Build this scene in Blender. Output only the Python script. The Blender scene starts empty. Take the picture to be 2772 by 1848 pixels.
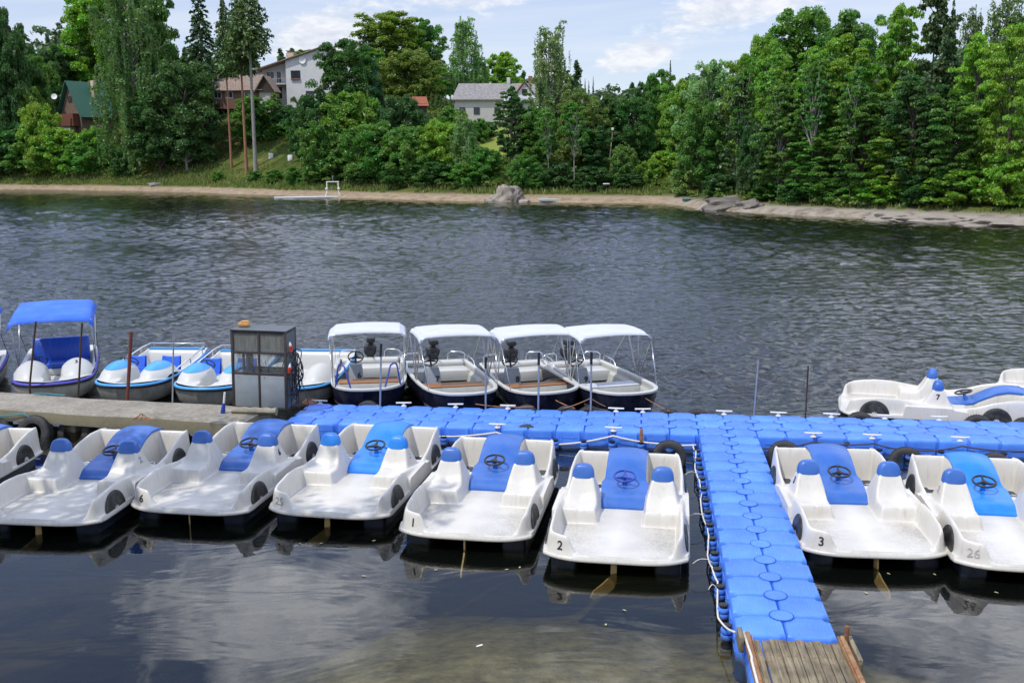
import bpy, math, random
import numpy as np
from mathutils import Vector, Matrix, Euler

random.seed(7)
RNG = np.random.default_rng(11)
SC = bpy.context.scene
COL = SC.collection
R = math.radians
PI = math.pi

# ------------------------------------------------------------------ camera
CAM_H, CAM_PITCH, CAM_ROLL, CAM_F = 5.07, 0.1809, -0.0064, 2726.4
IW, IH = 2772.0, 1848.0
cam_data = bpy.data.cameras.new('camera')
cam = bpy.data.objects.new('camera', cam_data)
COL.objects.link(cam)
cam_data.sensor_width = 36.0
cam_data.lens = 36.0 * CAM_F / IW
cam_data.clip_start = 0.1
cam_data.clip_end = 6000
SC.render.resolution_x, SC.render.resolution_y = 1024, 682
cam.location = (0, 0, CAM_H)
cam.rotation_euler = (Matrix.Rotation(PI / 2 - CAM_PITCH, 3, 'X') @ Matrix.Rotation(CAM_ROLL, 3, 'Z')).to_euler()
SC.camera = cam
_cp, _sp, _cr, _sr = math.cos(CAM_PITCH), math.sin(CAM_PITCH), math.cos(CAM_ROLL), math.sin(CAM_ROLL)


def _ray(px, py):
    r = (px - IW / 2) / CAM_F
    u2 = (IH / 2 - py) / CAM_F
    x = r * _cr - u2 * _sr
    u = r * _sr + u2 * _cr
    return Vector((x, _cp + _sp * u, -_sp + _cp * u))


def gnd(px, py, z=0.0):
    """the place on the level z that was surveyed at this spot of the photograph"""
    v = _ray(px, py)
    t = (z - CAM_H) / v.z
    return Vector((0, 0, CAM_H)) + v * t


def far(px, py, Y):
    """the place at the distance Y that was surveyed at this spot of the photograph"""
    v = _ray(px, py)
    return Vector((0, 0, CAM_H)) + v * (Y / v.y)


# ------------------------------------------------------------------ scene objects
def tag(o, label=None, cat=None, group=None, kind=None):
    if label: o['label'] = label
    if cat: o['category'] = cat
    if group: o['group'] = group
    if kind: o['kind'] = kind
    return o


def thing(name, label, cat, loc=(0, 0, 0), rz=0.0, group=None):
    o = bpy.data.objects.new(name, None)
    COL.objects.link(o)
    o.empty_display_size = .2
    o.location = loc
    o.rotation_euler = (0, 0, rz)
    return tag(o, label, cat, group)


def kids(o):
    return [c for c in bpy.data.objects if c.parent == o]


KIDS = {}


def dup(root, loc, rz, label=None, group=None, scale=None, skip=()):
    """copy of a thing with its parts and sub-parts (mesh data shared)"""
    if root.name not in KIDS:
        KIDS[root.name] = [(c, kids(c)) for c in kids(root)]
    r = root.copy()
    COL.objects.link(r)
    r.location = loc
    r.rotation_euler = (0, 0, rz)
    if scale is not None: r.scale = scale
    if label: r['label'] = label
    if group: r['group'] = group
    for ch, gr in KIDS[root.name]:
        if ch.name.split('.')[0] in skip: continue
        c = ch.copy()
        COL.objects.link(c)
        c.parent = r
        for g in gr:
            d = g.copy()
            COL.objects.link(d)
            d.parent = c
    return r


class MB:
    """collects shapes and links them as ONE mesh object"""

    def __init__(self):
        self.v = []
        self.f = []

    def add(self, vs, fs):
        n = len(self.v)
        self.v += [tuple(p) for p in vs]
        self.f += [tuple(i + n for i in q) for q in fs]
        return self

    def box(self, c, s, rot=None, taper=1.0):
        hx, hy, hz = s[0] / 2, s[1] / 2, s[2] / 2
        vs = []
        for z in (-1, 1):
            t = taper if z > 0 else 1
            for x, y in ((-1, -1), (1, -1), (1, 1), (-1, 1)):
                p = Vector((x * hx * t, y * hy * t, z * hz))
                if rot is not None: p = rot @ p
                vs.append(p + Vector(c))
        return self.add(vs, [(3, 2, 1, 0), (4, 5, 6, 7), (0, 1, 5, 4), (1, 2, 6, 5), (2, 3, 7, 6), (3, 0, 4, 7)])

    def rbox(self, c, s, r=.01, rot=None):
        """box with bevelled edges (three-level loft of a chamfered outline)"""
        hx, hy, hz = s[0] / 2, s[1] / 2, s[2] / 2
        r = min(r, hx * .9, hy * .9, hz * .9)

        def ring(ix, z):
            a, b = hx - ix, hy - ix
            k = r
            pts = []
            for sx, sy in ((1, 1), (-1, 1), (-1, -1), (1, -1)):
                q = [(sx * a, sy * (b - k)), (sx * (a - .3 * k), sy * (b - .3 * k)), (sx * (a - k), sy * b)]
                if sx * sy < 0: q.reverse()
                pts += [(x, y, z) for x, y in q]
            return pts
        rings = [ring(r, -hz), ring(.3 * r, -hz + .3 * r), ring(0, -hz + r), ring(0, hz - r), ring(.3 * r, hz - .3 * r), ring(r, hz)]
        return self.loft(rings, True, True, c, rot)

    def loft(self, rings, cap0=False, cap1=False, c=(0, 0, 0), rot=None, closed=True):
        n = len(rings[0])
        vs = []
        for rg in rings:
            for p in rg:
                p = Vector(p)
                if rot is not None: p = rot @ p
                vs.append(p + Vector(c))
        fs = []
        for k in range(len(rings) - 1):
            for i in range(n if closed else n - 1):
                j = (i + 1) % n
                fs.append((k * n + i, k * n + j, (k + 1) * n + j, (k + 1) * n + i))
        if cap0: fs.append(tuple(range(n - 1, -1, -1)))
        if cap1: fs.append(tuple((len(rings) - 1) * n + i for i in range(n)))
        return self.add(vs, fs)

    def tube(self, pts, r, seg=8, closed=False, caps=True):
        pts = [Vector(p) for p in pts]
        m = len(pts)
        rr = r if isinstance(r, (list, tuple)) else [r] * m
        rings = []
        prev = None
        for i, p in enumerate(pts):
            if closed:
                t = pts[(i + 1) % m] - pts[i - 1]
            else:
                t = pts[min(i + 1, m - 1)] - pts[max(i - 1, 0)]
            if t.length < 1e-9: t = Vector((0, 0, 1))
            t.normalize()
            if prev is None:
                a = Vector((0, 0, 1)) if abs(t.z) < .9 else Vector((1, 0, 0))
                u = t.cross(a).normalized()
            else:
                u = prev - t * prev.dot(t)
                if u.length < 1e-6: u = t.orthogonal()
                u.normalize()
            prev = u
            w = t.cross(u)
            rings.append([p + (u * math.cos(2 * PI * k / seg) + w * math.sin(2 * PI * k / seg)) * rr[i] for k in range(seg)])
        if closed: rings.append(rings[0])
        return self.loft(rings, caps and not closed, caps and not closed)

    def lathe(self, prof, seg=24, c=(0, 0, 0), rot=None):
        """prof: (radius, z) pairs"""
        rings = [[(r * math.cos(2 * PI * k / seg), r * math.sin(2 * PI * k / seg), z) for k in range(seg)] for r, z in prof]
        return self.loft(rings, True, True, c, rot)

    def torus(self, c, Rm, r, rot=None, seg=28, sub=10, flat=1.0):
        rings = []
        for i in range(seg):
            a = 2 * PI * i / seg
            rg = []
            for k in range(sub):
                b = 2 * PI * k / sub
                q = Rm + r * math.cos(b)
                rg.append((q * math.cos(a), q * math.sin(a), r * flat * math.sin(b)))
            rings.append(rg)
        rings.append(rings[0])
        return self.loft(rings, False, False, c, rot)

    def prism(self, poly, d, c=(0, 0, 0), rot=None):
        """polygon in the xz plane extruded along y by d"""
        n = len(poly)
        vs = [(x, 0, z) for x, z in poly] + [(x, d, z) for x, z in poly]
        vs = [((rot @ Vector(p)) if rot is not None else Vector(p)) + Vector(c) for p in vs]
        fs = [tuple(range(n)), tuple(range(2 * n - 1, n - 1, -1))]
        for i in range(n):
            j = (i + 1) % n
            fs.append((i, i + n, j + n, j))
        return self.add(vs, fs)

    def build(self, name, m, parent=None, smooth=38, fixn=True):
        me = bpy.data.meshes.new(name)
        me.from_pydata([tuple(p) for p in self.v], [], self.f)
        return link_mesh(name, me, m, parent, smooth, fixn)


def link_mesh(name, me, m, parent=None, smooth=38, fixn=False):
    if fixn:
        import bmesh
        b = bmesh.new()
        b.from_mesh(me)
        bmesh.ops.recalc_face_normals(b, faces=b.faces)
        b.to_mesh(me)
        b.free()
    if smooth:
        me.shade_smooth()
        if smooth < 180: me.set_sharp_from_angle(angle=R(smooth))
    o = bpy.data.objects.new(name, me)
    COL.objects.link(o)
    if m is not None: me.materials.append(m)
    if parent is not None: o.parent = parent
    return o


def quads_mesh(name, V, m, parent=None, smooth=0):
    """V: (n,4,3) array of separate quads"""
    n = len(V)
    me = bpy.data.meshes.new(name)
    me.vertices.add(n * 4)
    me.vertices.foreach_set('co', V.reshape(-1).astype(np.float32))
    me.loops.add(n * 4)
    me.loops.foreach_set('vertex_index', np.arange(n * 4, dtype=np.int32))
    me.polygons.add(n)
    me.polygons.foreach_set('loop_start', np.arange(n, dtype=np.int32) * 4)
    me.update(calc_edges=True)
    return link_mesh(name, me, m, parent, smooth)


def grid_mesh(name, P, m, parent=None, smooth=180, flip=False):
    """P: (ny,nx,3) array"""
    ny, nx = P.shape[:2]
    me = bpy.data.meshes.new(name)
    idx = np.arange(ny * nx).reshape(ny, nx)
    q = np.stack([idx[:-1, :-1], idx[:-1, 1:], idx[1:, 1:], idx[1:, :-1]], -1).reshape(-1, 4)
    if flip: q = q[:, ::-1]
    me.from_pydata(P.reshape(-1, 3).tolist(), [], q.tolist())
    return link_mesh(name, me, m, parent, smooth)


def text_mesh(name, s, size, m, parent, loc, rot, depth=.002, bold=0.0):
    cu = bpy.data.curves.new(name, 'FONT')
    cu.body = s
    cu.size = size
    cu.extrude = depth
    cu.offset = bold
    cu.align_x = 'CENTER'
    cu.align_y = 'CENTER'
    cu.resolution_u = 4
    t = bpy.data.objects.new(name + '_tmp', cu)
    COL.objects.link(t)
    bpy.context.view_layer.update()
    me = bpy.data.meshes.new_from_object(t.evaluated_get(bpy.context.evaluated_depsgraph_get()))
    bpy.data.objects.remove(t)
    bpy.data.curves.remove(cu)
    o = bpy.data.objects.new(name, me)
    COL.objects.link(o)
    me.materials.clear()
    me.materials.append(m)
    o.parent = parent
    o.location = loc
    o.rotation_euler = rot
    return o


# ------------------------------------------------------------------ materials
def new_mat(name):
    m = bpy.data.materials.new(name)
    m.use_nodes = True
    nt = m.node_tree
    nt.nodes.clear()
    out = nt.nodes.new('ShaderNodeOutputMaterial')
    return m, nt, out


def nd(nt, t, **kw):
    n = nt.nodes.new(t)
    for k, v in kw.items():
        if k.startswith('_'):
            setattr(n, k[1:], v)
        else:
            n.inputs[k.replace('__', ' ')].default_value = v
    return n


def ramp(nt, fac, stops, interp='LINEAR'):
    r = nt.nodes.new('ShaderNodeValToRGB')
    r.color_ramp.interpolation = interp
    e = r.color_ramp.elements
    while len(e) > 1: e.remove(e[-1])
    e[0].position = stops[0][0]
    e[0].color = stops[0][1]
    for p, c in stops[1:]:
        x = e.new(p)
        x.color = c
    nt.links.new(fac, r.inputs[0])
    return r


def rgb(c): return (c[0], c[1], c[2], 1.0)


def gray(v): return (v, v, v, 1.0)


def pmat(name, col, rough=.5, var=.12, scale=6.0, metal=0.0, bump=0.0, bscale=40.0, dirt=None, dirt_amt=0.0, dscale=3.0, spec=.5, stretch=(1, 1, 1), coat=0.0):
    m, nt, out = new_mat(name)
    L = nt.links.new
    b = nd(nt, 'ShaderNodeBsdfPrincipled', Metallic=metal, Roughness=rough)
    b.inputs['Specular IOR Level'].default_value = spec
    b.inputs['Coat Weight'].default_value = coat
    L(b.outputs[0], out.inputs[0])
    tc = nd(nt, 'ShaderNodeTexCoord')
    mp = nd(nt, 'ShaderNodeMapping', Scale=stretch)
    L(tc.outputs['Object'], mp.inputs[0])
    n1 = nd(nt, 'ShaderNodeTexNoise', Scale=scale, Detail=5.0, Roughness=.6)
    L(mp.outputs[0], n1.inputs['Vector'])
    lo = tuple(max(0, c * (1 - var)) for c in col)
    hi = tuple(min(1, c * (1 + var)) for c in col)
    r = ramp(nt, n1.outputs[0], [(.3, rgb(lo)), (.7, rgb(hi))])
    src = r.outputs[0]
    if dirt is not None:
        n2 = nd(nt, 'ShaderNodeTexNoise', Scale=dscale, Detail=8.0, Roughness=.7)
        L(mp.outputs[0], n2.inputs['Vector'])
        k = ramp(nt, n2.outputs[0], [(.45, gray(0)), (.72, gray(dirt_amt))])
        mx = nd(nt, 'ShaderNodeMix', _data_type='RGBA')
        L(k.outputs[0], mx.inputs[0])
        L(src, mx.inputs[6])
        mx.inputs[7].default_value = rgb(dirt)
        src = mx.outputs[2]
    L(src, b.inputs['Base Color'])
    rr = nd(nt, 'ShaderNodeMapRange')
    rr.inputs[3].default_value = max(.02, rough - .1)
    rr.inputs[4].default_value = min(1, rough + .1)
    L(n1.outputs[0], rr.inputs[0])
    L(rr.outputs[0], b.inputs['Roughness'])
    if bump:
        n3 = nd(nt, 'ShaderNodeTexNoise', Scale=bscale, Detail=6.0)
        L(mp.outputs[0], n3.inputs['Vector'])
        bp = nd(nt, 'ShaderNodeBump', Strength=bump, Distance=.02)
        L(n3.outputs[0], bp.inputs['Height'])
        L(bp.outputs[0], b.inputs['Normal'])
    return m


M = {}
M['steel'] = pmat('steel', (.55, .56, .58), .32, .1, 20, metal=.9)
M['chrome'] = pmat('stainless', (.72, .73, .75), .22, .06, 20, metal=1.0)
M['galv'] = pmat('galvanised', (.38, .40, .43), .45, .15, 18, metal=.6)
M['blackplastic'] = pmat('black_plastic', (.016, .016, .018), .42, .2, 12)
M['blueplastic'] = pmat('blue_steering', (.02, .05, .32), .4, .15, 12)
M['rubber'] = pmat('tyre_rubber', (.022, .022, .023), .75, .3, 14, bump=.3, bscale=60, dirt=(.12, .11, .1), dirt_amt=.5)
M['ink'] = pmat('number_ink', (.02, .02, .022), .6, .2, 30)
M['rust'] = pmat('rust', (.20, .075, .03), .85, .35, 14, bump=.5, bscale=90, dirt=(.42, .27, .13), dirt_amt=.8, dscale=9)
M['rustred'] = pmat('rust_red_paint', (.15, .035, .025), .75, .25, 14, bump=.3, dirt=(.07, .03, .02), dirt_amt=.6, dscale=6)
M['rustdark'] = pmat('dark_rust', (.045, .028, .022), .8, .3, 14, bump=.3, dirt=(.13, .06, .03), dirt_amt=.5, dscale=6)
M['rope_white'] = pmat('rope_white', (.72, .68, .6), .85, .2, 60, bump=.5, bscale=160)
M['rope_dark'] = pmat('rope_dark', (.07, .055, .06), .9, .3, 60, bump=.5, bscale=160)
M['rope_orange'] = pmat('rope_orange', (.42, .20, .11), .9, .25, 60, bump=.5, bscale=160)
M['rope_teal'] = pmat('rope_teal', (.05, .26, .34), .9, .25, 60, bump=.5, bscale=160)
M['whitepaint'] = pmat('white_paint', (.74, .74, .72), .45, .06, 8, dirt=(.3, .28, .24), dirt_amt=.35, dscale=5)
M['navy'] = pmat('navy_gelcoat', (.010, .012, .030), .22, .25, 4, dirt=(.06, .06, .055), dirt_amt=.35, dscale=4)
M['cleat'] = pmat('cleat_nylon', (.68, .67, .62), .5, .1, 20, dirt=(.3, .28, .24), dirt_amt=.4, dscale=20)
# ------------------------------------------------------------------ light and sky
SUN = Vector((-.42, -.40, 1.0)).normalized()
SUN_EL = math.asin(SUN.z)
SUN_AZ = math.atan2(SUN.x, SUN.y)
sd = bpy.data.lights.new('sun', 'SUN')
sd.energy = 2.5
sd.angle = R(.53)
sd.color = (1.0, .96, .89)
so = bpy.data.objects.new('sun', sd)
COL.objects.link(so)
so.rotation_euler = SUN.to_track_quat('Z', 'Y').to_euler()
so.location = (-40, -40, 90)

W = bpy.data.worlds.new('World')
SC.world = W
W.use_nodes = True
nt = W.node_tree
nt.nodes.clear()
L = nt.links.new
wo = nd(nt, 'ShaderNodeOutputWorld')
sky = nd(nt, 'ShaderNodeTexSky', _sky_type='NISHITA', _sun_disc=False, _sun_elevation=SUN_EL, _sun_rotation=SUN_AZ, _air_density=1.0, _dust_density=.6, _ozone_density=1.6, _altitude=400)
tc = nd(nt, 'ShaderNodeTexCoord')
sep = nd(nt, 'ShaderNodeSeparateXYZ')
L(tc.outputs['Generated'], sep.inputs[0])


def mth(op, a, b=None, c=None):
    n = nt.nodes.new('ShaderNodeMath')
    n.operation = op
    for i, x in enumerate((a, b, c)):
        if x is None: continue
        if isinstance(x, (int, float)): n.inputs[i].default_value = x
        else: L(x, n.inputs[i])
    return n.outputs[0]


el = mth('ARCSINE', sep.outputs[2])
az = mth('ARCTAN2', sep.outputs[0], sep.outputs[1])
azd = mth('MULTIPLY', az, 180 / PI)
eld = mth('MULTIPLY', el, 180 / PI)
# the cloud layer is read on angles, wider than tall
cv = nd(nt, 'ShaderNodeCombineXYZ')
L(mth('MULTIPLY', azd, .055), cv.inputs[0])
L(mth('MULTIPLY', eld, .13), cv.inputs[1])
ns = nd(nt, 'ShaderNodeTexNoise', Scale=1.6, Detail=9.0, Roughness=.62, Lacunarity=2.1, Distortion=.25)
L(cv.outputs[0], ns.inputs['Vector'])
nf = nd(nt, 'ShaderNodeTexNoise', Scale=7.0, Detail=7.0, Roughness=.6, Distortion=.4)
L(cv.outputs[0], nf.inputs['Vector'])


def blob(a0, e0, wa, we, amp, p=2.0, tilt=0.0):
    da = mth('DIVIDE', mth('SUBTRACT', azd, a0), wa)
    de = mth('DIVIDE', mth('SUBTRACT', mth('SUBTRACT', eld, e0), mth('MULTIPLY', mth('SUBTRACT', azd, a0), tilt)), we)
    q = mth('ADD', mth('MULTIPLY', da, da), mth('MULTIPLY', de, de))
    return mth('MULTIPLY', mth('POWER', 2.718, mth('MULTIPLY', q, -1.0)), amp)


nh = nd(nt, 'ShaderNodeTexNoise', Scale=19.0, Detail=6.0, Roughness=.62, Distortion=.3)
L(cv.outputs[0], nh.inputs['Vector'])
# streaks of high thin cloud, drawn out sideways
cs = nd(nt, 'ShaderNodeCombineXYZ')
L(mth('ADD', mth('MULTIPLY', azd, .03), mth('MULTIPLY', eld, .02)), cs.inputs[0])
L(mth('ADD', mth('MULTIPLY', eld, .34), mth('MULTIPLY', azd, -.022)), cs.inputs[1])
nst = nd(nt, 'ShaderNodeTexNoise', Scale=1.5, Detail=8.0, Roughness=.6, Distortion=.5)
L(cs.outputs[0], nst.inputs['Vector'])
# veil thicker towards the horizon, its added blue higher up lifting reflections and shade, plus the clouds that stand over the lake
veil = mth('ADD', mth('MULTIPLY', mth('MINIMUM', mth('MAXIMUM', mth('DIVIDE', mth('SUBTRACT', 26.0, eld), 16.0), 0.0), 1.0), .14), .54)
blobs = [
    (-14.5, 24.8, 8.0, 4.6, 1.2, .10),  # the large cloud mirrored in the quiet water
    (-3.0, 20.5, 7.0, 3.0, .55, 0),
    (3.5, 28.5, 6.0, 3.0, .6, 0),
    (20.0, 21.0, 8.0, 4.5, .8, .15),
    (33.0, 28.0, 9.0, 6.0, .8, 0),
    (0, 46, 45, 11, .75, 0), (-50, 50, 40, 12, .7, 0), (60, 48, 35, 12, .7, 0),  # unseen broken cloud overhead, added to brighten wave facets and ambient light
    (60, 25, 30, 12, .8, 0), (-75, 30, 30, 12, .8, 0), (140, 35, 40, 15, .8, 0), (-150, 30, 30, 14, .7, 0),
]
low = [
    (6.8, 5.2, 2.1, .80, 1.45, .16),  # small bright cumulus over the far trees
    (-10.4, 6.3, 3.0, 1.5, 1.35, .22),  # cumulus behind the lime tree
    (12.8, 7.9, 5.2, 1.25, 1.25, .17),
    (-2.5, 8.4, 5.0, 1.0, .8, .05),
    (24.0, 8.6, 4.0, .9, .7, .0),
]


def total(lst):
    t_ = None
    for a0, e0, wa, we, amp, tl in lst:
        q = blob(a0, e0, wa, we, amp, tilt=tl)
        t_ = q if t_ is None else mth('ADD', t_, q)
    return t_


def clamp(v): return mth('MINIMUM', mth('MAXIMUM', v, 0.0), 1.0)


nmix = mth('ADD', mth('MULTIPLY', ns.outputs[0], .66), mth('MULTIPLY', nf.outputs[0], .34))
nlow = mth('ADD', mth('MULTIPLY', nf.outputs[0], .55), mth('MULTIPLY', nh.outputs[0], .45))
t1, t2 = total(blobs), total(low)
dens = mth('MULTIPLY', clamp(mth('MULTIPLY', mth('SUBTRACT', mth('ADD', t1, mth('MULTIPLY', mth('SUBTRACT', nmix, .5), 2.8)), .40), 1.5)), clamp(mth('MULTIPLY', t1, 3.0)))
dlow = mth('MULTIPLY', clamp(mth('MULTIPLY', mth('SUBTRACT', mth('ADD', t2, mth('MULTIPLY', mth('SUBTRACT', nlow, .5), 2.4)), .46), 2.2)), clamp(mth('MULTIPLY', t2, 2.2)))
dens = mth('MAXIMUM', dens, mth('MULTIPLY', dlow, .92))
wisp = mth('MULTIPLY', clamp(mth('MULTIPLY', mth('SUBTRACT', nst.outputs[0], .42), 3.4)), .72)
bg = nd(nt, 'ShaderNodeBackground', Strength=.15)
L(sky.outputs[0], bg.inputs[0])
hz = ramp(nt, mth('DIVIDE', eld, 90.0), [(.0, (.49, .53, .65, 1)), (.10, (.455, .505, .67, 1)), (.19, (.46, .57, .90, 1)), (.42, (.36, .50, .98, 1)), (1.0, (.20, .33, .76, 1))])
bv = nd(nt, 'ShaderNodeBackground', Strength=1.0, Color=(.50, .555, .72, 1))
L(hz.outputs[0], bv.inputs[0])
bw = nd(nt, 'ShaderNodeBackground', Strength=1.0, Color=(.66, .70, .79, 1))
bc = nd(nt, 'ShaderNodeBackground', Strength=1.0)
# clouds high up stand in full sun, those low over the horizon are veiled
L(mth('ADD', 1.0, mth('MULTIPLY', mth('MINIMUM', mth('MAXIMUM', mth('DIVIDE', mth('SUBTRACT', eld, 10.0), 9.0), 0.0), 1.0), 2.1)), bc.inputs['Strength'])
cc = ramp(nt, nlow, [(.38, (.55, .585, .67, 1)), (.60, (.80, .81, .84, 1))])
L(cc.outputs[0], bc.inputs[0])
m1 = nd(nt, 'ShaderNodeMixShader')
L(veil, m1.inputs[0])
L(bg.outputs[0], m1.inputs[1])
L(bv.outputs[0], m1.inputs[2])
m1b = nd(nt, 'ShaderNodeMixShader')
L(wisp, m1b.inputs[0])
L(m1.outputs[0], m1b.inputs[1])
L(bw.outputs[0], m1b.inputs[2])
m2 = nd(nt, 'ShaderNodeMixShader')
L(mth('MULTIPLY', dens, .9), m2.inputs[0])
L(m1b.outputs[0], m2.inputs[1])
L(bc.outputs[0], m2.inputs[2])
L(m2.outputs[0], wo.inputs[0])

SC.view_settings.view_transform = 'Standard'
SC.view_settings.look = 'None'
SC.view_settings.exposure = 0.32
SC.view_settings.gamma = 1.0
SC.view_settings.use_curve_mapping = False
SC.render.engine = 'CYCLES'
SC.cycles.max_bounces = 7
SC.cycles.diffuse_bounces = 4
SC.cycles.glossy_bounces = 4
SC.cycles.transmission_bounces = 6
SC.cycles.transparent_max_bounces = 12
SC.cycles.use_denoising = True
# ------------------------------------------------------------------ terrain and water
SHORE = np.array([(-420, 330), (-200, 232), (-140, 206), (-91.6, 183), (-70, 172), (-51, 159.5), (-37, 146), (-23, 133), (-12, 124.5), (-4, 119), (2, 116.5), (9, 114), (14, 112.5), (16.6, 110.5), (17.6, 104), (17.9, 99.3), (20.5, 94), (25.5, 85.7), (32, 78.5), (36.6, 72), (47, 63), (70, 52), (140, 42), (420, 30)], float)


def shore_dist(x, y):
    """signed distance inland from the far waterline"""
    x = np.asarray(x, float)
    y = np.asarray(y, float)
    d = np.full(x.shape, 1e9)
    for (x0, y0), (x1, y1) in zip(SHORE[:-1], SHORE[1:]):
        ex, ey = x1 - x0, y1 - y0
        t = np.clip(((x - x0) * ex + (y - y0) * ey) / (ex * ex + ey * ey), 0, 1)
        d = np.minimum(d, np.hypot(x - x0 - t * ex, y - y0 - t * ey))
    return np.where(y > np.interp(x, SHORE[:, 0], SHORE[:, 1]), d, -d)


def vnoise(x, y, s, seed=0):
    """cheap smooth noise in -1..1"""
    k = seed * 1.7
    return (np.sin(x / s * 2.1 + k) * np.cos(y / s * 1.7 - k * .6) + np.sin((x * .7 + y * 1.1) / s * 3.1 + 1.3 * k) * .6 + np.sin((x * 1.3 - y * .8) / s * 5.3 + 2.1 * k) * .35) / 1.95


def land_z(x, y):
    x = np.asarray(x, float)
    y = np.asarray(y, float)
    d = shore_dist(x, y) + .9 * vnoise(x, y, 9, 3)
    prof = np.interp(d, [-40, -12, -3, 0, 3, 6, 12, 30, 45, 60, 100, 200, 400], [-7, -5, -2.2, 0, .55, 1.25, 2.7, 8, 11.6, 13.2, 15, 17, 20])
    s = np.interp(x, [-200, -25, -8, 5, 15, 17.5, 19], [1.8, 1.8, 1.1, 1.0, .8, .7, .55])
    z = prof + (s - 1) * np.clip(np.interp(d, [0, 3, 6, 12, 30], [0, 0, .3, 2.4, 8]), 0, 8)
    pen = np.interp(x, [17, 19], [0, 1])
    zp = np.interp(d, [-40, -12, -3, 0, 1.2, 3.0, 8, 20, 40, 120], [-7, -5, -2.2, 0, .50, .85, 1.9, 3.6, 5.2, 12])
    z = z * (1 - pen) + zp * pen
    hill = 17 * np.exp(-((x + 260) ** 2 + (y - 430) ** 2) / (2 * 125.0 ** 2))
    z = z + np.where(d > 0, hill * np.clip(d / 60, 0, 1), 0)
    z = z + np.where(d > 4, .35 * vnoise(x, y, 6, 1) * np.clip((d - 4) / 10, 0, 1), .05 * vnoise(x, y, 2.2, 2))
    nb_ = -np.interp(y + .5 * vnoise(x, y, 3, 2), [6.5, 9.2, 10.6, 12.2, 14.5, 18, 32], [.02, .30, .55, .95, 1.6, 2.7, 7]) * (1 + .6 * np.clip((-.6 - x) / 4, 0, 1.6) + .6 * np.clip((x - 3.0) / 4, 0, 1.2)) * (1 + .5 * np.clip((-1.5 - x) / 4, 0, 1.2) + .5 * np.clip((x - 3) / 4, 0, 1))
    near = np.where(y < 7, (7 - y) * .5, nb_) + .05 * vnoise(x, y, 5.0, 5)
    near = np.clip(near, -7, 3.45)
    return np.where(y < 40, near, np.where(d < -25, np.maximum(z, -7), z))


xs = np.concatenate([np.linspace(-420, -112, 45)[:-1], np.arange(-112, -13, 1.5), np.arange(-13, 13, .5), np.arange(13, 72, 1.5), np.linspace(72, 420, 50)])
ys = np.concatenate([np.arange(-30, 4, 1.5), np.arange(4, 22, .4), np.linspace(22, 58, 8)[:-1], np.arange(58, 216, 1.5), np.linspace(216, 760, 46)])
gx, gy = np.meshgrid(xs, ys)
gz = land_z(gx, gy)

m, nt, out = new_mat('ground')
L = nt.links.new
M['ground'] = m
b = nd(nt, 'ShaderNodeBsdfPrincipled', Roughness=.95)
b.inputs['Specular IOR Level'].default_value = .15
L(b.outputs[0], out.inputs[0])
geo = nd(nt, 'ShaderNodeNewGeometry')
sx = nd(nt, 'ShaderNodeSeparateXYZ')
L(geo.outputs['Position'], sx.inputs[0])
nA = nd(nt, 'ShaderNodeTexNoise', Scale=.9, Detail=8.0, Roughness=.65)
nB = nd(nt, 'ShaderNodeTexNoise', Scale=.12, Detail=6.0)
nC = nd(nt, 'ShaderNodeTexNoise', Scale=3.0, Detail=8.0, Roughness=.7)
for n in (nA, nB, nC): L(geo.outputs['Position'], n.inputs['Vector'])
grass = ramp(nt, nB.outputs[0], [(.35, (.045, .075, .014, 1)), (.55, (.085, .115, .024, 1)), (.68, (.17, .155, .055, 1))])
gr2 = ramp(nt, nA.outputs[0], [(.35, (.55, .55, .5, 1)), (.7, (1.25, 1.2, 1.1, 1))])
gm = nd(nt, 'ShaderNodeMix', _data_type='RGBA', _blend_type='MULTIPLY')
gm.inputs[0].default_value = 1
L(grass.outputs[0], gm.inputs[6])
L(gr2.outputs[0], gm.inputs[7])
# lawn below the long house
lawn = nd(nt, 'ShaderNodeVectorMath', _operation='DISTANCE')
L(geo.outputs['Position'], lawn.inputs[0])
lawn.inputs[1].default_value = (-4.5, 150, 8.5)
lm = nd(nt, 'ShaderNodeMapRange')
lm.inputs[1].default_value = 13
lm.inputs[2].default_value = 9
L(lawn.outputs['Value'], lm.inputs[0])
lx = nd(nt, 'ShaderNodeMix', _data_type='RGBA')
L(lm.outputs[0], lx.inputs[0])
L(gm.outputs[2], lx.inputs[6])
lx.inputs[7].default_value = (.20, .235, .045, 1)
sand = ramp(nt, nA.outputs[0], [(.3, (.19, .135, .085, 1)), (.5, (.31, .235, .155, 1)), (.75, (.40, .325, .23, 1))])
rock = ramp(nt, nA.outputs[0], [(.3, (.14, .115, .09, 1)), (.5, (.29, .25, .20, 1)), (.75, (.40, .36, .31, 1))])
px = nd(nt, 'ShaderNodeMapRange')
px.inputs[1].default_value = 16
px.inputs[2].default_value = 20
L(sx.outputs[0], px.inputs[0])
sr = nd(nt, 'ShaderNodeMix', _data_type='RGBA')
L(px.outputs[0], sr.inputs[0])
L(sand.outputs[0], sr.inputs[6])
L(rock.outputs[0], sr.inputs[7])
zz = nd(nt, 'ShaderNodeMath', _operation='ADD')
zn = nd(nt, 'ShaderNodeMath', _operation='MULTIPLY_ADD')
L(nA.outputs[0], zn.inputs[0])
zn.inputs[1].default_value = .9
zn.inputs[2].default_value = -.45
L(sx.outputs[2], zz.inputs[0])
L(zn.outputs[0], zz.inputs[1])
zr = nd(nt, 'ShaderNodeMapRange')
zr.inputs[1].default_value = .55
zr.inputs[2].default_value = .85
L(zz.outputs[0], zr.inputs[0])
mg = nd(nt, 'ShaderNodeMix', _data_type='RGBA')
L(zr.outputs[0], mg.inputs[0])
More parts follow.
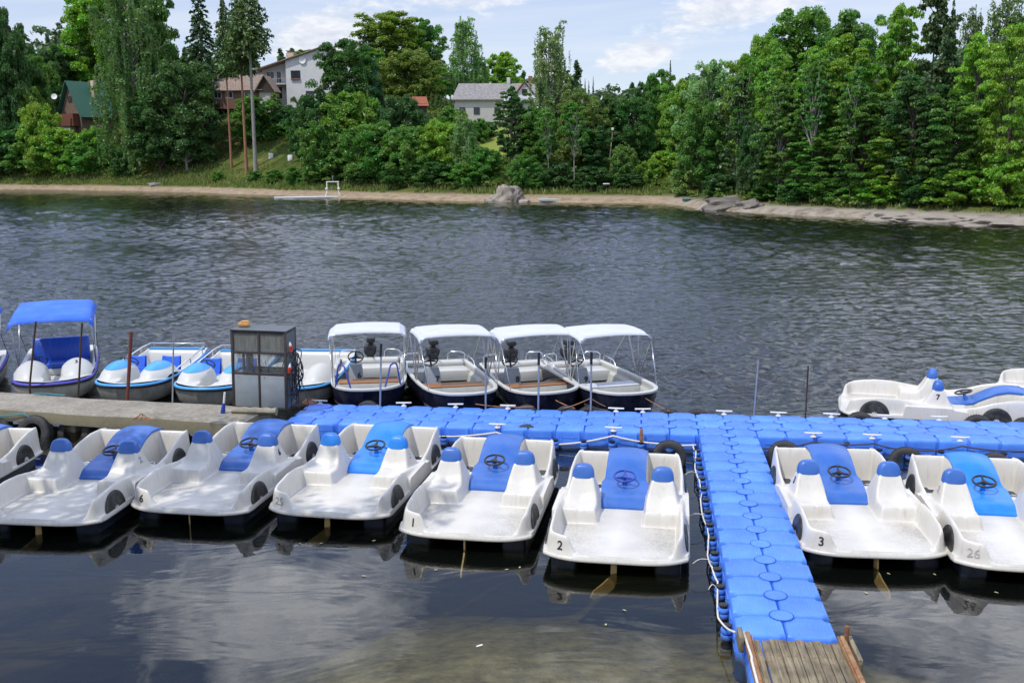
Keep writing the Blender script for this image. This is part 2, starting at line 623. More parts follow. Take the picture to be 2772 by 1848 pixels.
L(sr.outputs[2], mg.inputs[6])
L(lx.outputs[2], mg.inputs[7])
bed = ramp(nt, nC.outputs[0], [(.34, (.12, .095, .045, 1)), (.5, (.28, .225, .11, 1)), (.66, (.42, .35, .20, 1))])
br = nd(nt, 'ShaderNodeMapRange')
br.inputs[1].default_value = -.06
br.inputs[2].default_value = .04
L(sx.outputs[2], br.inputs[0])
mb = nd(nt, 'ShaderNodeMix', _data_type='RGBA')
L(br.outputs[0], mb.inputs[0])
L(bed.outputs[0], mb.inputs[6])
L(mg.outputs[2], mb.inputs[7])
L(mb.outputs[2], b.inputs['Base Color'])
bp = nd(nt, 'ShaderNodeBump', Strength=.8, Distance=.25)
L(nA.outputs[0], bp.inputs['Height'])
L(bp.outputs[0], b.inputs['Normal'])
ground = grid_mesh('ground', np.stack([gx, gy, gz], -1), M['ground'])
tag(ground, kind='structure')

# water: a closed body with real waves on its surface, clear near the top and murky with depth
DOCK_YAW = -.1319
m, nt, out = new_mat('lake_water')
L = nt.links.new
geo = nd(nt, 'ShaderNodeNewGeometry')
sp_ = nd(nt, 'ShaderNodeSeparateXYZ')
L(geo.outputs['Position'], sp_.inputs[0])


def wav(scale, sxx, syy, rot, detail, rough, dist=0.0):
    mp = nd(nt, 'ShaderNodeMapping', Rotation=(0, 0, rot), Scale=(sxx, syy, 1))
    L(geo.outputs['Position'], mp.inputs[0])
    n = nd(nt, 'ShaderNodeTexNoise', Scale=scale, Detail=detail, Roughness=rough, Distortion=dist)
    L(mp.outputs[0], n.inputs['Vector'])
    return n.outputs[0]


def mt(op, a, b_):
    n = nt.nodes.new('ShaderNodeMath')
    n.operation = op
    for i, q in enumerate((a, b_)):
        if isinstance(q, (int, float)): n.inputs[i].default_value = q
        else: L(q, n.inputs[i])
    return n.outputs[0]


# fine ripples ride on the waves out on the open water, and the far waves too small for the mesh
dv = nd(nt, 'ShaderNodeVectorMath', _operation='DOT_PRODUCT')
L(geo.outputs['Position'], dv.inputs[0])
dv.inputs[1].default_value = (-math.sin(DOCK_YAW), math.cos(DOCK_YAW), 0)
open_ = nd(nt, 'ShaderNodeMapRange', _interpolation_type='SMOOTHSTEP')
open_.inputs[1].default_value = 17.0
open_.inputs[2].default_value = 22.0
open_.inputs[3].default_value = .0
open_.inputs[4].default_value = 1.0
L(dv.outputs['Value'], open_.inputs[0])
far_ = nd(nt, 'ShaderNodeMapRange')
far_.inputs[1].default_value = 30
far_.inputs[2].default_value = 90
far_.inputs[3].default_value = .0
far_.inputs[4].default_value = 1.0
L(sp_.outputs[1], far_.inputs[0])
w2 = mt('MULTIPLY', wav(7.0, .9, 1.5, R(-10), 3.0, .6, .2), .016)
w1 = mt('MULTIPLY', mt('MULTIPLY', wav(1.3, .6, 1.8, R(8), 3.0, .5, .3), .05), far_.outputs[0])
hh = mt('MULTIPLY', mt('ADD', w1, w2), open_.outputs[0])
calm = mt('MULTIPLY', wav(.8, .6, 1.5, R(24), 3.0, .45, .7), .0075)
hh = mt('ADD', hh, calm)
bp = nd(nt, 'ShaderNodeBump', Strength=1.0, Distance=1.0)
L(hh, bp.inputs['Height'])
fr = nd(nt, 'ShaderNodeFresnel', IOR=1.38)
L(bp.outputs[0], fr.inputs['Normal'])
gl = nd(nt, 'ShaderNodeBsdfGlossy', Roughness=.015, Color=(1, 1, 1, 1))
L(bp.outputs[0], gl.inputs['Normal'])
tr = nd(nt, 'ShaderNodeBsdfTransparent', Color=(.97, .98, .97, 1))
df = nd(nt, 'ShaderNodeBsdfDiffuse', Color=(.030, .040, .030, 1))
mA = nd(nt, 'ShaderNodeMixShader', Fac=.08)
L(tr.outputs[0], mA.inputs[1])
L(df.outputs[0], mA.inputs[2])
mB = nd(nt, 'ShaderNodeMixShader')
L(fr.outputs[0], mB.inputs[0])
L(mA.outputs[0], mB.inputs[1])
L(gl.outputs[0], mB.inputs[2])
L(mB.outputs[0], out.inputs['Surface'])
va = nd(nt, 'ShaderNodeVolumeAbsorption', Color=(.42, .44, .16, 1), Density=.78)
L(va.outputs[0], out.inputs['Volume'])
M['water'] = m

rw = [4.0]
while rw[-1] < 240:
    y_ = rw[-1]
    rw.append(y_ + (.22 if y_ < 15.5 else max(.035, .035 * (y_ / 18.0) ** 1.25)))
rw = np.array(rw)
NC = 600
sl = np.linspace(-1, 1, NC)
sl = np.sign(sl) * (np.abs(sl) * .55 + .45 * np.abs(sl) ** 3)     # finest in the middle
hwid = np.where(rw < 30, 16 + rw * .35, 26.5 + (rw - 30) * .86)
WX = sl[None, :] * hwid[:, None]
WY = np.repeat(rw[:, None], NC, 1)
dxs = np.abs(np.gradient(WX, axis=1))
dys = np.repeat(np.gradient(rw)[:, None], NC, 1)
spc = np.maximum(dxs * .7, dys)
rr_ = np.random.default_rng(5)
NW = 80
lam = np.where(np.arange(NW) < 66, np.exp(rr_.uniform(math.log(.15), math.log(.52), NW)), np.exp(rr_.uniform(math.log(.52), math.log(1.3), NW)))
ang = R(98) + rr_.normal(size=NW) * R(46)
pha = rr_.uniform(0, 2 * PI, NW)
gust = .86 + .34 * vnoise(WX + 3, WY * 1.6, 17, 6) + .15 * vnoise(WX, WY * 2, 5, 8)
vv = -WX * math.sin(DOCK_YAW) + WY * math.cos(DOCK_YAW)
shel = np.clip((vv - 18.6) / 4.5, 0, 1)
shel = .03 + .97 * shel * shel * (3 - 2 * shel)
lee = np.clip(-shore_dist(WX, WY) / 7, .5, 1)
WZ = np.zeros_like(WX)
for k in range(NW):
    kk = 2 * PI / lam[k]
    att = np.clip((lam[k] / spc - 2.0) / 1.6, 0, 1)
    s0 = .27 * math.sqrt(2 / NW) * (1.0 if lam[k] < .5 else .7)
    ph_ = kk * (math.cos(ang[k]) * WX + math.sin(ang[k]) * WY) + pha[k]
    WZ += att * (s0 / kk) * (np.sin(ph_) + .18 * np.cos(2 * ph_))
# longer waves where the wind has had room to build them
farw = np.clip((WY - 32) / 35, 0, 1)
for k in range(44):
    lm = math.exp(rr_.uniform(math.log(.45), math.log(1.3)))
    an = R(98) + rr_.normal() * R(40)
    att = np.clip((lm / spc - 2.0) / 1.6, 0, 1)
    ph_ = 2 * PI / lm * (math.cos(an) * WX + math.sin(an) * WY) + rr_.uniform(0, 6.3)
    WZ += farw * att * (.23 * math.sqrt(2 / 44) / (2 * PI / lm)) * np.sin(ph_)
WZ *= np.clip(gust, .3, 1.5) * shel * lee
nr = len(rw)
top_ = np.stack([WX, WY, WZ], -1).reshape(-1, 3)
ix = np.arange(nr * NC).reshape(nr, NC)
qd = np.stack([ix[:-1, :-1], ix[:-1, 1:], ix[1:, 1:], ix[1:, :-1]], -1).reshape(-1, 4).tolist()
loop = list(ix[0, :]) + list(ix[1:, -1]) + list(ix[-1, -2::-1]) + list(ix[-2:0:-1, 0])
vs = top_.tolist()
n0 = len(vs)
for i in loop: vs.append((top_[i][0], top_[i][1], -9.0))
nl = len(loop)
for k in range(nl): qd.append([loop[k], n0 + k, n0 + (k + 1) % nl, loop[(k + 1) % nl]])
qd.append([n0 + k for k in range(nl - 1, -1, -1)])
me = bpy.data.meshes.new('lake_water')
me.from_pydata(vs, [], qd)
water = link_mesh('lake_water', me, M['water'], None, 60)
tag(water, kind='structure')


def ground_at(x, y): return float(land_z(np.array([x]), np.array([y]))[0])


def on_shore(px, d):
    """place straight along this bearing where the ground lies d metres inland of the waterline"""
    y = 60.0
    while y < 260:
        q = far(px, 500, y)
        if float(shore_dist(np.array([q.x]), np.array([y]))[0]) >= d: break
        y += .25
    return Vector((q.x, y, ground_at(q.x, y)))


def on_ray(px, py):
    """where this line of sight meets the far bank"""
    y = 60.0
    while y < 300:
        q = far(px, py, y)
        if q.z <= ground_at(q.x, y): break
        y += .3
    return q
# ------------------------------------------------------------------ floating pontoons
DO = Vector((2.8116, 9.8855, 0))
DECK = .32
du = Vector((math.cos(DOCK_YAW), math.sin(DOCK_YAW), 0))
dvv = Vector((-math.sin(DOCK_YAW), math.cos(DOCK_YAW), 0))


def dk(i, j, z=DECK): return DO + du * (.5 * i) + dvv * (.5 * j) + Vector((0, 0, z))


m, nt, out = new_mat('blue_float')
L = nt.links.new
b = nd(nt, 'ShaderNodeBsdfPrincipled', Roughness=.42)
L(b.outputs[0], out.inputs[0])
tc = nd(nt, 'ShaderNodeTexCoord')
oi = nd(nt, 'ShaderNodeObjectInfo')
n1 = nd(nt, 'ShaderNodeTexNoise', Scale=3.0, Detail=6.0, Roughness=.65)
geo = nd(nt, 'ShaderNodeNewGeometry')
L(geo.outputs['Position'], n1.inputs['Vector'])
c1 = ramp(nt, n1.outputs[0], [(.3, (.060, .195, .72, 1)), (.5, (.072, .235, .80, 1)), (.75, (.105, .28, .82, 1))])
hsv = nd(nt, 'ShaderNodeHueSaturation')
vr = nd(nt, 'ShaderNodeMapRange')
vr.inputs[3].default_value = .84
vr.inputs[4].default_value = 1.10
L(oi.outputs['Random'], vr.inputs[0])
L(vr.outputs[0], hsv.inputs['Value'])
L(c1.outputs[0], hsv.inputs['Color'])
# scum line along the water
sz = nd(nt, 'ShaderNodeSeparateXYZ')
L(geo.outputs['Position'], sz.inputs[0])
zr = nd(nt, 'ShaderNodeMapRange')
zr.inputs[1].default_value = .10
zr.inputs[2].default_value = .02
zr.inputs[4].default_value = .8
L(sz.outputs[2], zr.inputs[0])
mx = nd(nt, 'ShaderNodeMix', _data_type='RGBA')
L(zr.outputs[0], mx.inputs[0])
L(hsv.outputs[0], mx.inputs[6])
mx.inputs[7].default_value = (.05, .06, .05, 1)
# grime specks
n2 = nd(nt, 'ShaderNodeTexNoise', Scale=9.0, Detail=8.0, Roughness=.75)
L(geo.outputs['Position'], n2.inputs['Vector'])
gk = ramp(nt, n2.outputs[0], [(.62, gray(0)), (.78, gray(.45))])
mx2 = nd(nt, 'ShaderNodeMix', _data_type='RGBA')
L(gk.outputs[0], mx2.inputs[0])
L(mx.outputs[2], mx2.inputs[6])
mx2.inputs[7].default_value = (.16, .19, .34, 1)
# droppings and dried mud, a few rusty smears
n5 = nd(nt, 'ShaderNodeTexNoise', Scale=38.0, Detail=2.0, Roughness=.5)
n6 = nd(nt, 'ShaderNodeTexNoise', Scale=1.1, Detail=9.0, Roughness=.75, Distortion=1.2)
for n in (n5, n6): L(geo.outputs['Position'], n.inputs['Vector'])
w5 = ramp(nt, n5.outputs[0], [(.735, gray(0)), (.76, gray(.75))])
w6 = ramp(nt, n6.outputs[0], [(.60, gray(0)), (.74, gray(.35))])
mx3 = nd(nt, 'ShaderNodeMix', _data_type='RGBA')
L(w6.outputs[0], mx3.inputs[0])
L(mx2.outputs[2], mx3.inputs[6])
mx3.inputs[7].default_value = (.20, .17, .36, 1)
mx4 = nd(nt, 'ShaderNodeMix', _data_type='RGBA')
L(w5.outputs[0], mx4.inputs[0])
L(mx3.outputs[2], mx4.inputs[6])
mx4.inputs[7].default_value = (.55, .56, .55, 1)
L(mx4.outputs[2], b.inputs['Base Color'])
# moulded tread on the top faces
wv = nd(nt, 'ShaderNodeTexWave', _wave_type='BANDS', _bands_direction='X', Scale=9.5, Distortion=0.0)
L(tc.outputs['Object'], wv.inputs['Vector'])
nz = nd(nt, 'ShaderNodeSeparateXYZ')
L(geo.outputs['True Normal'], nz.inputs[0])
up = nd(nt, 'ShaderNodeMath', _operation='GREATER_THAN')
up.inputs[1].default_value = .97
L(nz.outputs[2], up.inputs[0])
wm = nd(nt, 'ShaderNodeMath', _operation='MULTIPLY')
L(wv.outputs['Fac'], wm.inputs[0])
L(up.outputs[0], wm.inputs[1])
bp = nd(nt, 'ShaderNodeBump', Strength=.35, Distance=.012)
L(wm.outputs[0], bp.inputs['Height'])
L(bp.outputs[0], b.inputs['Normal'])
M['float'] = m


def octo(h, c, z, n=3):
    """square of half size h with its corners cut by c, cut rounded in n steps"""
    pts = []
    for k in range(4):
        a0 = k * PI / 2
        ca, sa = math.cos(a0), math.sin(a0)
        loc = [(h, -(h - c)), (h, h - c)]
        for s in range(1, n):
            t = s / n
            # slightly hollow corner cut
            q = (h - c * t, h - c * (1 - t))
            bow = .18 * c * math.sin(PI * t)
            loc.append((q[0] - bow, q[1] - bow))
        pts += [(x * ca - y * sa, x * sa + y * ca, z) for x, y in loc]
    return pts


fb = MB()
H_ = .2485
rings = []
for ins, z, c in ((.035, -.25, .085), (.012, -.225, .08), (.0, -.18, .075), (.0, .265, .072), (.004, .290, .072), (.010, .305, .073), (.020, .315, .074), (.032, .320, .075)):
    rings.append(octo(H_ - ins, c, z))
fb.loft(rings, True, True)
# recessed panel outline on each side, thin vertical ribs
for k in range(4):
    rot = Matrix.Rotation(k * PI / 2, 3, 'Z')
    for zz in (.06, .19):
        fb.box(rot @ Vector((H_ + .001, 0, zz)), (.012, .26, .016), rot)
    for yy in (-.13, .13):
        fb.box(rot @ Vector((H_ + .001, yy, .125)), (.012, .016, .146), rot)
PIER = thing('floating_pier', 'long blue floating pier of moulded plastic cubes lying across the water', 'pier', DO, DOCK_YAW)
WALK = thing('floating_walkway', 'blue two-cube-wide floating walkway running from the wooden gangway to the long pier', 'walkway', DO, DOCK_YAW)
proto = fb.build('float_block', M['float'], WALK, 40)
FBM = proto.data
first = True


def put_mesh(src, parent, loc, rz=0, scale=None):
    o = src.copy()
    COL.objects.link(o)
    o.parent = parent
    o.location = loc
    o.rotation_euler = (0, 0, rz)
    if scale: o.scale = scale
    return o


def put_pin(parent, loc):
    o = put_mesh(pin, parent, loc)
    g_ = gap.copy()
    COL.objects.link(g_)
    g_.parent = o


def block(i, j, parent):
    global first
    loc = (.5 * i + .25, .5 * j + .25, random.uniform(-.006, .006))
    rz = random.choice((0, PI)) + random.uniform(-.008, .008)
    if parent is PIER and False: rz += PI / 2
    if first:
        first = False
        proto.location = loc
        proto.rotation_euler = (0, 0, rz)
    else:
        put_mesh(proto, parent, loc, rz)


for j in range(-1, 14):
    for i in (-1, 0): block(i, j, WALK)
for j in range(14, 17):
    for i in range(-16, 14): block(i, j, PIER)
# connector pins in the middle of every four blocks
cp_ = MB()
cp_.lathe([(.02, .25), (.118, .26), (.122, .306), (.116, .315), (.106, .317), (.10, .3135), (.02, .3135)], 28)
pin = cp_.build('connector_pin', M['float'], WALK, 30)
gp_ = MB()
gp_.lathe([(.121, .3100), (.1225, .3142), (.1285, .3142), (.130, .3100)], 32)
M['gap'] = pmat('pin_gap', (.025, .085, .36), .7, .2, 20)
gap = gp_.build('pin_gap', M['gap'], pin, 0)
pin.location = (0, 0, 0.012)
for j in range(1, 15): put_pin(WALK if j < 14 else PIER, (0, .5 * j, .012))
for i in range(-15, 14):
    for j in (15, 16): put_pin(PIER, (.5 * i, .5 * j, random.uniform(.006, .012)))
# corner lugs with bolts that stick out along the open sides
lg = MB()
lg.lathe([(.035, .06), (.062, .06), (.068, .075), (.068, .10), (.062, .115), (.03, .115)], 20)
lg.lathe([(.035, .13), (.062, .13), (.068, .145), (.068, .165), (.062, .18), (.03, .18)], 20)
lg2 = MB()
lg2.lathe([(.01, -.05), (.05, -.05), (.06, -.02), (.045, .02), (.04, .19), (.054, .20), (.056, .216), (.045, .222), (.025, .214), (.01, .214)], 18)
lug = lg.build('corner_lug', M['float'], WALK, 35)
bolt = lg2.build('lug_bolt', M['blackplastic'], lug, 35)
lug.location = (-.555, 0, -.03)


def put_lug(parent, loc):
    o = put_mesh(lug, parent, loc)
    q = bolt.copy()
    COL.objects.link(q)
    q.parent = o


for j in range(1, 14): put_lug(WALK, (-.555, .5 * j, -.03))
for i in range(-15, -1): put_lug(PIER, (.5 * i, 6.93, -.04))
for i in range(2, 14): put_lug(PIER, (.5 * i, 6.93, -.04))
# cleats bolted into the seams
ck = MB()
ck.lathe([(.05, .0), (.055, .012), (.03, .03), (.026, .055), (.03, .07)], 14)
ck.loft([[(x, y * w, .068 + z) for y, z in ((-1, 0), (-.7, .014), (0, .02), (.7, .014), (1, 0), (0, -.012))] for x, w in ((-.15, .012), (-.12, .02), (-.05, .026), (.05, .026), (.12, .02), (.15, .012))], True, True)
cleat = ck.build('cleat', M['cleat'], PIER, 40)
spots = []
for px, py in ((1345, 1160), (1660, 1168), (2212, 1200), (2375, 1205), (2620, 1213)):
    p = gnd(px, py, DECK) - DO
    spots.append((p.dot(du), 7.06))
for px, py in ((880, 1083), (1100, 1092), (1240, 1094), (1380, 1097), (1668, 1112), (1740, 1112), (1960, 1122), (2107, 1126), (2253, 1133), (2402, 1141), (2553, 1147)):
    p = gnd(px, py, DECK) - DO
    spots.append((p.dot(du), 8.44))
for k, (a, b_) in enumerate(spots):
    if k == 0: cleat.location = (a, b_, DECK - .004)
    else: put_mesh(cleat, PIER, (a, b_, DECK - .004), random.uniform(-.15, .15))

# tyres hung as fenders
ty = MB()
prof = [(.165, -.075), (.20, -.088), (.25, -.088), (.272, -.075), (.282, -.05), (.284, 0), (.282, .05), (.272, .075), (.25, .088), (.20, .088), (.165, .075), (.158, .06), (.2, .05), (.235, .03), (.24, 0), (.235, -.03), (.2, -.05), (.158, -.06)]
sg = 40
rg = [[(r * math.cos(2 * PI * k / sg), r * math.sin(2 * PI * k / sg), z) for k in range(sg)] for r, z in prof]
rg.append(rg[0])
ty.loft(rg)
for k in range(36):
    a = 2 * PI * k / 36
    for s in (-1, 1):
        ty.box((.284 * math.cos(a), .284 * math.sin(a), .036 * s), (.008, .028, .05), Matrix.Rotation(a, 3, 'Z') @ Matrix.Rotation(.35 * s, 3, 'X'))
tyre0 = None


def tyre(px, py, z, label, tilt=PI / 2, rz=None, sc=1.0, loc=None, group='old tyres hung as fenders'):
    global tyre0
    p = loc if loc is not None else gnd(px, py, z)
    if tyre0 is None:
        o = ty.build('fender_tyre', M['rubber'], None, 40)
        tyre0 = o
    else:
        o = tyre0.copy()
        COL.objects.link(o)
    o.location = p
    o.rotation_euler = (tilt, random.uniform(-.2, .2), DOCK_YAW if rz is None else rz)
    o.scale = (sc, sc, sc)
    tag(o, label, 'tyre', group)
    return o


tyre(1812, 1236, .12, 'big black tyre standing upright at the corner of pier and walkway beside pedal boat 2', 1.35, sc=.98)
tyre(1425, 1185, .12, 'black tyre half hidden behind the bow of pedal boat 1', 1.25, sc=.85)
tyre(2122, 1236, .12, 'black tyre behind the left bow corner of pedal boat 3', 1.25, sc=.95)
tyre(2452, 1254, .13, 'black tyre showing between the bows of pedal boats 3 and 26', 1.3, sc=.95)
tyre(2692, 1270, .12, 'black tyre at the bow of pedal boat 26 near the frame edge', 1.25, sc=.95)
tyre(2297, 1222, .08, 'small dark tyre low in the water behind the blue hood of pedal boat 3', 1.1, sc=.7)
for k, (px, lab) in enumerate(((962, 'below motorboat 6'), (1416, 'between motorboats 7 and 8'), (1528, 'below motorboat 8'), (1590, 'below motorboat 9'), (1812, 'next to an empty berth'), (1890, 'left of the bare tall pole'), (2325, 'below the stern of side-on pedal boat 7'), (2632, 'below the hull of side-on pedal boat 7'), (2752, 'at the frame edge by side-on pedal boat 7'))):
    t = (gnd(px, 1120, DECK) - DO).dot(du)
    p = DO + du * t + dvv * 8.62 + Vector((0, 0, .12))
    tyre(0, 0, 0, 'tyre top at the far pier edge ' + lab, 1.45, sc=.85 if k not in (6, 7) else .95, loc=p)

# mooring poles on the far edge of the pier
for px, py, topx, topy, mm, cap, lab in ((1026, 1088, 1032, 932, 'galv', 1, 'thin grey mooring pole with dark top in front of motorboat 6'), (1313, 1100, 1315, 968, 'galv', 1, 'grey mooring pole with dark top in front of motorboat 7'), (1455, 1104, 1459, 956, 'galv', 1, 'grey mooring pole with dark top in front of motorboat 8'), (1598, 1110, 1601, 954, 'galv', 1, 'grey mooring pole with dark top and rope in front of motorboat 9'), (2034, 1127, 2053, 974, 'galv', 0, 'tall leaning bare steel pole at an empty berth, the one nearer motorboat 9'), (2182, 1130, 2188, 990, 'rustdark', 0, 'rusty thin pole at an empty berth, the one nearer side-on pedal boat 7')):
    p = gnd(px, py, DECK)
    t = (p - DO).dot(du)
    base = DO + du * t + dvv * 8.53
    q = far(topx, topy, base.y)
    o = thing('mooring_pole', lab, 'pole', base, 0, 'mooring poles on the blue pier')
    a = MB()
    d = q - base
    a.tube([(0, 0, -1.2), (d.x, d.y, d.z)], .019 if cap else .014, 10)
    if cap: a.tube([(0, 0, .0), (d.x * .12, d.y * .12, d.z * .2)], .026, 10)
    a.build('pole_tube', M[mm], o)
    if cap:
        a = MB()
        a.tube([(d.x * .84, d.y * .84, d.z * .84), (d.x * 1.01, d.y * 1.01, d.z * 1.01)], .026, 10)
        a.build('dark_sleeve', M['blackplastic'], o)


def rope(name, label, pts, r, mm, sag=.0, n=14, group=None):
    """sagging rope through the given places"""
    P = []
    for a, b_ in zip(pts[:-1], pts[1:]):
        a, b_ = Vector(a), Vector(b_)
        for k in range(n):
            t = k / n
            q = a.lerp(b_, t)
            q.z -= sag * 4 * t * (1 - t) * (b_ - a).length
            P.append(q)
    P.append(Vector(pts[-1]))
    a = MB()
    a.tube(P, r, 7)
    return tag(a.build(name, M[mm], None, 180), label, 'rope', group)


fr_ = [dk(2 * a, 13.86, .25) for a in (-7, -5.5)]
cl = [DO + du * a + dvv * 6.93 + Vector((0, 0, .27)) for a, b_ in spots[:5]]
rope('mooring_rope', 'white rope swagged along the pier front between the cleats by pedal boats 1 and 2', [cl[0] + du * -1.3 - Vector((0, 0, .1)), cl[0], cl[0].lerp(cl[1], .5) + Vector((0, 0, -.19)), cl[1], cl[1] + du * .9 + Vector((0, 0, -.12)), dk(-1.1, 13.8, .16)], .016, 'rope_white', .03)
rope('mooring_rope', 'dark rope running along the pier front behind pedal boats 3 and 26', [dk(1.1, 13.8, .13), cl[2], cl[3], cl[3].lerp(cl[4], .5) - Vector((0, 0, .1)), cl[4], cl[4] + du * 1.6], .013, 'rope_dark', .04)
side = [dk(-1.22, 13.7 - .96 * k, .16 + .05 * math.sin(k * 2.3)) + du * (.03 * math.sin(k * 1.7)) for k in range(15)]
side.append(dk(-1.04, -.95, .34))
rope('safety_rope', 'white rope tied along the left side of the walkway', side, .011, 'rope_white', .05)
for k, (j, l) in enumerate(((10.4, .22), (6.6, .26), (3.4, .25), (1.9, .1))):
    p = dk(-1.2, j, .17)
    rope('cable_tie', 'loose white cable tie sticking out from the walkway rope', [p, p + Vector((-l * .5, 0, .05)), p + Vector((-l, -.03, .0))], .005, 'rope_white', -.12, 6, 'cable ties on the walkway rope')
rope('mooring_rope', 'orange rope from motorboat 7 to the pier cleat', [(-.72, 19.15, .33), dk(-7.1, 16.9, .38)], .008, 'rope_orange', .03)
rope('mooring_rope', 'short orange rope tied at the bow of motorboat 8', [(.85, 19.3, .36), (1.2, 18.75, .33)], .009, 'rope_orange', .02)
pq = DO + du * (gnd(1598, 1110, DECK) - DO).dot(du) + dvv * 8.53
rope('mooring_rope', 'orange rope knotted round the pole in front of motorboat 9', [pq + Vector((-.5, .1, .33)), pq + Vector((0, 0, .55)), pq + Vector((.3, .1, .36))], .008, 'rope_orange', .03)
rope('mooring_rope', 'thin pale rope from the bow of motorboat 9 down to the pier', [(2.62, 19.35, .38), dk(-1.95, 17.0, .34)], .006, 'rope_orange', .01)
rc = MB()
for k in range(5): rc.torus((0, 0, .012 + .014 * k), .13 - .014 * k, .013, None, 22, 6)
o = rc.build('rope_coil', M['rope_orange'], None, 180)
o.location = gnd(838, 1091, DECK)
tag(o, 'small coil of brown rope lying on the left end of the blue pier', 'rope coil')

# rusty post clamped at the pier front
a = MB()
a.rbox((0, 0, .1), (.055, .05, .62), .008)
o = a.build('iron_post', M['rust'], None)
o.location = DO + du * (gnd(1736, 1180, .25) - DO).dot(du) + dvv * 6.93
tag(o, 'short rusty iron post clamped to the pier front left of the big tyre', 'post')

# ------------------------------------------------------------------ wooden gangway on a blue drum
m, nt, out = new_mat('weathered_plank')
L = nt.links.new
b = nd(nt, 'ShaderNodeBsdfPrincipled', Roughness=.85)
b.inputs['Specular IOR Level'].default_value = .25
L(b.outputs[0], out.inputs[0])
tc = nd(nt, 'ShaderNodeTexCoord')
oi = nd(nt, 'ShaderNodeObjectInfo')
mp = nd(nt, 'ShaderNodeMapping', Scale=(26, 1.6, 20))
ad = nd(nt, 'ShaderNodeVectorMath', _operation='ADD')
L(tc.outputs['Object'], ad.inputs[0])
L(oi.outputs['Location'], ad.inputs[1])
L(ad.outputs[0], mp.inputs[0])
n1 = nd(nt, 'ShaderNodeTexNoise', Scale=1.4, Detail=8.0, Roughness=.65, Distortion=.5)
L(mp.outputs[0], n1.inputs['Vector'])
n2 = nd(nt, 'ShaderNodeTexNoise', Scale=4.0, Detail=5.0)
L(ad.outputs[0], n2.inputs['Vector'])
c1 = ramp(nt, n1.outputs[0], [(.3, (.10, .078, .05, 1)), (.5, (.23, .19, .13, 1)), (.72, (.33, .285, .21, 1))])
c2 = ramp(nt, n2.outputs[0], [(.35, (.62, .62, .6, 1)), (.65, (1.1, 1.08, 1.0, 1))])
mx = nd(nt, 'ShaderNodeMix', _data_type='RGBA', _blend_type='MULTIPLY')
mx.inputs[0].default_value = 1
L(c1.outputs[0], mx.inputs[6])
L(c2.outputs[0], mx.inputs[7])
L(mx.outputs[2], b.inputs['Base Color'])
bp = nd(nt, 'ShaderNodeBump', Strength=.6, Distance=.006)
L(n1.outputs[0], bp.inputs['Height'])
L(bp.outputs[0], b.inputs['Normal'])
M['railrust'] = pmat('rail_rust', (.27, .125, .055), .85, .3, 12, bump=.5, bscale=80, dirt=(.46, .31, .16), dirt_amt=.9, dscale=7)
M['plank'] = m
ga, gb = gnd(2034, 1722, .36), gnd(2272, 1746, .36)
gc, gd = gnd(2076, 1846, .40), gnd(2318, 1850, .40)
mid0, mid1 = (ga + gb) / 2, (gc + gd) / 2
gdir = (mid1 - mid0).normalized()
gyaw = math.atan2(gdir.x, -gdir.y)
GW = thing('gangway', 'weathered wooden gangway with rusty steel rails leading onto the blue walkway', 'gangway', (mid0.x, mid0.y, .35), gyaw)
gw = (gb - ga).length
ncol = 10
edges = np.linspace(-gw / 2, gw / 2, ncol + 1)
for k in range(ncol):
    x0, x1 = edges[k], edges[k + 1]
    w = (x1 - x0) - random.choice((.004, .007, .012, .026))
    a = MB()
    # plank runs from the pontoon towards the bank, ends a little uneven
    st = random.uniform(-.02, .03)
    sgm = [(-st, 0), (-.9, random.uniform(-.004, .004)), (-1.9, random.uniform(-.004, .004)), (-2.9, 0)]
    rings = [[(-w / 2 + dx, y, -.012), (w / 2 + dx, y, -.012), (w / 2 + dx, y, .010), (w / 2 - .004 + dx, y, .013), (-w / 2 + .004 + dx, y, .013), (-w / 2 + dx, y, .010)] for y, dx in sgm]
    a.loft(rings, True, True)
    o = a.build('plank', M['plank'], GW, 30)
    o.location = ((x0 + x1) / 2, 0, random.uniform(-.003, .004))
    for y in (-.045, -.33, -.95):
        a = MB()
        a.lathe([(.001, .0), (.0065, .0), (.0065, .0015), (.001, .002)], 8, (random.uniform(-.012, .012), y + random.uniform(-.012, .012), .0135))
        a.build('nail', M['rustdark'], o)
for s, lab in ((-1, 0), (1, 1)):
    a = MB()
    xo = s * (gw / 2 + .035)
    # angle-iron rail: channel with two upstands
    a.box((xo, -1.5, -.02), (.075, 3.1, .008))
    a.box((xo - .034, -1.5, .02), (.008, 3.1, .075))
    a.box((xo + .034, -1.5, .012), (.008, 3.1, .06))
    a.tube([(xo + s * .005, .04, .045), (xo + s * .005, -1.5, .05), (xo + s * .005, -3.05, .05)], .028, 10)
    a.build('rail', M['railrust'], GW, 35)
a = MB()
for y in (-.33, -.98, -1.9): a.box((0, y, -.045), (gw + .1, .07, .05))
a.build('crossbeam', M['plank'], GW)
MB().rbox((-gw / 2 - .11, .0, .0), (.05, .24, .16), .006).build('side_board', M['plank'], GW)
a = MB()
a.rbox((gw / 2 + .12, -.16, -.01), (.045, .5, .12), .006)
a.build('side_board', M['plank'], GW)
a = MB()
rot = Matrix.Rotation(PI / 2, 3, 'X')
a.lathe([(.01, -1.6), (.20, -1.6), (.245, -1.56), (.25, -1.0), (.258, -.98), (.25, -.96), (.25, -.1), (.258, -.08), (.25, -.06), (.25, .62), (.245, .68), (.20, .72), (.01, .72)], 26, (-.22, -1.2, -.32), rot)
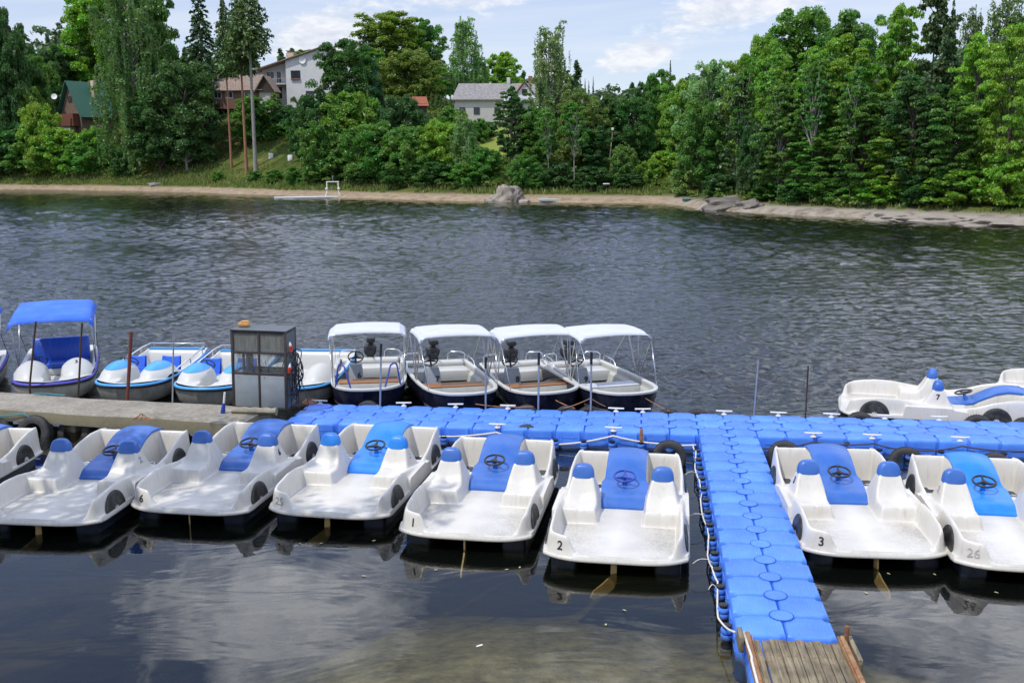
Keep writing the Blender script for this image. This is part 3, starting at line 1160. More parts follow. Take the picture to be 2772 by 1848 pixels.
a.lathe([(.01, -1.6), (.20, -1.6), (.245, -1.56), (.25, -1.0), (.258, -.98), (.25, -.96), (.25, -.1), (.258, -.08), (.25, -.06), (.25, .62), (.245, .68), (.20, .72), (.01, .72)], 26, (.28, -1.25, -.32), rot)
a.build('float_drum', M['float'], GW, 40)
a = MB()
a.tube([(-gw / 2 - .075, .06, .05), (-gw / 2 - .062, -.5, .075), (-gw / 2 - .07, -.55, .07), (-gw / 2 - .07, -1.6, .075), (-gw / 2 - .06, -3, .075)], .013, 8)
a.build('white_conduit', M['rope_white'], GW, 180)
pp = gnd(2288, 1748, .34)
q = far(2294, 1694, pp.y)
a = MB()
a.tube([(0, 0, -1.0), (q.x - pp.x, q.y - pp.y, q.z - pp.z)], .022, 12)
o = a.build('iron_pole', M['rust'], None)
o.location = pp
tag(o, 'short rusty pole standing at the right corner where gangway meets walkway', 'pole')
# ------------------------------------------------------------------ racing-car pedal boats
m, nt, out = new_mat('white_gelcoat')
L = nt.links.new
b = nd(nt, 'ShaderNodeBsdfPrincipled', Roughness=.32)
L(b.outputs[0], out.inputs[0])
tc = nd(nt, 'ShaderNodeTexCoord')
geo = nd(nt, 'ShaderNodeNewGeometry')
oi = nd(nt, 'ShaderNodeObjectInfo')
ad = nd(nt, 'ShaderNodeVectorMath', _operation='ADD')
L(tc.outputs['Object'], ad.inputs[0])
rv = nd(nt, 'ShaderNodeVectorMath', _operation='SCALE')
rv.inputs['Scale'].default_value = 3.7
L(oi.outputs['Location'], rv.inputs[0])
L(rv.outputs[0], ad.inputs[1])
n1 = nd(nt, 'ShaderNodeTexNoise', Scale=2.2, Detail=6.0, Roughness=.6)
n2 = nd(nt, 'ShaderNodeTexNoise', Scale=34.0, Detail=6.0, Roughness=.7)
n3 = nd(nt, 'ShaderNodeTexNoise', Scale=11.0, Detail=9.0, Roughness=.78)
for n in (n1, n2, n3): L(ad.outputs[0], n.inputs['Vector'])
base = ramp(nt, n1.outputs[0], [(.3, (.59, .555, .49, 1)), (.7, (.675, .645, .585, 1))])
# worn grey grit on the flat deck
sz = nd(nt, 'ShaderNodeSeparateXYZ')
L(tc.outputs['Object'], sz.inputs[0])
nz = nd(nt, 'ShaderNodeSeparateXYZ')
L(geo.outputs['True Normal'], nz.inputs[0])
fl = nd(nt, 'ShaderNodeMapRange')
fl.inputs[1].default_value = .262
fl.inputs[2].default_value = .252
L(sz.outputs[2], fl.inputs[0])
f2 = nd(nt, 'ShaderNodeMath', _operation='GREATER_THAN')
f2.inputs[1].default_value = .985
L(nz.outputs[2], f2.inputs[0])
f3 = nd(nt, 'ShaderNodeMath', _operation='MULTIPLY')
L(fl.outputs[0], f3.inputs[0])
L(f2.outputs[0], f3.inputs[1])
gp = ramp(nt, n2.outputs[0], [(.36, gray(.95)), (.55, gray(.45)), (.74, gray(.08))])
gq = ramp(nt, n1.outputs[0], [(.35, gray(1)), (.65, gray(.45))])
g2 = nd(nt, 'ShaderNodeMath', _operation='MULTIPLY')
L(gp.outputs[0], g2.inputs[0])
L(gq.outputs[0], g2.inputs[1])
g3 = nd(nt, 'ShaderNodeMath', _operation='MULTIPLY')
L(g2.outputs[0], g3.inputs[0])
L(f3.outputs[0], g3.inputs[1])
mx = nd(nt, 'ShaderNodeMix', _data_type='RGBA')
L(g3.outputs[0], mx.inputs[0])
L(base.outputs[0], mx.inputs[6])
mx.inputs[7].default_value = (.27, .258, .23, 1)
# scattered scuffs everywhere
sk = ramp(nt, n3.outputs[0], [(.61, gray(0)), (.72, gray(.55))])
mx2 = nd(nt, 'ShaderNodeMix', _data_type='RGBA')
L(sk.outputs[0], mx2.inputs[0])
L(mx.outputs[2], mx2.inputs[6])
mx2.inputs[7].default_value = (.33, .315, .28, 1)
# thin run-off streaks down the steep faces
mps = nd(nt, 'ShaderNodeMapping', Scale=(22, 22, 1.3))
L(ad.outputs[0], mps.inputs[0])
n4 = nd(nt, 'ShaderNodeTexNoise', Scale=1.0, Detail=5.0, Roughness=.6)
L(mps.outputs[0], n4.inputs['Vector'])
s4 = ramp(nt, n4.outputs[0], [(.54, gray(0)), (.72, gray(.5))])
st_ = nd(nt, 'ShaderNodeMapRange')
st_.inputs[1].default_value = .75
st_.inputs[2].default_value = .35
L(nz.outputs[2], st_.inputs[0])
s5 = nd(nt, 'ShaderNodeMath', _operation='MULTIPLY')
L(s4.outputs[0], s5.inputs[0])
L(st_.outputs[0], s5.inputs[1])
mx3 = nd(nt, 'ShaderNodeMix', _data_type='RGBA')
L(s5.outputs[0], mx3.inputs[0])
L(mx2.outputs[2], mx3.inputs[6])
mx3.inputs[7].default_value = (.43, .395, .32, 1)
L(mx3.outputs[2], b.inputs['Base Color'])
bp = nd(nt, 'ShaderNodeBump', Strength=.12, Distance=.01)
L(n2.outputs[0], bp.inputs['Height'])
L(bp.outputs[0], b.inputs['Normal'])
M['shell'] = m


def blue_panel(name, c):
    return pmat(name, c, .38, .10, 4, dirt=(min(1, c[0] * 1.9 + .03), c[1] * 1.35 + .02, c[2] * 1.08), dirt_amt=.55, dscale=3.2, bump=.05, bscale=50)


M['blue_mid'] = blue_panel('blue_hood', (.032, .125, .44))
M['blue_light'] = blue_panel('light_blue_hood', (.014, .20, .68))
M['wheel_grey'] = pmat('painted_wheel', (.013, .0125, .012), .5, .2, 9, dirt=(.22, .22, .21), dirt_amt=.35, dscale=7)
M['bottom'] = pmat('navy_bottom', (.010, .014, .028), .35, .3, 6, dirt=(.03, .045, .06), dirt_amt=.6)
M['brass'] = pmat('rudder_yellow', (.42, .29, .11), .5, .2, 10, dirt=(.2, .12, .04), dirt_amt=.5)
M['faded'] = pmat('faded_ink', (.30, .29, .28), .7, .3, 60, dirt=(.72, .71, .68), dirt_amt=.9, dscale=40)


def sstep(a, b_, x):
    t = np.clip((x - a) / (b_ - a), 0, 1)
    return t * t * (3 - 2 * t)


def blur2(Z, n=1):
    for _ in range(n):
        P = np.pad(Z, 1, mode='edge')
        Z = (P[1:-1, 1:-1] * 4 + P[:-2, 1:-1] * 2 + P[2:, 1:-1] * 2 + P[1:-1, :-2] * 2 + P[1:-1, 2:] * 2 + P[:-2, :-2] + P[:-2, 2:] + P[2:, :-2] + P[2:, 2:]) / 16
    return Z


PL = 3.42


def pb_hw(y): return np.interp(y, [0, .12, .3, .8, 2.6, 3.0, 3.25, PL], [.835, .875, .905, .91, .90, .87, .845, .80])


CON_Y = [1.72, 1.76, 1.86, 1.95, 2.25, 2.42, 2.6, 2.8, 3.0, 3.2, 3.36, 3.42]
CON_Z = [.25, .29, .365, .385, .415, .44, .54, .63, .675, .67, .635, .59]


def con_z(y): return np.interp(y, CON_Y, CON_Z)


def con_b(y): return np.interp(y, [1.7, 1.8, 2.28, 2.38, 2.46, 3.0, 3.42], [.295, .305, .335, .335, .295, .285, .30])


def hump_profile(y):
    return np.interp(y, [1.13, 1.15, 1.17, 1.30, 1.42, 1.49, 1.55, 1.60, 1.655, 1.83, 1.90, 1.97, 2.02, 2.26, 2.31], [.25, .42, .445, .435, .44, .475, .55, .64, .735, .735, .60, .46, .40, .375, .13])


nx_, ny_ = 151, 281
uu = np.linspace(-1, 1, nx_)
tt = np.linspace(0, 1, ny_)
U, T = np.meshgrid(uu, tt)
ys0 = .20 * np.abs(U) ** 5
ye0 = PL - .09 * np.abs(U) ** 6
Yb = ys0 + T * (ye0 - ys0)
Xb = U * pb_hw(Yb)
A = np.abs(Xb)
hw = pb_hw(Yb)
dside, dst, dbw = hw - A, Yb - ys0, ye0 - Yb


def smin(a, b_, k):
    h = np.clip(.5 + .5 * (b_ - a) / k, 0, 1)
    return b_ * (1 - h) + a * h - k * h * (1 - h)


zf = np.where(Yb < 2.28, .25, .13) + (Yb < 1.9) * .012 * np.clip((.66 - A) / .66, 0, 1)
side_h = np.interp(Yb, [0, .12, .35, .7, 1.0, 1.4, 1.8, 2.1, 2.4, 2.7, 3.0, 3.3, 3.42], [.44, .455, .52, .56, .55, .49, .43, .42, .47, .57, .625, .63, .61])


def wall(s, w0=.075, w1=.115, w2=.165):
    """0..1 profile of the bulwark over its inset from the outline"""
    return sstep(.035, w0, s) * (1 - sstep(w1, w2, s))


s_side = smin(dside, dst + np.where(A > .3, 0, 0), .14)
inner_w = np.interp(Yb, [0, .5, 2.0, 2.5, 3.2], [.195, .20, .20, .23, .26])
gate = np.where(Xb < 0, sstep(.46, .60, A), sstep(.66, .80, A))
W_side = wall(dside) * sstep(.03, .08, dst)
W_st = wall(dst, .08, .12, .175) * gate * sstep(.03, .08, dside)
Wc = np.maximum(W_side, W_st)
outer_z = .215
zz = zf.copy()
# outside of the bulwark the flange is lower than the deck
zz = np.where((dside < .06), np.minimum(zz, outer_z + .02), zz)
wz = .25 + (side_h - .25) * Wc
out_face = outer_z + (side_h - outer_z) * sstep(.035, .085, np.minimum(dside, np.where(gate > .5, dst, 9)))
zz = np.where((dside < .10) | ((dst < .10) & (gate > .05)), np.maximum(np.minimum(out_face, wz + .0), outer_z), zz)
zz = np.maximum(zz, np.where(Wc > .02, wz, 0))
# bow deck with two foot wells
bowz = np.interp(Yb, [2.9, 3.1, 3.2, 3.42], [.63, .64, .635, .60]) * sstep(.02, .07, dbw) * sstep(.035, .085, dside) + .18 * (1 - sstep(.02, .07, dbw) * sstep(.035, .085, dside))
bow_on = sstep(3.17, 3.25, Yb)
zz = np.maximum(zz, zf * (1 - bow_on) + bowz * bow_on)
inner_bulge = sstep(.74, .66, A) * 0
# bulkhead thickening at the front fender
fend = np.exp(-((Yb - 2.78) / .26) ** 2)
zz = np.maximum(zz, (.13 + .30 * fend * sstep(.66, .78, A)) * (Yb > 2.2) * (dside > .09))
# console under the hood
cb = con_b(Yb)
cz = con_z(Yb) - .012
zz = np.where((Yb > 1.72) & (A < cb + .05), np.maximum(zz, zf + (cz - zf) * sstep(cb + .045, cb - .005, A)), zz)
# seats back to back
dx_ = np.abs(A - .545)
hp = hump_profile(Yb)
hh_ = hp - .028 * np.exp(-(dx_ / .11) ** 2) * sstep(1.18, 1.3, Yb) * (1 - sstep(1.6, 1.68, Yb))
lim = .445 + np.clip((.225 - dx_) / .085, -1, 1) * .30
top = np.where(dx_ < .225, np.minimum(hh_, np.maximum(lim, .0)), 0)
edge = sstep(.25, .215, dx_)
seat = np.where(hh_ > .25, zf + (np.minimum(hh_, np.maximum(lim, .40)) - zf) * edge, 0)
# on the outboard side the pan runs into the bulwark
outb = (A > .545) & (Yb > 1.15) & (Yb < 2.26)
seat = np.where(outb, np.maximum(seat, np.minimum(hh_, .40 + .03 * (A > .7))), seat)
zz = np.where((Yb > 1.1) & (Yb < 2.33), np.maximum(zz, seat), zz)
# small drain notch in the pan edge
nt_ = np.exp(-((A - .545) / .016) ** 2) * np.exp(-((Yb - 1.155) / .022) ** 2)
zz = zz - .05 * nt_
zz = blur2(zz, 2)
zz[dst < .025] = np.minimum(zz[dst < .025], .235)
rim = [(Xb[0, i], Yb[0, i]) for i in range(nx_)] + [(Xb[k, -1], Yb[k, -1]) for k in range(1, ny_)] + [(Xb[-1, i], Yb[-1, i]) for i in range(nx_ - 2, -1, -1)] + [(Xb[k, 0], Yb[k, 0]) for k in range(ny_ - 2, 0, -1)]
idx = np.arange(ny_ * nx_).reshape(ny_, nx_)
rim_i = list(idx[0, :]) + list(idx[1:, -1]) + list(idx[-1, -2::-1]) + list(idx[-2:0:-1, 0])
vs = np.stack([Xb, Yb, zz], -1).reshape(-1, 3).tolist()
q = np.stack([idx[:-1, :-1], idx[:-1, 1:], idx[1:, 1:], idx[1:, :-1]], -1).reshape(-1, 4).tolist()
prev = rim_i
cy = PL / 2
for off, z in ((.012, -.012), (.014, -.03), (.006, -.045), (-.03, -.052)):
    n0 = len(vs)
    for (x, y), i0 in zip(rim, rim_i):
        l = math.hypot(x / .9, (y - cy) / 1.7)
        vs.append((x * (1 + off / .9 / max(l, .3) * .9), cy + (y - cy) * (1 + off / 1.7), (.225 if True else 0) + z))
    cur = list(range(n0, n0 + len(rim)))
    nn = len(rim)
    for k in range(nn):
        q.append((prev[k], cur[k], cur[(k + 1) % nn], prev[(k + 1) % nn]))
    prev = cur
me = bpy.data.meshes.new('deck_shell')
me.from_pydata(vs, [], q)
PB = thing('pedal_boat', 'x', 'pedal boat', (0, 0, 0), 0, 'white pedal boats shaped like racing cars')
shell = link_mesh('deck_shell', me, M['shell'], PB, 60)
# under side and the two floats
a = MB()
ring = lambda k, z, dy=0: [(x * k, cy + (y - cy) * k, z) for x, y in rim[::4]]
a.loft([ring(.985, .175), ring(.955, .15), ring(.93, .135)], False, True)
a.build('underside', M['bottom'], PB, 40)
for s in (-1, 1):
    a = MB()
    rings = []
    for y, w, zb in ((.20, .13, -.02), (.22, .155, -.08), (.30, .165, -.14), (1.6, .17, -.20), (2.8, .16, -.17), (3.2, .11, -.05), (3.3, .06, .06)):
        xc = s * .645
        rings.append([(xc - w, y, .16), (xc - w * .97, y, zb + .07), (xc - w * .75, y, zb), (xc + w * .75, y, zb), (xc + w * .97, y, zb + .07), (xc + w, y, .16)])
    a.loft(rings, True, True)
    a.build('float', M['bottom'], PB, 50)
# blue hood strip
hy = np.concatenate([np.linspace(1.735, 2.3, 26), np.linspace(2.32, 2.5, 12), np.linspace(2.52, 3.40, 36)])
hx = np.linspace(-1, 1, 25)
P = np.zeros((len(hy) + 2, len(hx) + 2, 3))
for k, y in enumerate(hy):
    bb = con_b(y)
    for i, u in enumerate(hx):
        crown = .045 * (1 - u * u) * float(sstep(2.35, 2.75, np.array(y))) + .008 * (1 - u ** 4)
        P[k + 1, i + 1] = (u * bb, y, con_z(y) + .006 + crown * (1 - .5 * float(sstep(3.25, 3.42, np.array(y)))))
    P[k + 1, 0] = (-bb - .002, y, con_z(y) - .03)
    P[k + 1, -1] = (bb + .002, y, con_z(y) - .03)
P[0] = P[1] * 1
P[0, :, 1] -= .004
P[0, :, 2] -= .03
P[-1] = P[-2] * 1
P[-1, :, 1] += .05
P[-1, :, 2] -= .16
# smooth the strip lengthwise
Zs = P[1:-1, :, 2].copy()
for _ in range(3):
    Zp = np.pad(Zs, ((1, 1), (0, 0)), mode='edge')
    Zs = (Zp[:-2] + 2 * Zp[1:-1] + Zp[2:]) / 4
P[1:-1, :, 2] = Zs
hood = grid_mesh('hood', P, M['blue_mid'], PB, 50)
# headrest caps
cap_objs = []
for s in (-1, 1):
    a = MB()
    rings = []
    for k in range(13):
        t = k / 12
        z = .715 + .178 * math.sin(t * PI / 2) ** .9
        sxx = .150 * max(math.cos(t * PI / 2), .0) ** .62 + .002
        syy = (.098 - .038 * t) * max(math.cos(t * PI / 2), .0) ** .30 + .002
        yc = 1.742 + .012 * t
        rg = []
        for i in range(36):
            an = 2 * PI * i / 36
            c_, s_ = math.cos(an), math.sin(an)
            e = .5
            rg.append((s * .545 + sxx * math.copysign(abs(c_) ** e, c_), yc + syy * math.copysign(abs(s_) ** e, s_), z))
        rings.append(rg)
    a.loft(rings, True, True)
    a.build('headrest', M['blue_mid'], PB, 60)
# steering wheel
a = MB()
a.tube([(.0, 2.33, .41), (0, 2.27, .545)], [.045, .022], 12)
a.build('steering_column', M['blue_mid'], PB, 40)
sw = thing('steering_wheel_root', None, None)
bpy.data.objects.remove(sw)
a = MB()
rt = Matrix.Rotation(R(14), 3, 'X')
a.torus((0, 2.26, .575), .150, .0155, rt, 36, 10)
for an in (R(90), R(205), R(335)):
    p0 = Vector((0, 2.26, .575)) + rt @ Vector((0, 0, -.012))
    p1 = Vector((0, 2.26, .575)) + rt @ Vector((.148 * math.cos(an), .148 * math.sin(an), 0))
    a.tube([p0, p0.lerp(p1, .5) + Vector((0, 0, -.004)), p1], [.026, .018, .013], 8)
a.lathe([(.01, -.035), (.034, -.03), (.045, -.01), (.042, .004), (.02, .012), (.004, .014)], 18, (0, 2.26, .57), rt)
a.build('steering_wheel', M['blackplastic'], PB, 50)
# half wheels moulded on the sides
for s in (-1, 1):
    for yc, rr in ((.62, .275), (2.74, .265)):
        a = MB()
        hwy = float(pb_hw(yc))
        seg = 28
        bx = hwy - .030
        prof_ = [(rr, 0), (rr, .014), (rr - .012, .022), (rr - .05, .024), (rr * .36, .024), (.002, .024)]
        rings = []
        tl = math.atan2(.035, .28)
        for r_, x_ in prof_:
            rg = []
            for k in range(seg + 1):
                an = PI * k / seg
                yy, zz_ = r_ * math.cos(an), r_ * math.sin(an)
                rg.append((s * (bx + x_ - zz_ * math.sin(tl)), yc + yy, .222 + zz_ * math.cos(tl)))
            rings.append(rg)
        a.loft(rings, False, False, closed=False)
        o = a.build('wheel', M['wheel_grey'], PB, 40)
        a = MB()
        for k in range(5):
            a0, a1 = PI * (k + .12) / 5, PI * (k + .72) / 5
            poly = []
            for r_ in (.015, .062):
                for an in ((a0, a1) if r_ < .05 else (a1, a0)):
                    yy, zz_ = r_ * math.cos(an), r_ * math.sin(an)
                    poly.append((s * (bx + .0275 - zz_ * math.sin(tl)), yc + yy, .224 + zz_ * math.cos(tl)))
            a.add(poly, [(0, 1, 2, 3)])
        a.build('hub', M['whitepaint'], o, 0)
# pedal cranks in the wells
for s in (-1, 1):
    a = MB()
    x0 = s * .50
    a.tube([(x0 - .17, 2.62, .25), (x0 - .06, 2.62, .25), (x0 - .06, 2.53, .30), (x0 + .04, 2.53, .30), (x0 + .04, 2.70, .21), (x0 + .16, 2.70, .21)], .011, 8)
    a.rbox((x0 - .01, 2.53, .30), (.075, .06, .025), .006)
    a.rbox((x0 + .11, 2.70, .21), (.075, .06, .025), .006)
    a.build('pedal_crank', M['galv'], PB, 40)
# rudder below the stern
a = MB()
prof_ = [(-.02, .14), (.05, .14), (.06, -.02), (.16, -.10), (.30, -.18), (.34, -.26), (.30, -.29), (.16, -.27), (.02, -.20), (-.02, -.10)]
a.prism(prof_, .02)
RUD = a.build('rudder', M['brass'], PB, 40)


def place_boat(px, py, hd, label, blue=None, caps=None, num=None, mat='ink', humps=None, rud=.3, dark=None, loc=None, wheelmat=None, zrot=(0, 0)):
    """stern centre sits where it was surveyed; heading in degrees off straight away"""
    p = Vector(loc) if loc is not None else gnd(px, py, .2)
    first_ = PB['label'] == 'x'
    if first_:
        o = PB
        # keep pristine list of children for later copies
        KIDS[PB.name] = [(c, kids(c)) for c in kids(PB)]
        o.location = (p.x, p.y, 0)
        o.rotation_euler = (zrot[0], zrot[1], -R(hd))
        o['label'] = label
        ch = [c for c, _ in KIDS[PB.name]]
    else:
        o = dup(PB, (p.x, p.y, 0), -R(hd), label)
        o.rotation_euler = (zrot[0], zrot[1], -R(hd))
        ch = kids(o)
    def own(c, mm):
        c.material_slots[0].link = 'OBJECT'
        c.material_slots[0].material = M[mm]
    for c in ch:
        nm = c.name.split('.')[0]
        if nm in ('hood', 'steering_column') and blue: own(c, blue)
        if nm == 'headrest' and (caps or blue): own(c, caps or blue)
        if nm == 'steering_wheel': own(c, wheelmat or 'blackplastic')
        if nm == 'rudder':
            c.location = (0, .16, 0)
            c.rotation_euler = (0, 0, rud - PI / 2)
        if nm == 'wheel' and dark: own(c, dark)
    LATER.append((o, num, mat, humps))
    return o


LATER = []
BOATS = {}
place_boat(0, 0, 9.6, 'white pedal boat numbered 2 with blue steering wheel, left of the walkway', 'blue_mid', None, '2', 'ink', None, -1.0, wheelmat='blueplastic', loc=(1.225, 11.60, 0))
place_boat(0, 0, 10.2, 'white pedal boat numbered 1 with blue hood and black steering wheel', 'blue_mid', None, '1', 'ink', None, .05, loc=(-.675, 12.42, 0))
place_boat(0, 0, 11.0, 'white pedal boat with faded 25 and light blue hood between boats 6 and 1', 'blue_light', None, '25', 'faded', ('.:', 1, 'faded'), -1.0, loc=(-2.62, 13.27, 0))
place_boat(0, 0, 10.0, 'white pedal boat numbered 6 on stern and on its seat hump', 'blue_mid', None, '6', 'ink', ('6', 1, 'ink'), .5, loc=(-4.63, 13.45, 0))
place_boat(0, 0, 6.5, 'shaded white pedal boat with dark rear wheel, first one left of boat 6', 'blue_mid', None, None, 'ink', ('2.', 1, 'faded'), -.8, loc=(-6.55, 13.05, 0))
place_boat(0, 0, 5.5, 'white pedal boat numbered 3 moored right of the walkway', 'blue_mid', None, '3', 'ink', ('3', -1, 'ink'), .35, loc=(4.50, 11.72, 0))
place_boat(0, 0, 9.3, 'white pedal boat with faded 26 and bright blue hood at the right frame edge', 'blue_light', 'blue_mid', '26', 'faded', ('2.', -1, 'faded'), .5, loc=(6.22, 11.25, 0))
place_boat(0, 0, 107, 'white pedal boat numbered 7 lying side-on beyond the far edge of the pier', 'blue_mid', None, None, 'ink', ('7', 1, 'ink'), .2, loc=(6.52, 19.55, 0))
place_boat(0, 0, 106, 'white pedal boat with yellow and purple stripes, cut off at the right edge', 'blue_mid', None, None, 'ink', None, .2, loc=(10.2, 20.55, 0))
place_boat(0, 0, 4.0, 'white pedal boat cut off at the left edge, only bow and front wheel showing', 'blue_mid', None, None, 'ink', None, .2, loc=(-9.05, 13.25, 0))
from mathutils.bvhtree import BVHTree
_tree = BVHTree.FromPolygons([v.co.copy() for v in shell.data.vertices], [tuple(p.vertices) for p in shell.data.polygons])


def stick(o, s, size, mm, org, direc, depth=.0015, bold=.003):
    """lettering laid on the moulded surface where a line from org along direc meets it"""
    hit, n, _, _ = _tree.ray_cast(Vector(org), Vector(direc))
    ns_ = Vector((0, 0, 0))
    for dx in (-.03, 0, .03):
        for dz in (-.03, 0, .03):
            off = Vector((dx, 0, dz)) if abs(direc[1]) > .5 else Vector((0, dx, dz))
            h2, n2, _, _ = _tree.ray_cast(Vector(org) + off, Vector(direc))
            if n2 is not None: ns_ += n2 if n2.dot(Vector(direc)) < 0 else -n2
    n = ns_.normalized()
    up_ = Vector((0, 0, 1))
    xx = up_.cross(n).normalized()
    yy = n.cross(xx)
    Mx = Matrix((xx, yy, n)).transposed()
    return text_mesh('number', s, size, M[mm], o, hit + n * .004, Mx.to_euler(), depth, bold)


for o, num, mm, humps in LATER:
    bm_ = text_mesh('emblem', 'AIA', .062, M['faded' if num and len(num) > 1 else 'ink'], o, (-.52, 3.30, _tree.ray_cast(Vector((-.52, 3.30, 3)), Vector((0, 0, -1)))[0].z + .006), (0, 0, 0), .002, .001)
    if num: stick(o, num, .155, mm, (-.70 if len(num) > 1 else -.675, -1, .335), (0, 1, 0), .003, .002 if mm == 'ink' else .0)
    if humps:
        s_, side_, m2 = humps
        stick(o, s_, .135, m2, (side_ * 2, 1.735, .60), (-side_, 0, 0), .003, .004)
yb = LATER[8][0]
for k in range(4):
    for c_, mm in ((0, 'purple'), (1, 'yellow')):
        if mm not in M: M[mm] = pmat(mm + '_stripe', (.07, .03, .22) if mm == 'purple' else (.75, .50, .02), .45, .1, 8)
        a = MB()
        y0 = .93 + .17 * k + .085 * c_
        zt = .52 - .035 * k
        pts = []
        for (yy, z_) in ((y0 + .05, .24), (y0 + .135, .24), (y0 + .05, zt), (y0 - .035, zt)):
            pts.append((float(pb_hw(yy)) - .028 - (z_ - .222) * .125 + .004, yy, z_))
        n = [(p[0] + .004, p[1], p[2]) for p in pts]
        a.add(pts + n, [(4, 5, 6, 7), (3, 2, 1, 0), (0, 1, 5, 4), (1, 2, 6, 5), (2, 3, 7, 6), (3, 0, 4, 7)])
        a.build('side_stripe', M[mm], yb, 0)
# ------------------------------------------------------------------ motor boats with white canopies
M['inside'] = pmat('boat_inside', (.47, .47, .435), .45, .08, 5, dirt=(.33, .32, .28), dirt_amt=.4, dscale=4)
M['gunwale'] = pmat('gunwale_white', (.58, .575, .54), .4, .06, 6, dirt=(.4, .38, .33), dirt_amt=.4, dscale=6)
M['greygel'] = pmat('grey_console', (.30, .32, .35), .45, .1, 5)
M['canvas'] = pmat('white_canvas', (.55, .565, .61), .75, .05, 4, bump=.15, bscale=9)
M['bluecanvas'] = pmat('blue_canvas', (.035, .15, .72), .7, .14, 3, bump=.3, bscale=6, dirt=(.10, .25, .75), dirt_amt=.6, dscale=2)
M['bench'] = pmat('brown_bench', (.30, .125, .032), .5, .15, 8, stretch=(1, 8, 1))
M['greenhull'] = pmat('stained_hull', (.30, .29, .25), .6, .25, 3, dirt=(.10, .11, .07), dirt_amt=.9, dscale=4)
M['creamhull'] = pmat('cream_hull', (.50, .47, .39), .5, .12, 4, dirt=(.2, .19, .15), dirt_amt=.6, dscale=3)
M['bluerail'] = pmat('blue_rail', (.02, .045, .30), .4, .15, 12)
ML = 3.45


def mb_w(y): return np.interp(y, [0, .05, .15, .32, .6, 1.0, 1.8, ML], [.10, .34, .50, .63, .725, .775, .79, .75])


def loft_hull(ys, wfun, zt, zb, kb):
    """gunwale line down to the keel on both sides; rings across the boat"""
    rings = []
    for y in ys:
        w = float(wfun(y))
        rings.append([(s * w * k, y + off * (1 if y < .5 else 0), zt + (zb - zt) * t) for s, k, t, off in
                      ((-1, 1.0, 0, 0), (-1, .985, .25, .02), (-1, .93, .55, .07), (-1, kb, .8, .16), (-1, .0, 1.0, .26), (1, kb, .8, .16), (1, .93, .55, .07), (1, .985, .25, .02), (1, 1.0, 0, 0))])
    return rings


MBT = thing('motor_boat', 'x', 'motor boat', (0, 0, 0), 0, 'white motor boats under canopies')
ysm = [0, .05, .12, .22, .36, .55, .8, 1.2, 1.8, 2.6, ML]
a = MB()
rings = loft_hull(ysm, mb_w, .46, -.22, .72)
a.loft(rings, False, True, closed=False)
a.add([rings[0][i] for i in range(9)], [tuple(range(9))])
a.build('hull', M['navy'], MBT, 50)
# gunwale lip all round
out_l = [(-float(mb_w(y)), y) for y in ysm][::-1] + [(float(mb_w(y)), y) for y in ysm]
out_l = [out_l[0]] + out_l
lip = []
sec = [(.018, -.035), (.026, -.012), (.020, .010), (.0, .018), (-.05, .018), (-.062, .008), (-.064, -.03)]
path = [Vector((x, y, 0)) for x, y in ([(-float(mb_w(y)), y) for y in ysm][::-1] + [(float(mb_w(y)), y) for y in ysm])]
rings = []
for i, p in enumerate(path):
    t = (path[min(i + 1, len(path) - 1)] - path[max(i - 1, 0)]).normalized()
    n = Vector((t.y, -t.x, 0))
    rings.append([p + n * d + Vector((0, 0, .47 + z + .03 * math.exp(-(p.y / .9) ** 2))) for d, z in sec])
a = MB()
a.loft(rings, True, True)
a.rbox((0, ML - .03, .465), (1.44, .075, .05), .012)
a.build('gunwale', M['gunwale'], MBT, 50)
# inner tub
a = MB()
rings = []
for y in np.linspace(.07, ML - .06, 16):
    w = float(mb_w(y)) - .055
    fl_ = .10 + .16 * max(0, 1 - y / .7)
    w2 = w * .86
    rings.append([(-w, y, .475), (-w * .99, y, .36), (-w2 - .03, y, .30), (-w2, y, fl_ + .02), (-w2 + .03, y, fl_), (w2 - .03, y, fl_), (w2, y, fl_ + .02), (w2 + .03, y, .30), (w * .99, y, .36), (w, y, .475)])
a.loft(rings, False, False, closed=False)
a.add(rings[0], [tuple(range(10))])
a.add(rings[-1], [tuple(range(10))])
a.build('tub', M['inside'], MBT, 35, fixn=False)
a = MB()
a.rbox((0, 1.30, .25), (1.30, .36, .26), .02)
bx = a.build('thwart', M['inside'], MBT, 35)
a = MB()
a.rbox((0, 1.30, .392), (1.26, .36, .022), .006)
a.build('bench_board', M['bench'], MBT, 35)
a = MB()
a.rbox((0, ML - .42, .27), (1.34, .66, .24), .03)
a.rbox((0, ML - .16, .44), (1.30, .20, .10), .03)
a.rbox((-.45, ML - .74, .20), (.12, .02, .05), .004)
a.build('stern_seat', M['gunwale'], MBT, 35)
a = MB()
# steering console
a.loft([[(-.46, 1.95, .08), (-.14, 1.95, .08), (-.14, 2.35, .08), (-.46, 2.35, .08)], [(-.45, 1.98, .45), (-.15, 1.98, .45), (-.15, 2.32, .45), (-.45, 2.32, .45)], [(-.43, 2.06, .60), (-.17, 2.06, .60), (-.17, 2.28, .60), (-.43, 2.28, .60)]], True, True)
a.build('console', M['greygel'], MBT, 30)
a = MB()
rt = Matrix.Rotation(R(-58), 3, 'X')
c0 = Vector((-.30, 2.34, .72))
a.torus(c0, .165, .014, rt, 32, 8)
for an in (R(20), R(160), R(270)):
    a.tube([c0 + rt @ Vector((0, 0, -.01)), c0 + rt @ Vector((.16 * math.cos(an), .16 * math.sin(an), 0))], [.03, .013], 8)
a.tube([c0, (-.30, 2.20, .56)], .022, 8)
a.build('steering_wheel', M['blackplastic'], MBT, 50)
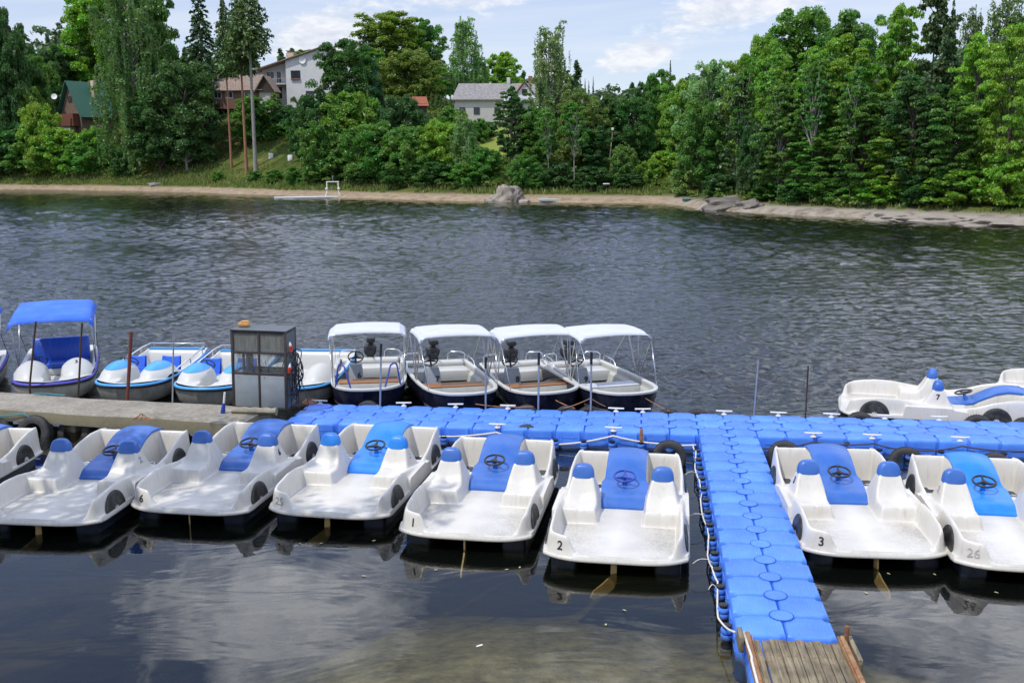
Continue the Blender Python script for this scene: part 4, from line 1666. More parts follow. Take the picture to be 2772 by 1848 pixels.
# outboard
a = MB()
a.loft([[(x * w, ML + .12 + y * d, z) for x, y in ((-1, -.6), (-.6, -1), (.6, -1), (1, -.6), (1, .6), (.6, 1), (-.6, 1), (-1, .6))] for z, w, d in ((.52, .09, .12), (.58, .13, .17), (.68, .15, .19), (.75, .13, .17), (.78, .08, .11))], True, True)
a.rbox((0, ML + .06, .42), (.18, .18, .26), .03)
a.rbox((0, ML + .16, .05), (.09, .14, .6), .02)
a.tube([(0, ML - .02, .62), (.0, ML - .35, .70)], [.025, .018], 8)
ob = a.build('outboard_motor', M['blackplastic'], MBT, 40)
a = MB()
a.rbox((.02, ML + .12, .88), (.20, .26, .13), .04)
a.tube([(.02, ML + .12, .76), (.02, ML + .12, .84)], .05, 10)
a.build('motor_cowl', M['blackplastic'], ob, 40)
for s in (-1, 1):
    a = MB()
    a.tube([(s * .70, ML - .12, .47), (s * .70, ML - .14, .63), (s * .62, ML - .13, .68), (s * .40, ML - .05, .68), (s * .33, ML - .03, .63), (s * .32, ML - .02, .48)], .013, 8)
    a.tube([(s * .74, ML - .25, .47), (s * .73, ML - .3, .62), (s * .75, ML - .75, .60), (s * .765, ML - .85, .48)], .012, 8)
    a.build('stern_rail', M['chrome'], MBT, 60)
# bimini
CY0, CY1, CZ = .95, 2.15, 1.49


def hoop(y0, yb, z):
    pts = []
    for k in range(21):
        t = k / 20
        x = -.80 + 1.60 * t
        if t < .12 or t > .88:
            e = (t if t < .5 else 1 - t) / .12
            pts.append((-.79 + .10 * e * e if t < .5 else .79 - .10 * e * e, y0, z - .09 * (1 - e) ** 1.6))
        else:
            pts.append((x * .86, y0, z + .03 * math.cos((t - .5) * PI)))
    return [(-.775, yb, .50)] + pts + [(.775, yb, .50)]


fr = thing('canopy_frame_root', None, None)
bpy.data.objects.remove(fr)
for y0, yb, z in ((CY0 + .02, 1.45, CZ - .03), (CY1 - .04, 1.55, CZ - .03), ((CY0 + CY1) / 2, 1.5, CZ)):
    a = MB()
    a.tube(hoop(y0, yb, z), .0125, 8)
    a.build('canopy_hoop', M['chrome'], MBT, 180)
for s in (-1, 1):
    a = MB()
    a.tube([(s * .79, CY0 + .05, CZ - .11), (s * .71, .50, .50)], .009, 6)
    a.build('canopy_strut', M['chrome'], MBT, 180)
    a = MB()
    a.tube([(s * .79, CY1 - .05, CZ - .11), (s * .76, 2.9, .50)], .006, 6)
    a.build('canopy_strap', M['rope_white'], MBT, 180)
yy = np.linspace(0, 1, 13)
xx = np.linspace(0, 1, 33)
P = np.zeros((len(yy), len(xx), 3))
for k, v in enumerate(yy):
    y = CY0 + (CY1 - CY0) * v
    lift = .03 * math.sin(PI * v) - .05 * (max(0, .12 - v) / .12) ** 1.5 - .04 * (max(0, v - .9) / .1) ** 1.5
    for i, t in enumerate(xx):
        e = min(t, 1 - t) / .14
        if e < 1:
            x = -.815 + .135 * (1 - (1 - e) ** 2)
            z = CZ + .022 - .105 * (1 - e) ** 1.7
            x = x if t < .5 else -x
        else:
            x = -.68 + 1.36 * (t - .14) / .72
            z = CZ + .022 + .03 * math.sin((t - .14) / .72 * PI) - .008 * math.sin(v * PI * 2) ** 2
        P[k, i] = (x, y, z + lift)
can = grid_mesh('canopy', P, M['canvas'], MBT, 180)
sol = can.modifiers.new('thick', 'SOLIDIFY')
sol.thickness = .006
# pale anti-fouling patch low on the bow
a = MB()
rr = []
for y in (.16, .3, .5, .8):
    w = float(mb_w(y))
    rr.append([(-w * .965 - .012, y + .055, .46 - .68 * .45), (-w * .93 - .012, y + .085, .46 - .68 * .57), (-w * .86 - .014, y + .11, .46 - .68 * .66)])
a.loft(rr, closed=False)
a.build('bow_patch', M['greenhull'], MBT, 60)
specs = [((-2.90, 19.72), -7, '6', 'white motor boat numbered 6 with two blue boarding rails at the bow', 'bench'),
         ((-.86, 19.3), -16, '7', 'white motor boat numbered 7 with brown bench under a white canopy', 'bench'),
         ((.78, 19.35), -13, '8', 'white motor boat numbered 8 with brown bench, tucked against boat 9', 'bench'),
         ((2.42, 19.25), -19, '9', 'white motor boat numbered 9 with pale grey bench instead of a brown one', 'canvas')]
mbs = []
KIDS[MBT.name] = [(c, kids(c)) for c in kids(MBT)]
for k, ((x, y), hd, num, lab, bm) in enumerate(specs):
    if k == 0:
        o = MBT
        o.location = (x, y, 0)
        o.rotation_euler = (0, 0, -R(hd))
        o['label'] = lab
    else:
        o = dup(MBT, (x, y, 0), -R(hd), lab)
        o.rotation_euler = (R((.0, .5, -.4, .3)[k]), R((0, 1.2, -.8, 1.0)[k]), -R(hd))
    mbs.append(o)
for o, (_, hd, num, lab, bm) in zip(mbs, specs):
    for c in kids(o):
        if c.name.startswith('bench_board') and bm != 'bench':
            c.material_slots[0].link = 'OBJECT'
            c.material_slots[0].material = M[bm]
    text_mesh('number', num, .17, M['ink'], o, (-.22, 1.955, .375), (R(86), 0, 0), .002, .005)
for s in (-1, 1):
    a = MB()
    a.tube([(s * .66, .36, .49), (s * .60, .42, .88), (s * .58, .44, .93), (s * .53, .40, .95), (s * .47, .30, .93), (s * .45, .26, .88), (s * .34, .10, .50)], .018, 10)
    a.build('boarding_rail', M['bluerail'], mbs[0], 60)

# ------------------------------------------------------------------ round-bowed leisure boats at the concrete jetty
M['skyblue'] = pmat('sky_blue_gelcoat', (.06, .33, .72), .35, .1, 5)
M['seatblue'] = pmat('blue_seat', (.015, .11, .62), .3, .1, 6)
M['seatnavy'] = pmat('blue_vinyl', (.015, .075, .42), .4, .25, 5, stretch=(6, 1, 1))
M['violet'] = pmat('violet_stripe', (.075, .065, .42), .45, .15, 6)
BL = 2.75


def rb_w(y): return np.interp(y, [0, .03, .1, .25, .45, .8, 1.6, 2.4, BL], [.08, .30, .50, .66, .755, .80, .80, .77, .72])


def leisure_boat(name, label, stripe, deckc, mound_cap, seatstyle, canopy):
    t = thing(name, label, 'leisure boat', (0, 0, 0), 0, 'round-bowed boats at the concrete jetty')
    yl = [0, .03, .08, .16, .28, .45, .7, 1.1, 1.7, 2.3, BL]
    a = MB()
    rg = loft_hull(yl, rb_w, .42, -.18, .70)
    a.loft(rg, False, True, closed=False)
    a.add(rg[0], [tuple(range(9))])
    a.build('hull', M['creamhull' if canopy else 'greenhull'], t, 50)
    path = [Vector((x, y, 0)) for x, y in ([(-float(rb_w(y)), y) for y in yl][::-1] + [(float(rb_w(y)), y) for y in yl])]

    def band(nm, sec_, mm):
        rg = []
        for i, p in enumerate(path):
            tt_ = (path[min(i + 1, len(path) - 1)] - path[max(i - 1, 0)]).normalized()
            n = Vector((tt_.y, -tt_.x, 0))
            rise = .16 * max(0, (p.y - 1.0) / (BL - 1.0)) ** 1.5
            rg.append([p + n * d + Vector((0, 0, .42 + z + rise * rz_)) for d, z, rz_ in sec_])
        q = MB()
        q.loft(rg, True, True)
        return q.build(nm, M[mm], t, 50)
    band('rubbing_strake', [(.022, -.05, .6), (.03, -.03, .6), (.022, -.008, .6), (-.02, -.01, .6), (-.02, -.05, .6)], 'blackplastic')
    band('stripe', [(.014, -.008, .6), (.010, .016, .8), (-.012, .030, .9), (-.03, .026, .9), (-.03, -.008, .6)], stripe)
    # deck heightfield: gunwale, two mounds, entry, cockpit
    nx2, ny2 = 71, 111
    u, v = np.meshgrid(np.linspace(-1, 1, nx2), np.linspace(0, 1, ny2))
    y0 = BL * 0 + .02 + .50 * (1 - np.sqrt(np.clip(1 - .97 * np.abs(u) ** 2.6, 0, 1)))
    Y = y0 + v * (BL - y0)
    hw_ = np.maximum(rb_w(Y) - .018, .02)
    X = u * np.minimum(hw_, 9)
    A_ = np.abs(X)
    ds = np.minimum(hw_ - A_, Y - y0)
    rim_ = .445 + .16 * np.clip((Y - 1.0) / (BL - 1.0), 0, 1) ** 1.5
    floor = .16
    Z = floor + (rim_ - floor) * (1 - sstep(.09, .16, hw_ - A_))
    Z = np.maximum(Z, floor + (.465 - floor) * (1 - sstep(.42, .55, Y)))
    Z = np.maximum(Z, np.where(Y > BL - .34, floor + (rim_ + .02 - floor) * sstep(BL - .34, BL - .22, Y), 0))
    mq = ((A_ - .44) / .36) ** 2 + ((Y - .84) / .54) ** 2
    Zm = .44 + .31 * np.clip(1 - mq, 0, 1) ** .72
    Z = np.where(mq < 1, np.maximum(Z, Zm), Z)
    # open entry between the mounds
    Z = np.where((A_ < .13) & (Y > .12) & (Y < 1.2), np.minimum(Z, .16 + .24 * (1 - sstep(.10, .40, Y))), Z)
    Z = blur2(Z, 1)
    g_ = grid_mesh('deck', np.stack([X, Y, Z], -1), M[deckc], t, 55)
    a = MB()
    if mound_cap:
        for s in (-1, 1):
            a = MB()
            rg = []
            for k in range(7):
                f = k / 6 * .70
                rg.append([(s * .44 + .36 * f * math.cos(2 * PI * i / 28), .84 + .54 * f * math.sin(2 * PI * i / 28), .449 + .31 * max(0, 1 - f * f) ** .72) for i in range(28)])
            a.loft(rg[::-1], False, False)
            a.add(rg[1], [tuple(range(28))])
            a.build('mound_cover', M['skyblue'], t, 60)
    if seatstyle == 'bench':
        a = MB()
        a.rbox((0, 2.05, .36), (1.16, .42, .14), .04)
        a.build('seat', M['seatnavy'], t, 40)
        a = MB()
        a.rbox((0, 2.33, .66), (1.20, .12, .56), .04, Matrix.Rotation(R(-12), 3, 'X'))
        a.build('backrest', M['seatnavy'], t, 40)
        a = MB()
        a.rbox((0, 1.82, .24), (1.1, .05, .14), .01)
        a.build('seat_base', M['skyblue' if 0 else 'inside'], t, 40)
    else:
        for s in (-1, 1):
            q = MB()
            rg = []
            for yy_, zz_ in ((1.12, .36), (1.14, .40), (1.36, .385), (1.43, .42), (1.49, .60), (1.52, .70), (1.55, .715), (1.57, .69), (1.53, .36)):
                rg.append([(s * .40 + x_ * .205, yy_, zz_ - .02 * (1 - x_ * x_)) for x_ in (-1, -.8, -.3, .3, .8, 1)])
            q.loft(rg, True, True, closed=False)
            q.build('seat', M['seatblue'], t, 40)
        q = MB()
        q.rbox((0, 1.15, .19), (.7, .55, .05), .01)
        q.build('floor_mat', M['skyblue'], t, 30)
    q = MB()
    c0_ = Vector((-.30, 1.10, .68))
    rt_ = Matrix.Rotation(R(-50), 3, 'X')
    q.torus(c0_, .15, .012, rt_, 28, 8)
    for an in (R(30), R(150), R(270)): q.tube([c0_, c0_ + rt_ @ Vector((.148 * math.cos(an), .148 * math.sin(an), 0))], .011, 6)
    q.tube([c0_, (-.36, .92, .6)], .018, 8)
    q.build('steering_wheel', M['blackplastic'], t, 60)
    if not canopy:
        q = MB()
        q.tube([(-.74, 1.0, .5), (-.745, 1.05, .54), (-.74, 2.4, .70), (-.66, BL - .05, .74), (.66, BL - .05, .74), (.74, 2.4, .70), (.745, 1.05, .54), (.74, 1.0, .5)], .016, 8)
        for x_, y_, z_, z2 in ((-.76, 1.7, .5, .61), (.76, 1.7, .5, .61), (-.6, BL - .06, .6, .74), (.6, BL - .06, .6, .74), (-.75, 2.35, .56, .69), (.75, 2.35, .56, .69)): q.tube([(x_, y_, z_), (x_ * .985, y_, z2)], .013, 6)
        q.build('handrail', M['chrome'], t, 60)
        q = MB()
        q.rbox((0, BL - .12, .635), (1.36, .07, .035), .012)
        q.build('stern_trim', M['skyblue'], t, 40)
    else:
        for s in (-1, 1):
            for y0_, yb_ in ((.90, 1.45), (2.20, 1.55)):
                q = MB()
                q.tube([(s * .77, yb_, .5), (s * .78, y0_, 1.60 + .1 * (y0_ - .9))], .014, 8)
                q.build('canopy_pole', M['steel'], t, 180)
            q = MB()
            q.tube([(s * .76, 2.55, .58), (s * .78, 1.95, 1.2), (s * .76, 2.2, 1.6)], .007, 6)
            q.build('canopy_strap', M['blackplastic'], t, 180)
        Pc = np.zeros((11, 15, 3))
        for k, v_ in enumerate(np.linspace(0, 1, 11)):
            for i, t_ in enumerate(np.linspace(-1, 1, 15)):
                drop = .14 * max(0, abs(t_) - .86) / .14
                z_ = 1.62 + .03 * math.cos(t_ * PI / 2) + .02 * math.sin(v_ * PI) - drop - .09 * max(0, .1 - v_) / .1
                sagg = .022 * math.sin(v_ * PI * 2) ** 2 * math.cos(t_ * PI / 2)
                Pc[k, i] = (t_ * .84, .78 + 1.40 * v_, z_ - sagg + .04 + .16 * v_)
        co = grid_mesh('canopy', Pc, M['bluecanvas'], t, 60)
        so_ = co.modifiers.new('thick', 'SOLIDIFY')
        so_.thickness = .005
    return t


LB = leisure_boat('leisure_boat', 'cream boat numbered 3 with blue canopy, blue bench and violet stripe', 'violet', 'gunwale', False, 'bench', True)
LB.location = (-9.75, 20.75, 0)
LB.rotation_euler = (0, 0, R(19))
LB.scale = (1.04, 1.26, 1.0)
text_mesh('number', '3', .13, M['ink'], LB, (.46, .63, .722), (R(32), 0, 0), .002, .003)
b2 = dup(LB, (-11.75, 20.1, 0), R(17), 'cream boat with blue canopy cut off at the left edge, beside boat 3')
for c in kids(b2):
    if c.name.startswith('number'): bpy.data.objects.remove(c)
LC = leisure_boat('leisure_boat', 'white and sky blue boat with two blue bucket seats behind the red post', 'skyblue', 'gunwale', True, 'bucket', False)
LC.location = (-8.22, 20.55, 0)
LC.rotation_euler = (0, 0, R(-4))
LC.scale = (1.0, 1.18, 1.0)
dup(LC, (-6.42, 20.2, 0), R(-4), 'white and sky blue boat with blue seats partly hidden behind the kiosk')
b4 = dup(LC, (-4.62, 20.2, 0), R(-4), 'white boat with a plain white bow mound between kiosk and motorboat 6', skip=('mound_cover', 'handrail', 'seat'))

# ------------------------------------------------------------------ concrete jetty, kiosk and posts
m, nt, out = new_mat('jetty_concrete')
L = nt.links.new
b = nd(nt, 'ShaderNodeBsdfPrincipled', Roughness=.9)
L(b.outputs[0], out.inputs[0])
geo = nd(nt, 'ShaderNodeNewGeometry')
n1 = nd(nt, 'ShaderNodeTexNoise', Scale=1.6, Detail=9.0, Roughness=.7)
n2 = nd(nt, 'ShaderNodeTexNoise', Scale=14.0, Detail=8.0, Roughness=.7)
for n in (n1, n2): L(geo.outputs['Position'], n.inputs['Vector'])
c1 = ramp(nt, n1.outputs[0], [(.3, (.19, .165, .125, 1)), (.5, (.30, .27, .215, 1)), (.7, (.38, .35, .29, 1))])
c2 = ramp(nt, n2.outputs[0], [(.35, gray(.65)), (.65, gray(1.08))])
mx = nd(nt, 'ShaderNodeMix', _data_type='RGBA', _blend_type='MULTIPLY')
mx.inputs[0].default_value = 1
L(c1.outputs[0], mx.inputs[6])
L(c2.outputs[0], mx.inputs[7])
# mossy side faces
nz = nd(nt, 'ShaderNodeSeparateXYZ')
L(geo.outputs['Normal'], nz.inputs[0])
k1 = nd(nt, 'ShaderNodeMapRange')
k1.inputs[1].default_value = .8
k1.inputs[2].default_value = .3
k1.inputs[4].default_value = .75
L(nz.outputs[2], k1.inputs[0])
mx2 = nd(nt, 'ShaderNodeMix', _data_type='RGBA')
L(k1.outputs[0], mx2.inputs[0])
L(mx.outputs[2], mx2.inputs[6])
mx2.inputs[7].default_value = (.24, .21, .12, 1)
L(mx2.outputs[2], b.inputs['Base Color'])
bp = nd(nt, 'ShaderNodeBump', Strength=.5, Distance=.02)
L(n2.outputs[0], bp.inputs['Height'])
L(bp.outputs[0], b.inputs['Normal'])
M['concrete'] = m
JT = thing('concrete_jetty', 'weathered concrete jetty slab with mossy edge at the left', 'jetty', (-7.2, 18.55, 0), R(-14.3))
ln, wd = 8.4, 1.16
nxj, nyj = 60, 9
a = MB()
rg = []
for k in range(nxj):
    x = -5.8 + ln * k / (nxj - 1)
    wob = .015 * math.sin(x * 3.1) + .01 * math.sin(x * 7.7)
    zt = .44 + .012 * math.sin(x * 1.3)
    rg.append([(x, -wd / 2 + wob, .20), (x, -wd / 2 + wob - .01, .24), (x, -wd / 2 + wob, zt - .02), (x, -wd / 2 + wob + .03, zt), (x, 0, zt + .012), (x, wd / 2 - .04 - wob, zt), (x, wd / 2 - wob, zt - .03), (x, wd / 2 - wob, .20)])
a.loft(rg, True, True)
a.build('slab', M['concrete'], JT, 30)
a = MB()
for x in (-5.2, -3.2, -1.2, .8, 2.2): a.rbox((x, 0, -.4), (.35, .7, 1.24), .02)
a.build('pier_footing', M['concrete'], JT, 30)
jm = Matrix.Translation((-7.2, 18.55, 0)) @ Matrix.Rotation(R(-14.3), 4, 'Z')


def jt(x, y, z): return jm @ Vector((x, y, z))


a = MB()
rg = []
for k in range(9):
    rg.append([(-.42 + .105 * k, r_ * math.cos(t_), .05 + .8 * r_ * math.sin(t_)) for t_ in [2 * PI * i / 10 for i in range(10)] for r_ in (.085 + .012 * math.sin(3 * k + 2 * t_),)])
a.loft(rg, True, True)
o = a.build('broken_kerb', M['concrete'], None, 40)
o.location = gnd(690, 1119, .45)
o.rotation_euler = (0, 0, R(-8))
tag(o, 'rough broken concrete kerb lying in front of the kiosk', 'kerb block')
for px, py, tilt, lab in ((95, 1175, 1.25, 'big dark tyre hanging under the jetty edge, second from the left edge'), (-15, 1165, 1.2, 'big dark tyre under the jetty edge cut off at the left'), (205, 1172, 1.2, 'big dark tyre under the jetty edge just behind the shaded pedal boat')):
    p = gnd(px, py, .0)
    tyre(0, 0, 0, lab, tilt, R(-14), 1.25, loc=p)
rope('teal_rope', 'teal rope tied round the jetty edge above the dark tyres', [jt(-3.15, -.63, .18), jt(-3.05, -.60, .47), jt(-2.9, -.64, .30), jt(-1.9, -.62, .38), jt(-1.5, -.65, .20)], .012, 'rope_teal', .03)
rope('teal_rope', 'teal rope end lying on the far edge of the jetty', [jt(-2.6, .50, .47), jt(-2.3, .56, .47), jt(-1.9, .55, .46)], .012, 'rope_teal', .0)
for px, py, tx, ty_, mm, r_, lab in ((80, 1048, 97, 870, 'rustdark', .02, 'dark rusty pole left of the number on boat 3'), (212, 1066, 222, 874, 'rustdark', .02, 'dark rusty pole at the right side of boat 3'), (345, 1083, 355, 897, 'rustred', .034, 'thick red-brown post in front of the sky blue boat'), (467, 1094, 470, 905, 'galv', .016, 'thin grey pole between the two sky blue boats')):
    p = gnd(px, py, .4)
    q = far(tx, ty_, p.y)
    a = MB()
    a.tube([(0, 0, -1.4), (0, 0, 0), (q - p)], r_, 10)
    o = a.build('jetty_pole', M[mm], None, 40)
    o.location = p
    tag(o, lab, 'pole', 'poles along the concrete jetty')
p = gnd(603, 1119, .45)
a = MB()
a.tube([(0, 0, .0), (.02, 0, .13), (.03, 0, .20)], [.045, .035, .022], 10)
o = a.build('socket_post', M['bluerail'], None, 40)
o.location = p
a = MB()
a.tube([(.03, 0, .19), (.06, 0, .40)], .02, 8)
a.build('white_handle', M['whitepaint'], o, 40)
tag(o, 'small blue stub with a white handle standing left of the kiosk', 'stub')
a = MB()
for k in range(7):
    a.tube([(random.uniform(-.2, .2), random.uniform(-.08, .08), .0), (random.uniform(-.1, .1), random.uniform(-.08, .08), random.uniform(.05, .16)), (random.uniform(-.3, .3), random.uniform(-.1, .1), .03)], .007, 5)
o = a.build('driftwood', M['rope_orange'], None, 60)
o.location = gnd(385, 1138, .46)
tag(o, 'tangle of brown twigs on the jetty edge behind the shaded pedal boat', 'twigs')

M['kioskframe'] = pmat('kiosk_frame', (.035, .03, .03), .6, .25, 10, dirt=(.12, .07, .05), dirt_amt=.5, dscale=8)
M['kioskpanel'] = pmat('kiosk_panel', (.26, .29, .31), .5, .08, 5, dirt=(.20, .21, .2), dirt_amt=.5, dscale=4)
M['kioskdark'] = pmat('kiosk_side', (.10, .115, .125), .55, .15, 6, dirt=(.04, .04, .04), dirt_amt=.5)
m, nt, out = new_mat('dirty_sheen_glass')
L = nt.links.new
tr = nd(nt, 'ShaderNodeBsdfTransparent', Color=(.78, .82, .82, 1))
df = nd(nt, 'ShaderNodeBsdfDiffuse', Color=(.22, .22, .20, 1))
gl = nd(nt, 'ShaderNodeBsdfGlossy', Roughness=.05, Color=(.9, .9, .9, 1))
tc = nd(nt, 'ShaderNodeTexCoord')
mp = nd(nt, 'ShaderNodeMapping', Scale=(22, 22, 3))
L(tc.outputs['Object'], mp.inputs[0])
n1 = nd(nt, 'ShaderNodeTexNoise', Scale=1.0, Detail=7.0, Roughness=.7)
L(mp.outputs[0], n1.inputs['Vector'])
sz = nd(nt, 'ShaderNodeSeparateXYZ')
L(tc.outputs['Object'], sz.inputs[0])
hi = nd(nt, 'ShaderNodeMapRange')  # upper panes paler: the light they reflect is put into the colour
hi.inputs[1].default_value = 1.0
hi.inputs[2].default_value = 1.1
hi.inputs[3].default_value = .0
hi.inputs[4].default_value = .5
L(sz.outputs[2], hi.inputs[0])
r1 = ramp(nt, n1.outputs[0], [(.35, gray(.05)), (.7, gray(.5))])
ad = nd(nt, 'ShaderNodeMath', _operation='ADD', _use_clamp=True)
L(r1.outputs[0], ad.inputs[0])
L(hi.outputs[0], ad.inputs[1])
m1 = nd(nt, 'ShaderNodeMixShader')
L(ad.outputs[0], m1.inputs[0])
L(tr.outputs[0], m1.inputs[1])
L(df.outputs[0], m1.inputs[2])
fr_n = nd(nt, 'ShaderNodeFresnel', IOR=1.5)
m2 = nd(nt, 'ShaderNodeMixShader')
L(fr_n.outputs[0], m2.inputs[0])
L(m1.outputs[0], m2.inputs[1])
L(gl.outputs[0], m2.inputs[2])
L(m2.outputs[0], out.inputs[0])
M['glass'] = m
M['plugred'] = pmat('red_plug', (.62, .05, .02), .45, .1, 9)
kp = gnd(630, 1106, .45)
KW, KD, KH = 1.06, .60, 1.50
KO = thing('kiosk', 'dark steel and glass electric cabinet with grey lower doors on the jetty end', 'cabinet', (kp.x, kp.y, .45), R(-4))
KO.rotation_euler = (0, R(1.4), R(-6))
a = MB()
fw = .045
for x in (fw / 2, KW - fw / 2):
    for y in (fw / 2, KD - fw / 2): a.rbox((x, y, KH / 2), (fw, fw, KH), .004)
a.rbox((KW / 2, .022, KH / 2), (.04, .035, KH - .05), .004)
for z in (.03, .69, 1.085, KH - .03):
    for y in (.024, KD - .024): a.rbox((KW / 2, y, z), (KW - 2 * fw + .004, .038, .042), .004)
    for x in (.024, KW - .024): a.rbox((x, KD / 2, z), (.038, KD - 2 * fw + .004, .042), .004)
a.build('frame', M['kioskframe'], KO, 30)
for s in (0, 1):
    a = MB()
    x0 = fw + .004 if s == 0 else KW / 2 + .022
    x1 = KW / 2 - .022 if s == 0 else KW - fw - .004
    a.rbox(((x0 + x1) / 2, .018, .36), (x1 - x0, .014, .61), .004)
    o = a.build('door', M['kioskpanel'], KO, 30)
    a = MB()
    a.rbox((x0 + .07, .006, .63), (.02, .01, .02), .003)
    a.build('latch', M['galv'], o, 30)
    for z0, z1 in ((.715, 1.062), (1.108, KH - .054)):
        a = MB()
        a.box(((x0 + x1) / 2, .03, (z0 + z1) / 2), (x1 - x0, .006, z1 - z0))
        a.build('pane', M['glass'], KO, 0)
a = MB()
a.box((KW / 2, KD - .03, 1.28), (KW - .1, .006, .35))
a.box((KW / 2, KD - .03, .36), (KW - .1, .006, .62))
a.build('back_panel', M['kioskdark'], KO, 0)
a = MB()
a.rbox((KW - .012, KD / 2, .75), (.01, KD - .1, KH - .1), .003)
a.build('side_panel', M['kioskdark'], KO, 0)
a = MB()
a.rbox((KW / 2, KD / 2 - .01, KH + .012), (KW + .02, KD + .02, .018), .006)
a.build('roof', M['kioskdark'], KO, 0)
a = MB()
a.box((.25, .3, .9), (.10, .12, .4))
a.build('fuse_box', M['kioskdark'], KO, 0)
# hanging black cables
for k in range(13):
    a = MB()
    y0 = random.uniform(.03, .42)
    z0 = random.uniform(.95, 1.12) if k % 2 else random.uniform(.7, .85)
    dpt = random.uniform(.35, .75)
    wdt = random.uniform(.04, .16)
    pts = []
    x_ = KW + .03 + random.uniform(0, .08)
    for i in range(25):
        t_ = 2 * PI * i / 24
        pts.append((x_ + wdt * math.sin(t_) + .03 * math.sin(2 * t_ + k), y0 + .04 * math.cos(t_ + k), max(.02, z0 - dpt / 2 + dpt / 2 * math.cos(t_))))
    a.tube(pts, .009, 6, closed=False)
    a.build('cable', M['blackplastic'], KO, 180)
a = MB()
a.tube([(KW + .02, .1, 1.05), (KW + .18, .06, .8), (KW + .34, .0, .42), (KW + .42, -.04, .15), (KW + .36, -.05, .05), (KW + .2, -.02, .03)], .008, 6)
a.build('cable', M['blackplastic'], KO, 180)
for x_, y_, z_, tl in ((KW + .06, -.01, .80, 8), (KW + .07, .06, 1.19, -8),):
    a = MB()
    a.lathe([(.01, -.07), (.027, -.065), (.028, -.01), (.034, .0), (.034, .035), (.01, .04)], 14, (x_, y_, z_), Matrix.Rotation(R(tl), 3, 'Y'))
    o = a.build('plug', M['plugred'], KO, 40)
    a = MB()
    a.lathe([(.01, .04), (.026, .045), (.024, .08), (.013, .10), (.01, .12)], 12, (x_, y_, z_), Matrix.Rotation(R(tl), 3, 'Y'))
    a.build('plug_cap', M['whitepaint'], o, 40)
a = MB()
a.rbox((0, 0, .05), (.20, .13, .07), .012)
a.rbox((.02, 0, .10), (.14, .10, .03), .01)
M['orange'] = pmat('orange_crate', (.62, .32, .10), .6, .15, 8)
o = a.build('orange_box', M['orange'], None, 30)
o.location = Vector((kp.x + .22, kp.y + .3, .45 + KH + .0))
o.location.z = .45 + KH + .012
tag(o, 'small orange box lying on the cabinet roof', 'box')
# ------------------------------------------------------------------ houses on the far bank
M['render_w'] = pmat('cream_render', (.52, .50, .45), .9, .06, 2.0, dirt=(.40, .37, .32), dirt_amt=.45, dscale=.8, bump=.1)
M['render_g'] = pmat('grey_render', (.52, .51, .49), .9, .06, 2.0, dirt=(.34, .33, .31), dirt_amt=.5, dscale=.8, bump=.1)
M['roof_grey'] = pmat('grey_roof', (.26, .245, .235), .9, .3, 3.5, dirt=(.12, .11, .10), dirt_amt=.7, dscale=2.5, bump=.5, bscale=5)
M['roof_pale'] = pmat('pale_roof', (.40, .41, .44), .7, .12, 2)
M['roof_brown'] = pmat('brown_tiles', (.22, .155, .115), .9, .45, 5, dirt=(.36, .31, .27), dirt_amt=.8, dscale=3, bump=.5, bscale=6)
M['roof_green'] = pmat('green_roof', (.03, .115, .075), .7, .15, 2)
M['roof_red'] = pmat('red_tiles', (.30, .095, .05), .85, .3, 5, bump=.4, bscale=8)
M['brick'] = pmat('brick', (.20, .105, .07), .9, .3, 6, bump=.4, bscale=12)
M['stonewall'] = pmat('brown_stone', (.17, .115, .085), .95, .4, 3, dirt=(.09, .06, .05), dirt_amt=.7, dscale=4, bump=.6, bscale=6)
M['redwood'] = pmat('red_brown_planks', (.17, .06, .035), .8, .3, 3, stretch=(9, 9, .6))
M['darkwood'] = pmat('dark_wood', (.05, .034, .024), .8, .3, 3, stretch=(8, 8, .6))
M['winglass'] = pmat('window_glass', (.03, .04, .055), .12, .3, 2)
M['whitewood'] = pmat('white_frame', (.72, .72, .70), .5, .05, 5)
M['tan'] = pmat('chimney_tan', (.50, .40, .28), .9, .15, 4)


def part(mb, name, mm, par, sm=30): return mb.build(name, M[mm], par, sm)


def bx(par, name, mm, c, s, rot=None):
    return part(MB().box(c, s, rot), name, mm, par, 0)


def window(par, x, z, w, h, y=-.03, frame='darkwood', n=2, ax=0):
    """frame with panes set proud of a wall that faces -y"""
    a = MB()
    t = .07
    a.box((x, y, z + h / 2 - t / 2), (w, .09, t))
    a.box((x, y, z - h / 2 + t / 2), (w, .09, t))
    for s in (-1, 1): a.box((x + s * (w / 2 - t / 2), y, z), (t, .088, h - 2 * t))
    for k in range(1, n): a.box((x - w / 2 + w * k / n, y, z), (.05, .086, h - 2 * t))
    o = part(a, 'window', frame, par, 0)
    part(MB().box((x, y + .02, z), (w - .06, .03, h - .06)), 'pane', 'winglass', o, 0)
    return o


def slab(par, name, mm, p0, p1, y0, y1, t=.14):
    """roof slope between two eave/ridge points of the gable (x,z), from y0 to y1"""
    dx, dz = p1[0] - p0[0], p1[1] - p0[1]
    l = math.hypot(dx, dz)
    nx, nz = -dz / l * t, dx / l * t
    if nz < 0: nx, nz = -nx, -nz
    return part(MB().prism([p0, p1, (p1[0] + nx, p1[1] + nz), (p0[0] + nx, p0[1] + nz)], y1 - y0, (0, y0, 0)), name, mm, par, 0)


